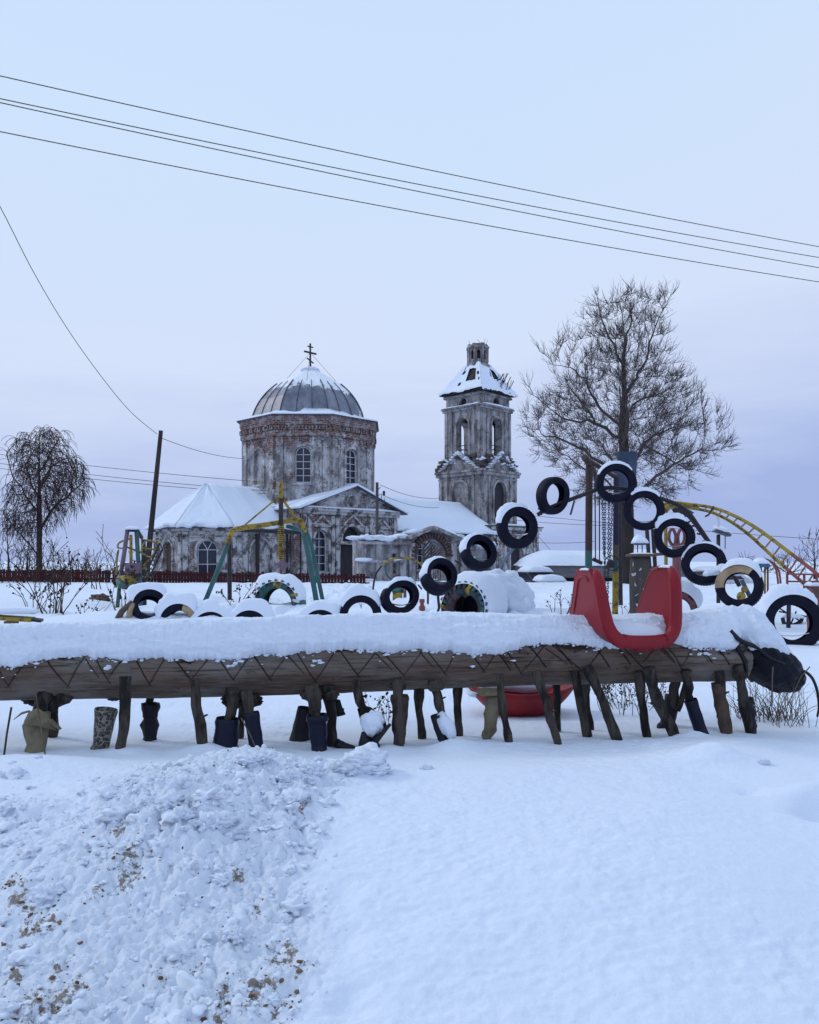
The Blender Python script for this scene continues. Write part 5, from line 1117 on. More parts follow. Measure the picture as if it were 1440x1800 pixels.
lugs(tt_, 492, 1060, 14.6, 40 / F * 14.6, R(-6), R(2), .55, ['blue', 'teal', 'tealdim', 'teal', 'teal', 'tealdim', 'yellow', 'mauve', 'teal', 'bluedim', 'yellow', 'white', 'blue'])
lugs(big, 832, 1072, 12.8, 46 / F * 12.8, R(-34), R(6), .62, ['yellow', 'tealdim', 'mauvedim', 'tealdim', 'mauvedim', 'tealdim', 'bluedim', 'yellow', 'teal', 'bluedim', 'teal', 'blue', 'teal'], 13, -1.5, 1.6)
pk = T(1190, 1074, 11.8, 74, .40, R(-20), R(4), 'dull pink tyre half buried behind the red seat', capt=.15, capw=80, inner=.62, inside=False, m='pink', group=None, lug=10)
# -- bent pipe that carries the arch
b = MB(); b.tube(spline([P(945, 905, 11.7), P(965, 893, 11.7), P(1003, 878, 11.75), P(1030, 868, 11.75), P(1060, 858, 11.75), P(1100, 860, 11.75), P(1165, 877, 11.7), P(1205, 896, 11.65), P(1228, 925, 11.6), P(1252, 960, 11.5), P(1276, 988, 11.4), P(1300, 1030, 11.2)], 6), .030, 8)
pipe = thing('arch_pipe', 'dark bent steel pipe holding up the arch of tyres', 'pipe frame', (PX(1100, 11.7), 11.7, .5)); b.build('pipe', M['steel'], pipe, smooth=True)
b = MB(); b.tube(spline([P(1190, 893, 12.2), P(1212, 908, 12.1), P(1240, 945, 12.0), P(1268, 984, 11.9), P(1274, 990, 11.9)], 5), .032, 8)
for x, y in ((1227, 926), (1236, 940), (1246, 953), (1254, 966)): b.tube([P(x, y, 12), P(x - 10, y - 2, 11.95)], .014, 5)
b.build('pipe', M['steel'], pipe, smooth=True)
b = MB()
for a, c in (((946, 893), (957, 902)), ((948, 900), (953, 905)), ((868, 945), (875, 958)), ((800, 985), (812, 995)), ((735, 1028), (742, 1036)), ((1003, 905), (1010, 880))): b.tube([P(*a, 11.6), P(*c, 11.6)], .014, 6)
b_ = MB(); b_.tube(spline([P(907, 958, 12.0), P(895, 974, 13.0), P(884, 992, 14.2), P(878, 1030, 14.4), P(876, 1085, 14.4)], 4), .026, 8); b_.build('prop', M['blue'], pipe)
b.build('strut', M['rust'], pipe)

# ------------------------------------------------------------------ swing posts, chains, backboard behind the arch
def bands(mb, px, d, r, ys, mis, pxb=None, n=10):
    for k in range(len(ys) - 1):
        f = lambda y: px + ((pxb - px) * (y - ys[0]) / (ys[-1] - ys[0]) if pxb else 0)
        mb.tube([P(f(ys[k]), ys[k], d), P(f(ys[k + 1]), ys[k + 1], d)], r, n, mi=mis[k])
sf = thing('swing', 'two painted posts with a crossbar, hanging chains and trapeze behind the arch', 'swing', (PX(1060, 12.5), 12.5, .5))
b = MB(); bands(b, 1036, 12.2, .055, [812, 935, 968, 1150], [0, 0, 1], 1034); b.tube([P(1027, 803, 12.0), P(1034, 812, 12.1), P(1052, 845, 13.2)], .05, 8); b.build('post', [M['rust'], M['teal']], sf)
b = MB(); bands(b, 1084, 12.6, .048, [840, 958, 983, 1005, 1130], [0, 3, 2, 1], 1081); b.build('post', [M['violet'], M['yellow'], M['teal'], M['brownboard']], sf)
b = MB(); b.tube([P(1030, 806, 12.1), P(1084, 840, 12.6)], .035, 8); b.build('crossbar', M['rust'], sf)
def chain(mb, a, c, link=.052, r=.006):
    n = int((a - c).length / (link * .74)); d = (c - a).normalized()
    for k in range(n):
        o = a + d * link * .74 * k; s_ = V3((1, 0, 0)) if k % 2 else V3((0.2, 1, 0))
        mb.tube([o + d * link * (.5 - .5 * math.cos(t)) + s_ * link * .3 * math.sin(t) for t in np.linspace(0, 2 * math.pi, 9)], r, 4, False)
b = MB()
for x0, x1, y0, y1 in ((1064, 1063, 870, 1088), (1071, 1068, 870, 1088), (1077, 1072, 872, 1000), (1059, 1062, 870, 980)): chain(b, P(x0, y0, 12.5), P(x1, y1, 12.5))
b.build('chain', M['steel'], sf)
b = MB(); b.tube([P(1046, 830, 12.3), P(1047, 985, 12.4)], .010, 5); b.tube([P(1054, 835, 12.3), P(1054, 988, 12.3)], .010, 5); b.tube([P(1043, 983, 12.4), P(1058, 990, 12.3)], .03, 8); b.build('trapeze', M['steel'], sf)
b = MB(); c = P(1076, 990, 12.4); b.tube([c + V3((.115 * math.cos(t), .02 * math.sin(t), .115 * math.sin(t))) for t in np.linspace(0, 6.283, 25)], .009, 5, False); b.loft([(c + V3((-.02, 0, .06)), (1, 0, 0), (0, 1, 0), .02, .02), (c + V3((-.02, 0, .0)), (1, 0, 0), (0, 1, 0), .06, .05), (c + V3((-.02, 0, -.07)), (1, 0, 0), (0, 1, 0), .085, .06)], 10); b.build('ring', M['steel'], sf)
for a in ((1030, 972), (1030, 1000)): pass
bb = thing('backboard', 'blue grey panel on a post behind the topmost tyre', 'panel', (PX(1100, 14), 14, .5))
b = MB(); c = P(1101, 838, 14); Q = Matrix.Rotation(R(-28), 3, 'Z') @ Matrix.Rotation(R(3), 3, 'Y'); b.box(c, (.34, .03, .88), Q)
b.build('panel', M['board'], bb)
b = MB(); b.tube([P(1088, 870, 14.1), P(1092, 1100, 14.1)], .04, 8); b.build('post', M['steel'], bb)
b = MB(); [b.box(c + Q @ V3((x, -.018, .30)), (.015, .01, .02), Q) for x in (-.13, -.10, -.02, .01)]; b.build('bolt', M['steel'], bb)

# ------------------------------------------------------------------ arched climbing ladder
lad = thing('arched_ladder', 'arched climbing ladder painted yellow then red at the right edge', 'climbing ladder', (PX(1300, 12), 12.3, .5))
ra = spline([P(1160, 906, 13.4), P(1172, 884, 13.2), P(1210, 886, 13.0), P(1262, 895, 12.6), P(1320, 922, 12.0), P(1380, 965, 11.4), P(1440, 1012, 10.8), P(1500, 1070, 10.4)], 8)
rb_ = spline([P(1165, 915, 14.2), P(1178, 893, 14.0), P(1212, 893, 13.8), P(1258, 903, 13.4), P(1308, 933, 12.8), P(1366, 985, 12.2), P(1425, 1036, 11.6), P(1490, 1095, 11.2)], 8)
cut = 43
for r_ in (ra, rb_):
    b = MB(); b.tube(r_[:cut], .026, 8); b.build('rail', M['yellow'], lad, smooth=True); b = MB(); b.tube(r_[cut - 1:], .026, 8); b.build('rail', M['redpaint'], lad, smooth=True)
for k in range(3, 56, 2):
    b = MB(); b.tube([ra[k], rb_[k]], .014, 6); b.build('rung', M['yellow'] if k < cut else M['redpaint'], lad)
b = MB(); b.box(P(1192, 891, 13.2), (.5, .5, .05)); b.tube([P(1170, 895, 13.2), P(1172, 1090, 13.2)], .03, 6); b.build('platform', M['yellow'], lad)
b = MB(); b.blob(P(1198, 902, 13.0), (.16, .12, .10), 2, .4, 1); b.tube([P(1205, 895, 13), P(1215, 915, 13), P(1200, 925, 13)], .02, 6); b.tube([P(1255, 890, 12.6), P(1246, 905, 12.6), P(1240, 908, 12.6)], .016, 5); b.build('bracket', M['rust'], lad)

# ------------------------------------------------------------------ swing frame with coil on the left
fr = thing('coil_frame', 'yellow and teal pipe frame with a yellow coil hanging at its centre', 'play frame', (PX(480, 17), 17, .5))
def part(name, m, pts, r, par, n=8, sp_=0):
    b = MB(); b.tube(spline(pts, sp_) if sp_ else pts, r, n); return b.build(name, M[m], par, smooth=True)
part('leg', 'teal', [P(401, 955, 16.6), P(380, 1010, 16.6), P(352, 1078, 16.6)], .05, fr); part('leg', 'teal', [P(533, 932, 17.6), P(544, 985, 17.6), P(558, 1066, 17.6)], .06, fr); part('leg', 'teal', [P(537, 930, 18.6), P(548, 960, 18.6), P(569, 1064, 18.6)], .05, fr)
part('leg', 'steel', [P(403, 950, 17.8), P(404, 1060, 17.8)], .05, fr)
part('top_bar', 'yellow', [P(400, 957, 16.6), P(406, 940, 16.6), P(416, 930, 16.7), P(470, 922, 17.1), P(522, 914, 17.6), P(531, 920, 17.6), P(536, 937, 17.6)], .055, fr, 8, 5)
part('bar', 'steel', [P(412, 931, 17.9), P(540, 937, 18.4)], .045, fr); part('bar', 'teal', [P(505, 925, 17.6), P(535, 933, 18.2)], .045, fr)
part('mast', 'yellow', [P(494, 848, 17.2), P(494, 876, 17.2)], .055, fr); part('mast', 'rust', [P(494, 876, 17.2), P(494, 922, 17.2)], .05, fr)
part('brace', 'yellow', [P(494, 872, 17.2), P(521, 914, 17.5)], .03, fr); part('brace', 'yellow', [P(492, 873, 17.2), P(478, 883, 17.2), P(428, 925, 17)], .018, fr)
b = MB(); pts = []
for k in range(17 * 12): t = k / 12; pts.append(P(494, 923 + 61 * t / 17, 17.2) + V3((.058 * math.cos(t * 6.283), .058 * math.sin(t * 6.283), 0)))
b.tube(pts, .015, 6); b.build('coil', M['yellow'], fr, smooth=True)
part('core', 'rust', [P(494, 915, 17.2), P(494, 985, 17.2)], .032, fr); part('rod', 'redpaint', [P(494, 984, 17.2), P(494, 1030, 17.2)], .03, fr)
b = MB(); c = P(497, 993, 17.1); b.box(c, (.20, .03, .20), Matrix.Rotation(R(45), 3, 'Y')); b.build('plate', M['mauve'], fr)

# ------------------------------------------------------------------ climbing tower far left
ct = thing('climbing_tower', 'mauve and teal climbing tower with yellow hoops and a leaning rope net', 'climbing frame', (PX(230, 16), 16, .5))
D = 16
part('post', 'mauve', [P(224, 931, D), P(218, 975, D), P(213, 1004, D)], .045, ct); part('post', 'teal', [P(213, 1004, D), P(204, 1090, D)], .04, ct); part('post', 'teal', [P(240, 932, D), P(243, 985, D), P(246, 1005, D)], .045, ct); part('post', 'blue', [P(246, 1005, D), P(248, 1075, D)], .04, ct)
part('post', 'yellow', [P(230, 940, D + .8), P(231, 1060, D + .8)], .035, ct); part('post', 'steel', [P(252, 948, D + .8), P(254, 1070, D + .8)], .05, ct)
part('top_bar', 'steel', [P(223, 932, D), P(241, 932, D), P(249, 945, D + .6)], .04, ct)
for pts in ([(224, 962), (213, 964), (207, 962), (209, 955), (218, 950), (232, 946)], [(249, 970), (250, 960), (257, 950), (266, 951), (281, 957), (279, 950)], [(226, 963), (245, 970), (258, 977), (268, 979), (278, 965)], [(250, 1002), (256, 998), (258, 1008), (254, 1015), (248, 1012)], [(208, 995), (204, 1005), (206, 1015), (212, 1020)], [(208, 968), (205, 990), (207, 1004)], [(249, 963), (270, 966)], [(252, 995), (264, 982), (278, 962)]):
    part('hoop', 'yellow', [P(x, y, D + .3 * (i % 3)) for i, (x, y) in enumerate(pts)], .02, ct, 6, 4)
b = MB(); b.box(P(234, 999, D - .05), (.33, .04, .22)); b.build('panel', M['mauve'], ct)
b = MB(); b.blob(P(226, 1022, D), (.22, .2, .13), 3, .25, 2); b.build('barrel', M['yellow'], ct, smooth=True); b = MB(); b.tube([P(208, 1020, D - .2), P(214, 1030, D - .3), P(232, 1033, D - .3), P(245, 1025, D - .2)], .06, 8); b.build('barrel_rim', M['teal'], ct, smooth=True)
b = MB(); b.blob(P(231, 1008, D - .1), (.05, .04, .05), 2, 0); b.build('bolt', M['steel'], ct)
b = MB(); l0, l1 = [P(255, 1012, D), P(281, 955, D)], [P(263, 1014, D + .4), P(286, 965, D + .4)]; b.tube(l0, .02, 6); b.tube(l1, .02, 6)
for k in range(9): t = k / 8; b.tube([l0[0].lerp(l0[1], t), l1[0].lerp(l1[1], t)], .015, 5)
b.build('net_ladder', M['steel'], ct)
b = MB(); b.pillow(P(233, 931, D), .28, .2, .07); b.build('snow_cap', M['snow'], ct, smooth=True)
for i, (x0, y0, x1, y1, m_, lb) in enumerate(((232, 1058, 200, 1092, 'brownboard', 'broken wooden stake leaning low left of the leftmost tyre'), (234, 1060, 226, 1092, 'rubbertan', 'pale broken stake standing steep against the leftmost tyre'))):
    b = MB(); b.tube([P(x0, y0, 11.4), P((x0 + x1) / 2 - 2, (y0 + y1) / 2, 11.4), P(x1, y1 + 10, 11.4)], [.03, .045, .05], 8); tag(b.build('stake', M[m_], origin=P(x1, y1, 11.4), smooth=True), lb, 'stake')

# ------------------------------------------------------------------ small play things
o = thing('hoop_arch', 'thin yellow and green hoop arch before the ruined gate', 'play arch', (PX(700, 15), 15, .5))
part('hoop', 'yellow', [P(671, 995, 15), P(684, 985, 15), P(700, 981, 15), P(720, 982, 15), P(735, 988, 15), P(746, 998, 15)], .022, o, 6, 5); part('hoop', 'steel', [P(671, 995, 15), P(660, 1012, 15), P(655, 1045, 15), P(654, 1085, 15)], .02, o, 6, 4); part('hoop', 'steel', [P(746, 998, 15), P(752, 1030, 15), P(752, 1085, 15)], .02, o, 6, 4)
part('hoop', 'teal', [P(676, 992, 15.5), P(680, 1010, 15.5), P(692, 1022, 15.5)], .016, o, 6, 4)
o = thing('toy_horse', 'small yellow green toy seat seen through the pinched tyre', 'spring toy', (PX(700, 18), 18, .5))
b = MB(); b.box(P(699, 1050, 18), (.22, .2, .22)); b.build('body', M['yellow'], o); b = MB(); b.blob(P(700, 1038, 18), (.16, .1, .09), 2, .3); b.build('head', M['teal'], o); b = MB(); b.box(P(712, 1047, 18), (.07, .2, .3)); b.build('back', M['pink'], o)
for x in (692, 706): part('leg', 'teal', [P(x, 1056, 18), P(x - 2, 1078, 18)], .025, o)
o = thing('stump_post', 'short red brown post behind the tipped tyres', 'post', (PX(742, 14), 14, .55)); b = MB(); b.loft([(P(742, y, 14), (1, 0, 0), (0, 1, 0), r, r) for y, r in ((1094, .055), (1066, .055), (1064, .035), (1060, .035), (1058, .05), (1053, .045))], 10); b.build('post', M['redpaint'], o, smooth=True)
for x0, y0, x1, y1 in ((770, 1047, 765, 1090),): b = MB(); b.tube([P(x0, y0, 12), P(x0 + 2, (y0 + y1) / 2, 12), P(x1, y1, 12)], .02, 6); tag(b.build('prop_rod', M['steel'], origin=P(x1, y1, 12)), 'thin dark rod under the steeply tipped tyre', 'rod')
pl = thing('timber_pillar', 'thick old timber pillar with peeling paint and a board on top', 'pillar', (PX(1126, 10.8), 10.8, .5))
b = MB(); b.loft([(P(1125, y, 10.8), (1, .25, 0), (-.25, 1, 0), .135 + .01 * math.sin(y), .11) for y in (1130, 1080, 1050, 1020, 990, 978)], 14, nz=.08, sd=2); b.build('post', M['pillar'], pl, smooth=True)
b = MB(); b.box(P(1127, 976, 10.8), (.34, .3, .035)); b.build('top_board', M['brownboard'], pl); b = MB(); b.pillow(P(1128, 974, 10.8), .3, .26, .02); b.build('snow_cap', M['snow'], pl, smooth=True)
for i in range(9):
    b = MB(); b.blob(P(1113 + (i * 37 % 24), 992 + i * 9, 10.69), (.005 + .006 * (i % 3), .006, .028), 2, .5, i, rot=Matrix.Rotation(i * .7, 3, 'Y')); b.build('paint_flake', M['trim'], pl)
pt_ = thing('totem', 'pink painted pole with two looped ears behind the arch', 'play pole', (PX(1190, 15), 15, .5)); part('pole', 'pink', [P(1190, 955, 15), P(1190, 1090, 15)], .085, pt_)
for s_ in (-1, 1): part('ear', 'pink', [P(1190 + s_ * 5, 962, 15), P(1190 + s_ * 13, 950, 15), P(1190 + s_ * 13, 936, 15), P(1190 + s_ * 7, 930, 15), P(1190 + s_ * 2, 942, 15), P(1190 + s_ * 3, 958, 15)], .03, pt_, 6, 4)
part('arm', 'pink', [P(1188, 972, 15), P(1150, 975, 15)], .03, pt_)
for i, (x0, y0, x1, y1) in enumerate(((1137, 925, 1148, 1080), (1148, 930, 1157, 1080))):
    b = MB(); b.tube([P(x0, y0, 20), P(x1, y1, 20)], .05, 7); tag(b.build('leaning_pole', M['pole'], origin=P(x1, y1, 20)), ('thin dark pole leaning right behind the timber pillar', 'second thin dark pole leaning beside the pink pole')[i], 'pole')
gz_ = thing('snowy_canopy', 'small canopy with a snow dome on thin bars left of the pink pole', 'canopy', (PX(1125, 18), 18, .5)); b = MB(); b.loft([(P(1125, 958, 18), (1, 0, 0), (0, 1, 0), .15, .15), (P(1125, 954, 18), (1, 0, 0), (0, 1, 0), .15, .15)], 12); b.build('roof', M['slate'], gz_); b = MB(); b.pillow(P(1125, 955, 18), .34, .34, .17, p=2, nz=.3); b.build('snow_cap', M['snow'], gz_, smooth=True)
for x in (1121, 1129): part('bar', 'greypole', [P(x, 955, 18), P(x, 1060, 18)], .012, gz_, 5)
lp = thing('snowy_lamp', 'curved white stalk lamp laden with snow by the arched ladder', 'lamp', (PX(1264, 16), 16, .5)); part('stalk', 'white', [P(1264, 940, 16), P(1263, 915, 16), P(1259, 902, 16), P(1258, 895, 16)], .025, lp, 6, 4); part('post', 'steel', [P(1263, 940, 16), P(1263, 1060, 16)], .04, lp)
b = MB(); b.box(P(1269, 937, 16), (.32, .2, .05), Matrix.Rotation(R(18), 3, 'Y')); b.build('panel', M['slate'], lp); b = MB(); b.blob(P(1269, 932, 16), (.18, .13, .075), 3, .3, 1, rot=Matrix.Rotation(R(20), 3, 'Y')); b.build('snow_cap', M['snow'], lp, smooth=True); part('hanger', 'wire', [P(1275, 942, 16), P(1275, 965, 16)], .01, lp, 5)
gb_ = thing('play_house', 'small playhouse with blue canopy, snow dome and red side ladder', 'playhouse', (PX(1340, 24), 24, .4)); b = MB(); b.loft([(P(1339, 997, 24), (1, 0, 0), (0, 1, 0), .24, .24), (P(1339, 994, 24), (1, 0, 0), (0, 1, 0), .25, .25), (P(1338, 986, 24), (1, 0, 0), (0, 1, 0), .16, .16)], 14); b.build('canopy', M['blue'], gb_, smooth=True); b = MB(); b.pillow(P(1337, 991, 24), .46, .46, .17, p=2); b.build('snow_cap', M['snow'], gb_, smooth=True)
for x, m_ in ((1330, 'teal'), (1338, 'steel'), (1345, 'yellow'), (1350, 'redpaint')): part('post', m_, [P(x, 993, 24), P(x, 1045, 24)], .03, gb_, 6)
part('side_rail', 'redpaint', [P(1347, 983, 24), P(1358, 990, 24), P(1365, 1003, 24), P(1370, 1040, 24)], .03, gb_, 6, 4); part('side_rail', 'redpaint', [P(1350, 984, 24.4), P(1362, 992, 24.4), P(1370, 1006, 24.4), P(1374, 1040, 24.4)], .03, gb_, 6, 4)
rfm = thing('red_frame', 'dark red pipe frame standing right of the playhouse', 'pipe frame', (PX(1400, 18), 18, .5))
for x in (1384, 1414, 1436): part('post', 'redpaint', [P(x, 1008, 18), P(x, 1080, 18)], .03, rfm, 6)
for y in (1009, 1022): part('bar', 'redpaint', [P(1384, y, 18), P(1450, y + 1, 18)], .022, rfm, 6)
pp_ = thing('pink_post', 'thick dull pink post with a snow cap at the right edge', 'post', (PX(1433, 9.6), 9.6, .5)); b = MB(); b.box(P(1433, 1090, 9.6), (.13, .13, .95)); b.build('post', M['pink'], pp_); b = MB(); b.pillow(P(1433, 1030, 9.6), .2, .2, .06); b.build('snow_cap', M['snow'], pp_, smooth=True)
rbt = thing('roundabout', 'dark metal roundabout with a violet post seen through the largest tyre', 'roundabout', (PX(1388, 11), 11, .5)); part('post', 'violet', [P(1387, 1060, 10.9), P(1386, 1112, 10.9)], .03, rbt)
part('seat_frame', 'steel', [P(1376, 1086, 11.4), P(1380, 1097, 11.4), P(1395, 1099, 11.4), P(1408, 1092, 11.4), P(1410, 1084, 11.4)], .03, rbt, 6, 4)
for a, c in (((1355, 1060), (1420, 1100)), ((1370, 1075), (1425, 1085)), ((1400, 1075), (1385, 1110)), ((1420, 1070), (1418, 1112))): part('rod', 'steel', [P(*a, 11.4), P(*c, 11.6)], .012, rbt, 5)
b = MB(); b.pillow(P(1395, 1086, 11.4), .25, .25, .06); b.build('snow_cap', M['snow'], rbt, smooth=True)
sr = thing('spring_rider', 'yellow spring toy with a grey bar seen through the tan tyre', 'spring toy', (PX(1305, 16), 16, .5)); b = MB(); b.blob(P(1303, 1049, 16), (.09, .08, .1), 2, .1); b.blob(P(1309, 1036, 16), (.07, .07, .07), 2, .1); b.build('body', M['yellow'], sr, smooth=True); part('bar', 'board', [P(1304, 1020, 16), P(1320, 1052, 16)], .045, sr); part('spring', 'steel', [P(1303, 1058, 16), P(1303, 1085, 16)], .05, sr)
yb = thing('yellow_beam', 'yellow plank beam with snow on it at the left edge behind the log', 'bench', (PX(0, 6), 6.3, .5)); b = MB(); a, c = P(-120, 1078, 6.2), P(58, 1089, 6.4); b.beam(a, c, .2, .03); b.build('plank', M['yellow'], yb); b = MB(); b.beam(c, P(74, 1091, 6.42), .17, .02); b.build('end_block', M['steel'], yb)
for x in (-70, 20): b = MB(); b.box((PX(x, 6.3), 6.3, .72), (.08, .08, .5)); b.build('leg', M['brownboard'], yb)
b = MB(); b.pillow((a + c) / 2 + V3((0, .02, .02)), (c - a).length * 1.06, .26, .05, p=8, n=(40, 8), yaw=math.atan2((c - a).y, (c - a).x)); b.build('snow_cap', M['snow'], yb, smooth=True)
b = MB(); b.blob(P(175, 1052, 17), (.22, .15, .1), 3, .4, 3); tag(b.build('sack', M['fur'], origin=P(175, 1058, 17), smooth=True), 'rough brown sack lump lying in the snow beyond the weeds', 'sack')

# ------------------------------------------------------------------ fences, shed, cars, poles, wires
def fence(name, label, pts, hgt, sp_=.16, m='redfence'):
    o = thing(name, label, 'fence', (pts[0].x, pts[0].y, pts[0].z)); pk_ = MB(); rl = MB(); ps = MB(); rg = np.random.RandomState(len(label))
    for a, c in zip(pts[:-1], pts[1:]):
        L = (c - a).length; t = (c - a) / L; Q = Matrix((t, V3((t.y, -t.x, 0)), V3((0, 0, 1)))).transposed()
        for k in range(int(L / sp_)):
            p = a + t * sp_ * k; hh = hgt * (1 + .05 * rg.normal())
            if rg.rand() < .01: continue
            pk_.box(p + V3((0, 0, hh / 2)), (sp_ * .88, .025, hh), Q @ Matrix.Rotation(rg.normal() * .015, 3, 'Y'))
        nrm = V3((t.y, -t.x, 0))
        for z in (.3, .75): rl.beam(a - nrm * .05 + V3((0, 0, hgt * z)), c - nrm * .05 + V3((0, 0, hgt * z)), .05, .09)
        for k in range(int(L / 2.6) + 1): ps.box(a + t * 2.6 * k - nrm * .1 + V3((0, 0, hgt * .4)), (.09, .09, hgt * 1.1), Q)
    pk_.build('pickets', M[m], o); rl.build('rail', M[m], o); ps.build('posts', M[m], o)
def FP(px, py, d): return P(px, py, d)
fence('picket_fence', 'low dark red picket fence running past the church on the left', [FP(-40, 1022, 44), FP(200, 1024, 43.5), FP(440, 1029, 42.5), FP(650, 1032, 42)], .68, .17)
fence('picket_fence', 'short dark red picket fence in front of the grey shed', [FP(926, 1041, 40), FP(1120, 1043, 41)], .40, .15)
sh = thing('shed', 'long low grey shed with thick snow on its roof right of the church', 'shed', (PX(1015, 52), 52, -.1))
b = MB(); a, c = PX(921, 52), PX(1200, 52); b.box(((a + c) / 2, 54, .25), (c - a - .3, 4, 1.4)); b.build('wall', M['shedwall'], sh)
b = MB(); b.box(((a + c) / 2, 53.7, PZ(1005, 52)), (c - a, 4.9, .75)); b.build('gable_boards', M['shedwall'], sh)
b = MB(); b.box((PX(1030, 52), 51.9, PZ(1025, 52)), (4.2, .1, 1.0)); b.build('door', M['dark'], sh)
b = MB(); rows = []
for i in range(31):
    u = i / 30; x = a - .15 + (c - a) * u; k = min(1, (u / .16)) ** .5
    rows.append([(x, 50.9 + 6.0 * j / 10, PZ(995, 51) + (1.05 * k * math.sin(math.pi * min(1, .12 + .76 * j / 10)) if 0 < j < 10 else -.02) + .05 * float(fbm(np.array(u * 5), np.array(j * .3)))) for j in range(11)])
b.grid(rows); ro = b.build('snow_roof', M['farsnow'], sh, smooth=True)
b = MB(); b.blob((PX(989, 52), 52, PZ(979, 52)), (.1, .1, .12), 2, .2); b.build('vent', M['dark'], sh)
b = MB(); b.box((PX(958, 51), 51, PZ(1013, 51)), (1.0, .5, .06)); b.box((PX(967, 51), 51.1, PZ(1020, 51)), (.5, .3, .5)); b.build('porch', M['brickrag'], sh)
def car(label, px, d, z, yaw, col, L=4.1, snowh=.14):
    o = thing('parked_car', label, 'car', (PX(px, d), d, z), rotz=yaw); o['group'] = 'snow covered cars by the shed'
    W = 1.65; side = [(-L / 2, .35), (-L / 2, .75), (-L * .46, .86), (-L * .2, .92), (-L * .08, 1.36), (L * .26, 1.4), (L * .42, .98), (L / 2, .9), (L / 2, .35)]
    b = MB(); b.prism(side, -W / 2, W / 2, lambda a, z_, t: V3((a, t, z_))); q = cb(b, 'body', M[col], o)
    md = q.modifiers.new('b', 'BEVEL'); md.width = .07; md.segments = 2
    b = MB()
    for s_ in (-1, 1):
        yy = s_ * (W / 2 + .005)
        for poly_ in ([(-L * .16, .96), (-L * .06, 1.28), (L * .07, 1.31), (L * .07, .96)], [(L * .09, .96), (L * .09, 1.31), (L * .24, 1.31), (L * .34, 1.0)]): b.prism(poly_, yy - .01, yy + .01, lambda a, z_, t: V3((a, t, z_)))
    b.prism([(-L * .20 - .02, .96), (-L * .09 - .02, 1.32)], -W * .42, W * .42, lambda a, z_, t: V3((a, t, z_))); cb(b, 'window', M['glass'], o)
    for x in (-L * .3, L * .3):
        for y in (-W / 2 + .08, W / 2 - .08): b = MB(); b.tube([(x, y - .09, .31), (x, y + .09, .31)], .31, 16); cb(b, 'wheel', M['rubber'], o)
    for y in (-.6, .6): b = MB(); b.blob((-L / 2 - .01, y, .68), (.05, .16, .09), 2, 0); cb(b, 'headlight', M['white'], o)
    b = MB(); b.pillow((L * .10, 0, 1.385), L * .42, W * .98, snowh, p=5); b.pillow((-L * .34, 0, .86), L * .34, W * .98, snowh * 1.1, p=5); b.pillow((L * .46, 0, .92), L * .16, W * .9, snowh * .8, p=4); cb(b, 'snow_cap', M['farsnow'], o, smooth=True)
car('snow covered car with dark windows behind the dull pink tyre', 1243, 38, .12 - .55, R(8), 'carwhite', 4.2, .2)
car('snow covered car standing before the left end of the shed', 946, 47, -.62, R(108), 'carblue', 4.0, .34)
def pole(label, top, bot, d, r0, r1, m, extra=None):
    o = thing('utility_pole', label, 'utility pole', P(*bot, d)); b = MB(); b.tube([P(*top, d), P((top[0] + bot[0]) / 2, (top[1] + bot[1]) / 2, d), P(*bot, d)], [r0, (r0 + r1) / 2, r1], 10); b.build('pole', M[m], o, smooth=True); return o
pole('tall bare dark pole leaning right before the left end of the church', (283, 757), (256, 1025), 43, .115, .17, 'pole')
o = pole('short grey pole with brackets standing before the church pediment', (663, 848), (663, 1040), 53, .10, .11, 'greypole')
b = MB(); b.beam(P(653, 884, 53), P(671, 878, 53), .06, .06); b.tube([P(664, 862, 53), P(669, 856, 53)], .025, 5); b.tube([P(664, 872, 53), P(670, 868, 53), P(672, 880, 53), P(676, 881, 53), P(676, 876, 53)], .022, 5); b.box(P(675, 867, 53), (.16, .16, .3)); b.build('bracket', M['steel'], o)
def wirep(label, pts, r, grp=None, n=10, m='wire'):
    b = MB(); b.tube(spline(pts, n), r, 5); tag(b.build('overhead_wire', M[m], origin=pts[0]), label, 'wire', grp)
def sag(a, c, s, k=12): return [a.lerp(c, i / k) - V3((0, 0, s * 4 * (i / k) * (1 - i / k))) for i in range(k + 1)]
WG = 'power lines crossing the sky'
for (ya, yb_), lb in zip((((128), 430), (168, 449), (175, 467), (226, 492)), ('topmost of the four power lines crossing the sky', 'upper of the close middle pair of power lines', 'lower of the close middle pair of power lines', 'lowest of the four power lines crossing the sky')):
    a = P(0, ya, 15); c = P(1440, yb_, 22); e = (c - a) * .12; wirep(lb, sag(a - e, c + e, .16), .0105, WG, 3)
wirep('thin wire sagging from the upper left down to the leaning pole', [P(-60, 260, 26), P(0, 363, 28), P(60, 480, 31), P(120, 580, 34), P(180, 664, 37), P(230, 724, 40), P(276, 763, 43)], .016)
wirep('wire from the leaning pole to the church drum', sag(P(284, 770, 43), P(430, 806, 61), .25), .018)
for i, (y0, y1, lb) in enumerate(((797, 842, 'upper distant wire passing behind the leaning pole'), (813, 857, 'middle distant wire passing behind the leaning pole'), (822, 862, 'lowest distant wire passing behind the leaning pole'))): wirep(lb, sag(P(-40, y0 - 4, 66), P(470, y1 + 6, 60), .2), .022, 'distant wires left of the church')
for i, (y0, x1, y1, lb) in enumerate(((852, 772, 876, 'upper wire from the short grey pole to the bell tower'), (868, 772, 892, 'lower wire from the short grey pole to the bell tower'))): wirep(lb, sag(P(668, y0, 53), P(x1, y1, 66), .3), .018, 'wires at the short grey pole')
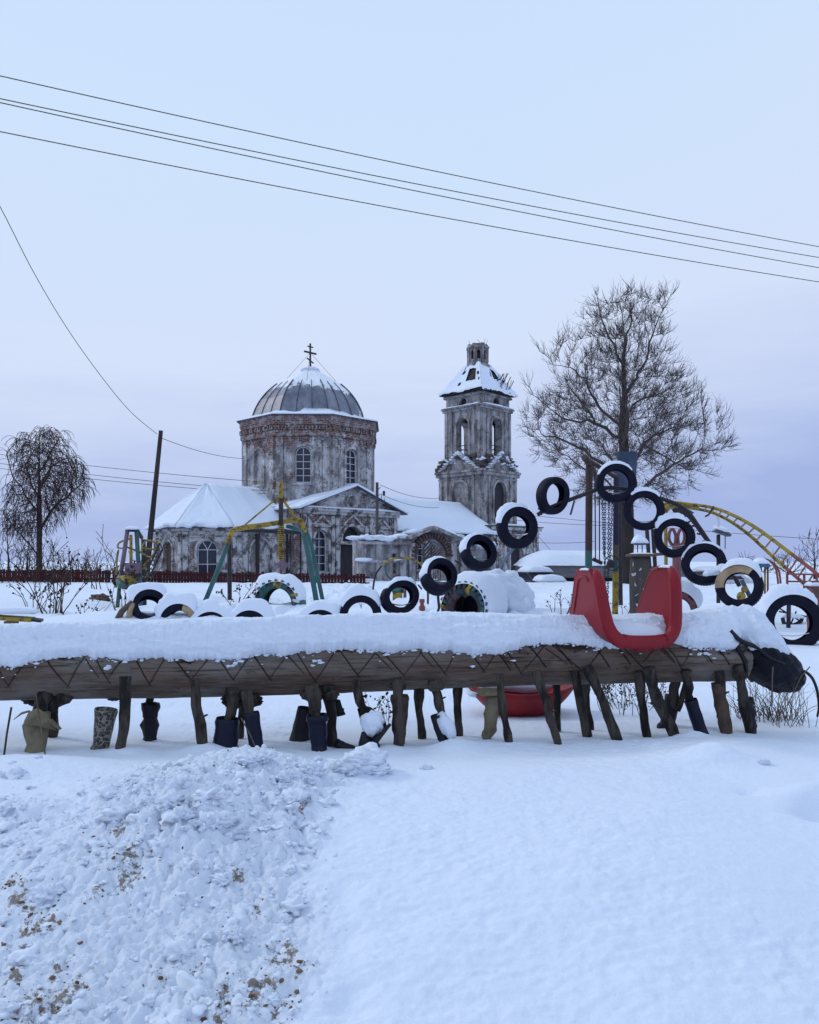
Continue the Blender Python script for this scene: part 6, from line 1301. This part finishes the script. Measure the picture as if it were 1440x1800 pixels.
for lb, a, c in (('upper wire behind the tyres right of the bell tower', P(905, 903, 60), P(1440, 948, 45)), ('lower wire behind the tyres right of the bell tower', P(905, 914, 60), P(1130, 925, 45)), ('dotted low wire above the shed roof', P(915, 952, 55), P(1045, 952, 50)), ('upper slanting wire running down to the shed roof', P(925, 915, 58), P(992, 993, 51.5)), ('lower slanting wire running down to the shed roof', P(921, 945, 58), P(990, 994, 51.5))): wirep(lb, sag(a, c, .1), .016, 'wires right of the bell tower')
b = MB()
# ------------------------------------------------------------------ trees
def colonize(trunk, attr, D, di, dk, iters=200, jit=.25, seed=1, up=0.0, limbs=(), rad_=.35):
    rg = np.random.RandomState(seed); nodes = [np.array(p) for p in trunk]; par = [-1] + list(range(len(trunk) - 1))
    for lb in limbs:                                                  # hand drawn main limbs, rooted at the nearest node so far
        pts = spline(lb, 3); k = int(np.argmin([np.linalg.norm(np.array(pts[0][:]) - q) for q in nodes]))
        for q in pts[1:]: nodes.append(np.array(q[:]) + rg.normal(size=3) * .05); par.append(k); k = len(nodes) - 1
    A = np.array(attr); best = np.full(len(A), 1e9); bi = np.zeros(len(A), int); alive = np.ones(len(A), bool)
    def upd(lo):
        Nn = np.array(nodes[lo:])
        for s in range(0, len(Nn), 64):
            dd = np.linalg.norm(A[:, None] - Nn[None, s:s + 64], axis=2); k = dd.argmin(1); m = dd[np.arange(len(A)), k]; w_ = m < best; best[w_] = m[w_]; bi[w_] = k[w_] + lo + s
    upd(0); kc = {}; hub = np.array(trunk[len(trunk) // 2][:]) if len(trunk) < 15 else np.array(trunk[9][:])
    for it in range(iters):
        alive &= best > dk; act = alive & (best < di)
        if not act.any():
            if not alive.any(): break
            di *= 1.5; continue
        N_ = np.array(nodes); dirs = A - N_[bi]; dirs /= np.linalg.norm(dirs, axis=1)[:, None] + 1e-9
        acc = np.zeros((len(nodes), 3)); np.add.at(acc, bi[act], dirs[act]); gi = np.where(np.abs(acc).sum(1) > 1e-6)[0]; lo = len(nodes)
        for i in gi:
            v = acc[i] / (np.linalg.norm(acc[i]) + 1e-9)
            if par[i] >= 0: pv = N_[i] - N_[par[i]]; v = v + .45 * pv / (np.linalg.norm(pv) + 1e-9)
            ov = N_[i] - hub; v = v + rad_ * ov / (np.linalg.norm(ov) + 1e-9); kc[i] = kc.get(i, 0) + 1
            if kc[i] > 3: continue
            v = v + rg.normal(size=3) * jit; v[2] += up; v /= np.linalg.norm(v); p = N_[i] + v * D; nodes.append(p); par.append(i)
        if len(nodes) == lo: break
        upd(lo)
        if len(nodes) > 26000: break
    return np.array(nodes), np.array(par)
def radii(par, tip, pw):
    n = len(par); r = np.zeros(n); ch = np.zeros(n, int)
    for i in range(n):
        if par[i] >= 0: ch[par[i]] += 1
    for i in range(n - 1, -1, -1):
        if ch[i] == 0: r[i] = tip ** pw
        if par[i] >= 0: r[par[i]] += r[i]
    return r ** (1 / pw), ch
def chains(nodes, par, r):
    n = len(par); kids = [[] for _ in range(n)]
    for i in range(n):
        if par[i] >= 0: kids[par[i]].append(i)
    out = []; st = [(0, -1)]
    while st:
        i, p = st.pop(); ch = [p] if p >= 0 else []
        while True:
            ch.append(i)
            if not kids[i]: break
            k = sorted(kids[i], key=lambda q: -r[q]); st += [(q, i) for q in k[1:]]; i = k[0]
        out.append(ch)
    return out
def tree(label, group, trunk, attr, D, di, dk, tip, pw, base_r, seed, m1='treebark', m2='twig', split=.09, twig=0, twl=.3, droop=0, limbs=(), jit=.14, cat='tree', name='bare_tree', up=0.0, tw_r=.008, spray=0):
    o = thing(name, label, cat, tuple(trunk[0]), group); nodes, par = colonize(trunk, attr, D, di, dk, seed=seed, up=up, limbs=limbs, jit=jit); r, ch = radii(par, tip, pw); sc_ = base_r / r[0]
    if sc_ != 1: r = np.where(r > tip * 2, tip * 2 + (r - tip * 2) * (base_r - tip * 2) / max(1e-6, r[0] - tip * 2), r)
    a = MB(); b = MB(); rg = np.random.RandomState(seed)
    for c in chains(nodes, par, r):
        if len(c) < 2: continue
        rr = [r[c[1]]] + [r[i] for i in c[1:]]; big = rr[0] > split
        (a if big else b).tube([nodes[i] for i in c], rr, 9 if big else (5 if rr[0] > .03 else 3), False)
    hub_ = np.array(trunk[min(9, len(trunk) - 1)][:])
    tips = [i for i in range(len(par)) if ch[i] == 0 or (r[i] < tip * 3 and rg.rand() < (.6 if spray else .35))]
    for i in tips:
        if par[i] < 0: continue
        v = nodes[i] - nodes[par[i]]; v /= np.linalg.norm(v) + 1e-9
        for k in range(spray):                                            # fine sprays that fan out and up from every thin branch
            out_ = nodes[i] - hub_; w_ = v * .7 + .5 * out_ / (np.linalg.norm(out_) + 1e-9) + rg.normal(size=3) * .5; w_ /= np.linalg.norm(w_); L = twl * rg.uniform(.6, 1.4); p = nodes[i]; pts = [p]
            for q in range(4): w_ = w_ + np.array([0, 0, .14]) + rg.normal(size=3) * .10; w_ /= np.linalg.norm(w_); p = p + w_ * L / 4; pts.append(p)
            b.tube(pts, [tw_r * 1.15] * 3 + [tw_r, tw_r * .6], 3, False)
            for q in range(4):
                p = pts[1 + q % 4]; u_ = w_ + rg.normal(size=3) * .55; u_ /= np.linalg.norm(u_); l2 = L * rg.uniform(.25, .55); m_ = p + u_ * l2 * .5; b.tube([p, m_, m_ + (u_ + np.array([0, 0, .3])) * l2 * .5], [tw_r * .8, tw_r * .7, tw_r * .4], 3, False)
        for k in range(twig):
            p = nodes[i]; pts = [p]; w_ = v + rg.normal(size=3) * .55; w_ /= np.linalg.norm(w_)
            n_ = 6 if droop else 3; L = twl * rg.uniform(.5, 1.3)
            for q in range(n_): w_ = w_ + np.array([0, 0, -droop if droop else .12]) + rg.normal(size=3) * .12; w_ /= np.linalg.norm(w_); p = p + w_ * L / n_; pts.append(p)
            b.tube(pts, [tw_r] * n_ + [tw_r * .5], 3, False)
    a.build('trunk', M[m1], o, smooth=True); b.build('crown', M[m2], o); return o, nodes, r
def crown(rows, d, n, seed, depth=1.0, hollow=.35):
    rg = np.random.RandomState(seed); ys = [q[0] for q in rows]; out = []; wmax = max(q[2] - q[1] for q in rows)
    while len(out) < n:
        y = rg.uniform(ys[0], ys[-1]); l = np.interp(y, ys, [q[1] for q in rows]); r_ = np.interp(y, ys, [q[2] for q in rows])
        if rg.rand() > (r_ - l) / wmax: continue
        a = rg.uniform(0, 6.283); q = (hollow + (1 - hollow) * rg.rand()) if rg.rand() < .8 else rg.rand(); q = q ** .7; h = (r_ - l) / 2 / F * d
        x = (l + r_) / 2 + (r_ - l) / 2 * q * math.cos(a); dd = h * q * math.sin(a) * depth; p = P(x, y, d); p.y += dd; out.append(p[:])
    return out
dT = 40
tr = [P(1098, y, dT) for y in (1052, 1030, 1000, 970, 940, 910, 880, 850, 825, 800, 775)]; tr += [P(1100, 750, dT), P(1099, 725, dT)]
rowsT = [(526, 1138, 1166), (536, 1062, 1165), (554, 1032, 1167), (582, 997, 1171), (606, 975, 1175), (626, 985, 1177), (646, 1022, 1175), (666, 1022, 1183), (686, 972, 1219), (704, 942, 1233), (720, 935, 1239), (760, 935, 1251), (790, 943, 1259), (812, 962, 1249), (832, 979, 1219), (860, 1007, 1203), (882, 1037, 1163)]
LIMB = [((1095, 748, 0), (1074, 729, .4), (1051, 698, .9), (1036, 659, 1.2), (1016, 636, 1.5), (985, 628, 1.7), (962, 602, 1.8)), ((1098, 698, 0), (1113, 667, -.3), (1129, 636, -.6), (1137, 597, -.8), (1158, 555, -1), (1168, 530, -1.1)),
        ((1091, 779, 0), (1043, 748, -.7), (997, 748, -1.3), (958, 729, -1.8), (923, 698, -2.1)), ((1090, 832, 0), (1047, 800, .7), (1024, 782, 1.0), (985, 762, 1.5), (940, 755, 2)), ((1090, 868, 0), (1040, 838, -.8), (989, 811, -1.6), (954, 791, -2), (915, 760, -2.2)),
        ((1108, 815, 0), (1137, 779, .6), (1168, 756, 1.1), (1191, 748, 1.4), (1214, 729, 1.6), (1246, 698, 1.8)), ((1102, 890, 0), (1125, 862, -.5), (1144, 842, -.9), (1168, 822, -1.3), (1203, 803, -1.7), (1240, 798, -2), (1252, 794, -2.2)),
        ((1100, 735, 0), (1129, 698, .6), (1176, 682, 1.1), (1211, 650, 1.6)), ((1096, 650, 0), (1074, 612, -.5), (1051, 566, -.8), (1043, 527, -.9)), ((1097, 770, 0), (1100, 730, 1.2), (1108, 690, 2.2), (1112, 640, 2.8)), ((1097, 790, 0), (1092, 750, -1.4), (1080, 712, -2.4), (1072, 660, -3)),
        ((1103, 850, 0), (1120, 815, 1.6), (1150, 790, 2.8), (1180, 775, 3.6)), ((1093, 850, 0), (1060, 815, -1.6), (1030, 795, -3), (1000, 790, -3.8)), ((1096, 610, 0), (1110, 570, .5), (1120, 530, .8), (1118, 505, .9)), ((1137, 779, .6), (1180, 800, .9), (1222, 820, 1.2), (1262, 828, 1.4)), ((1043, 748, -.7), (1010, 705, -1), (985, 680, -1.2), (965, 662, -1.3))]
limbs = [[P(x, y, dT) + V3((0, o_ * .9, 0)) for x, y, o_ in lb] for lb in LIMB]
tr = [P(x, y, dT) for x, y in ((1100, 1052), (1100, 1020), (1101, 990), (1102, 960), (1102, 930), (1102, 908), (1101, 885), (1100, 860), (1099, 835), (1098, 810), (1097, 791), (1096, 770), (1095, 748), (1096, 723), (1098, 698), (1097, 670), (1096, 643), (1097, 620), (1098, 597), (1096, 573), (1094, 550), (1088, 530), (1084, 530))]
tree('large bare leafless tree with a wide crown behind the tyre arch', None, tr, crown(rowsT, dT, 1900, 2, .9, .2), .22, 2.0, .46, .0095, 1.85, .35, 4, twig=0, spray=4, twl=.55, split=.10, tw_r=.0082, limbs=limbs, up=.05)
dB = 46
tb = [P(69, y, dB) for y in (1024, 1000, 980, 960, 940, 920, 900, 880, 860, 840, 820, 800, 785, 770)]
bl = [[P(x, y, dB) + V3((0, o_, 0)) for x, y, o_ in q] for q in (((69, 930, 0), (85, 900, .4), (105, 872, .8), (128, 850, 1)), ((69, 900, 0), (50, 870, -.4), (35, 840, -.8), (28, 800, -1)), ((69, 870, 0), (90, 835, -.5), (115, 815, -.9), (140, 808, -1.1)), ((69, 840, 0), (60, 800, .5), (50, 770, .7)), ((69, 830, 0), (85, 795, .3), (98, 765, .5)), ((69, 975, 0), (45, 955, .3), (20, 930, .5), (6, 915, .6)), ((69, 860, 0), (70, 820, 1.2), (72, 790, 1.8)), ((69, 880, 0), (68, 840, -1.2), (66, 800, -1.8)))]
rowsB = [(752, 78, 100), (758, 45, 112), (775, 25, 118), (800, 22, 125), (815, 24, 148), (840, 20, 155), (870, 14, 150), (890, 8, 135), (910, 5, 100), (935, 6, 75)]
tree('weeping birch with drooping dark twigs left of the leaning pole', None, tb, crown(rowsB, dB, 2300, 6, 1.0, .1), .18, 1.4, .28, .011, 2.2, .16, 9, m2='birchtwig', twig=3, twl=.85, droop=.40, split=.07, name='birch_tree', tw_r=.0115, limbs=bl, up=.12)
for i, (x, y0, w_, h, d, n, lb, sd) in enumerate(((15, 1020, 46, 118, 50, 230, 'thin bare sapling thicket tree at the far left edge', 3), (48, 1022, 34, 96, 49, 160, 'small bare tree close left of the birch', 5), (108, 1022, 50, 44, 49, 130, 'low bare shrub tree right of the birch trunk', 7),
        (1432, 1018, 58, 84, 60, 420, 'dark bare tree at the far right edge', 11), (1385, 1016, 60, 40, 90, 320, 'low hazy bare tree beyond the playhouse', 12), (1345, 1014, 50, 26, 95, 200, 'far low bare tree left of the hazy one', 13), (1310, 1012, 40, 34, 90, 200, 'far bare tree seen behind the tan tyre', 14), (160, 1022, 60, 30, 49, 120, 'low bare shrub between the birch and the climbing tower', 15))):
    rows_ = [(y0 - h, x - w_ * .2, x + w_ * .2), (y0 - h * .8, x - w_ * .45, x + w_ * .45), (y0 - h * .45, x - w_ * .5, x + w_ * .5), (y0 - h * .15, x - w_ * .3, x + w_ * .3)]
    tk = [P(x, y0 - h * .3 * k / 4, d) for k in range(5)]
    tree(lb, 'small bare trees in the distance', tk, crown(rows_, d, n, sd, .8, .1), .22 * d / 50, 3, .34 * d / 50, .012 * d / 50, 2.3, .07 * d / 50, sd, twig=2, twl=.5 * d / 50, split=.03, up=.1, tw_r=.013 * d / 50)

# ------------------------------------------------------------------ weeds, bushes, grass
def weed(label, px, d, stems, h, spread, leaf, seed, m='weed', r=.008, cat='weed', name='dead_weed', group='dead weeds standing in the snow', bend=.25, side=3, lsz=.02):
    rg = np.random.RandomState(seed); x0 = PX(px, d); z0 = gz(x0, d); o = thing(name, label, cat, (x0, d, z0), group); b = MB(); lf = MB()
    for k in range(stems):
        a = rg.uniform(0, 6.283); q = rg.rand() ** .6 * spread * .5; p = V3((x0 + q * math.cos(a), d + q * math.sin(a), z0 - .05)); v = V3((math.cos(a) * bend * rg.uniform(.3, 1.4), math.sin(a) * bend, 1)).normalized(); H = h * rg.uniform(.45, 1.0); pts = [p]
        for i in range(8): v = (v + V3((rg.normal() * .12, rg.normal() * .12, rg.normal() * .04))).normalized(); p = p + v * H / 8; pts.append(p)
        b.tube(pts, [r * (1 - .08 * i) for i in range(9)], 5, False)
        for s in range(side):
            i = rg.randint(3, 9); q = pts[min(i, 8)]; w_ = (v + V3((rg.normal() * .8, rg.normal() * .8, .3))).normalized(); e = q + w_ * H * rg.uniform(.1, .3); b.tube([q, (q + e) / 2 + V3((0, 0, .01)), e], r * .5, 4, False)
            if leaf:
                for t in range(rg.randint(1, 3)): lf.blob(e + V3((rg.normal() * .02, rg.normal() * .02, rg.normal() * .02)), (lsz * rg.uniform(.4, 1), lsz * rg.uniform(.3, .7), lsz * rg.uniform(.4, 1.2)), 1, .5, rg.randint(99))
        if leaf and rg.rand() < .8: lf.blob(pts[-1], (lsz, lsz * .7, lsz * 1.1), 1, .5, k)
    b.build('stems', M[m], o)
    if leaf: lf.build('leaves', M['deadleaf'], o)
    return o
weed('tall dead weed clump with curled dark leaves at the left', 95, 13.2, 13, 1.3, .35, True, 3, r=.010, side=5, lsz=.024, bend=.45)
weed('low dead weed sprays left of the tall weed clump', 55, 13.5, 7, .75, .6, True, 4, r=.008, side=3, lsz=.02, bend=.5)
weed('low dead weed sprays spreading right of the tall clump', 145, 13.0, 7, .5, .9, True, 5, r=.007, side=3, lsz=.02, bend=1.0)
weed('dead weed tuft at the foot of the climbing tower', 222, 14.5, 10, .8, .5, True, 6, r=.008, bend=.3, lsz=.03)
weed('branching dead weed between the swing frame leg and the lugged tyre', 412, 14.0, 5, .62, .12, True, 7, r=.010, bend=.7, side=4, lsz=.022)
weed('dead weed with a white tip left of the red seat', 985, 12.6, 7, .5, .2, True, 8, r=.007, bend=.6, side=3, lsz=.012)
weed('sparse dead stalks between the yellow post and the timber pillar', 1098, 12.4, 6, .62, .25, True, 9, r=.006, bend=.4, side=4, lsz=.014)
weed('short dead stalks by the tipped tyres', 660, 14.5, 6, .4, .8, False, 10, r=.006, bend=.4)
weed('thin dead stalks rising behind the climbing tower', 205, 30, 14, 2.2, 2.4, False, 12, r=.02, bend=.2, side=3)
weed('bare thin shoots standing behind the fence at the far left', 25, 46, 46, 3.4, 4.6, False, 13, r=.020, bend=.12, side=6)
weed('bare thin shoots standing behind the fence right of the birch', 135, 46, 70, 1.9, 5.5, False, 14, r=.020, bend=.3, side=7)
weed('tangled dead bush behind the log under the red seat', 1105, 5.0, 34, .36, .42, True, 15, m='weed', r=.0024, bend=.5, side=7, lsz=.006)
weed('hanging dead spray behind the cracked brown boot', 680, 4.7, 8, .28, .12, True, 16, m='weed', r=.002, bend=.4, side=5, lsz=.008)
def grass(label, px, d, n, h, w_, seed, m='straw'):
    rg = np.random.RandomState(seed); x0 = PX(px, d); o = MB()
    for k in range(n):
        x = x0 + rg.uniform(-.5, .5) * w_; y = d + rg.uniform(-.12, .12); p = V3((x, y, gz(x, y) - .02)); v = V3((rg.normal() * .35, rg.normal() * .2, 1)).normalized(); H = h * rg.uniform(.3, 1); pts = [p]; sgn = rg.choice([-1, 1])
        for i in range(7): v = (v + V3((sgn * .16 * rg.rand(), 0, -.10 * rg.rand() * i * .5))).normalized(); p = p + v * H / 7; pts.append(p)
        o.tube(pts, [.0022 * (1 - .1 * i) for i in range(8)], 4, False)
    tag(o.build('grass_tuft', M[m], origin=(x0, d, gz(x0, d))), label, 'grass', 'dry grass tufts by the log')
grass('tuft of long dry grass under the rubber head', 1350, 4.75, 110, .34, .38, 3, 'weed')
grass('sparse dry grass blades right of the last leg', 1385, 4.6, 26, .36, .22, 4)
for i, (pts, lb) in enumerate((([(6, 1336, 3.75), (12, 1290, 3.76), (20, 1243, 3.78)], 'dark straight stick in the snow at the far left'), ([(82, 1343, 3.7), (72, 1280, 3.66), (57, 1180, 3.66)], 'long pale straw crossing the khaki boot'), ([(452, 1320, 3.8), (440, 1292, 3.78), (424, 1262, 3.78)], 'pale straw bent across the navy boots'), ([(1357, 1235, 4.25), (1358, 1190, 4.2), (1359, 1172, 4.2)], 'dry stalk standing before the rubber head'), ([(1385, 1240, 4.3), (1408, 1190, 4.25), (1424, 1172, 4.25)], 'slanting dry stalk right of the rubber head'))):
    b = MB(); b.tube([P(*p) for p in pts], .0032 if i else .005, 5); q = P(*pts[0]); tag(b.build('dry_stalk', M['straw' if i else 'weed'], origin=q), lb, 'stalk')
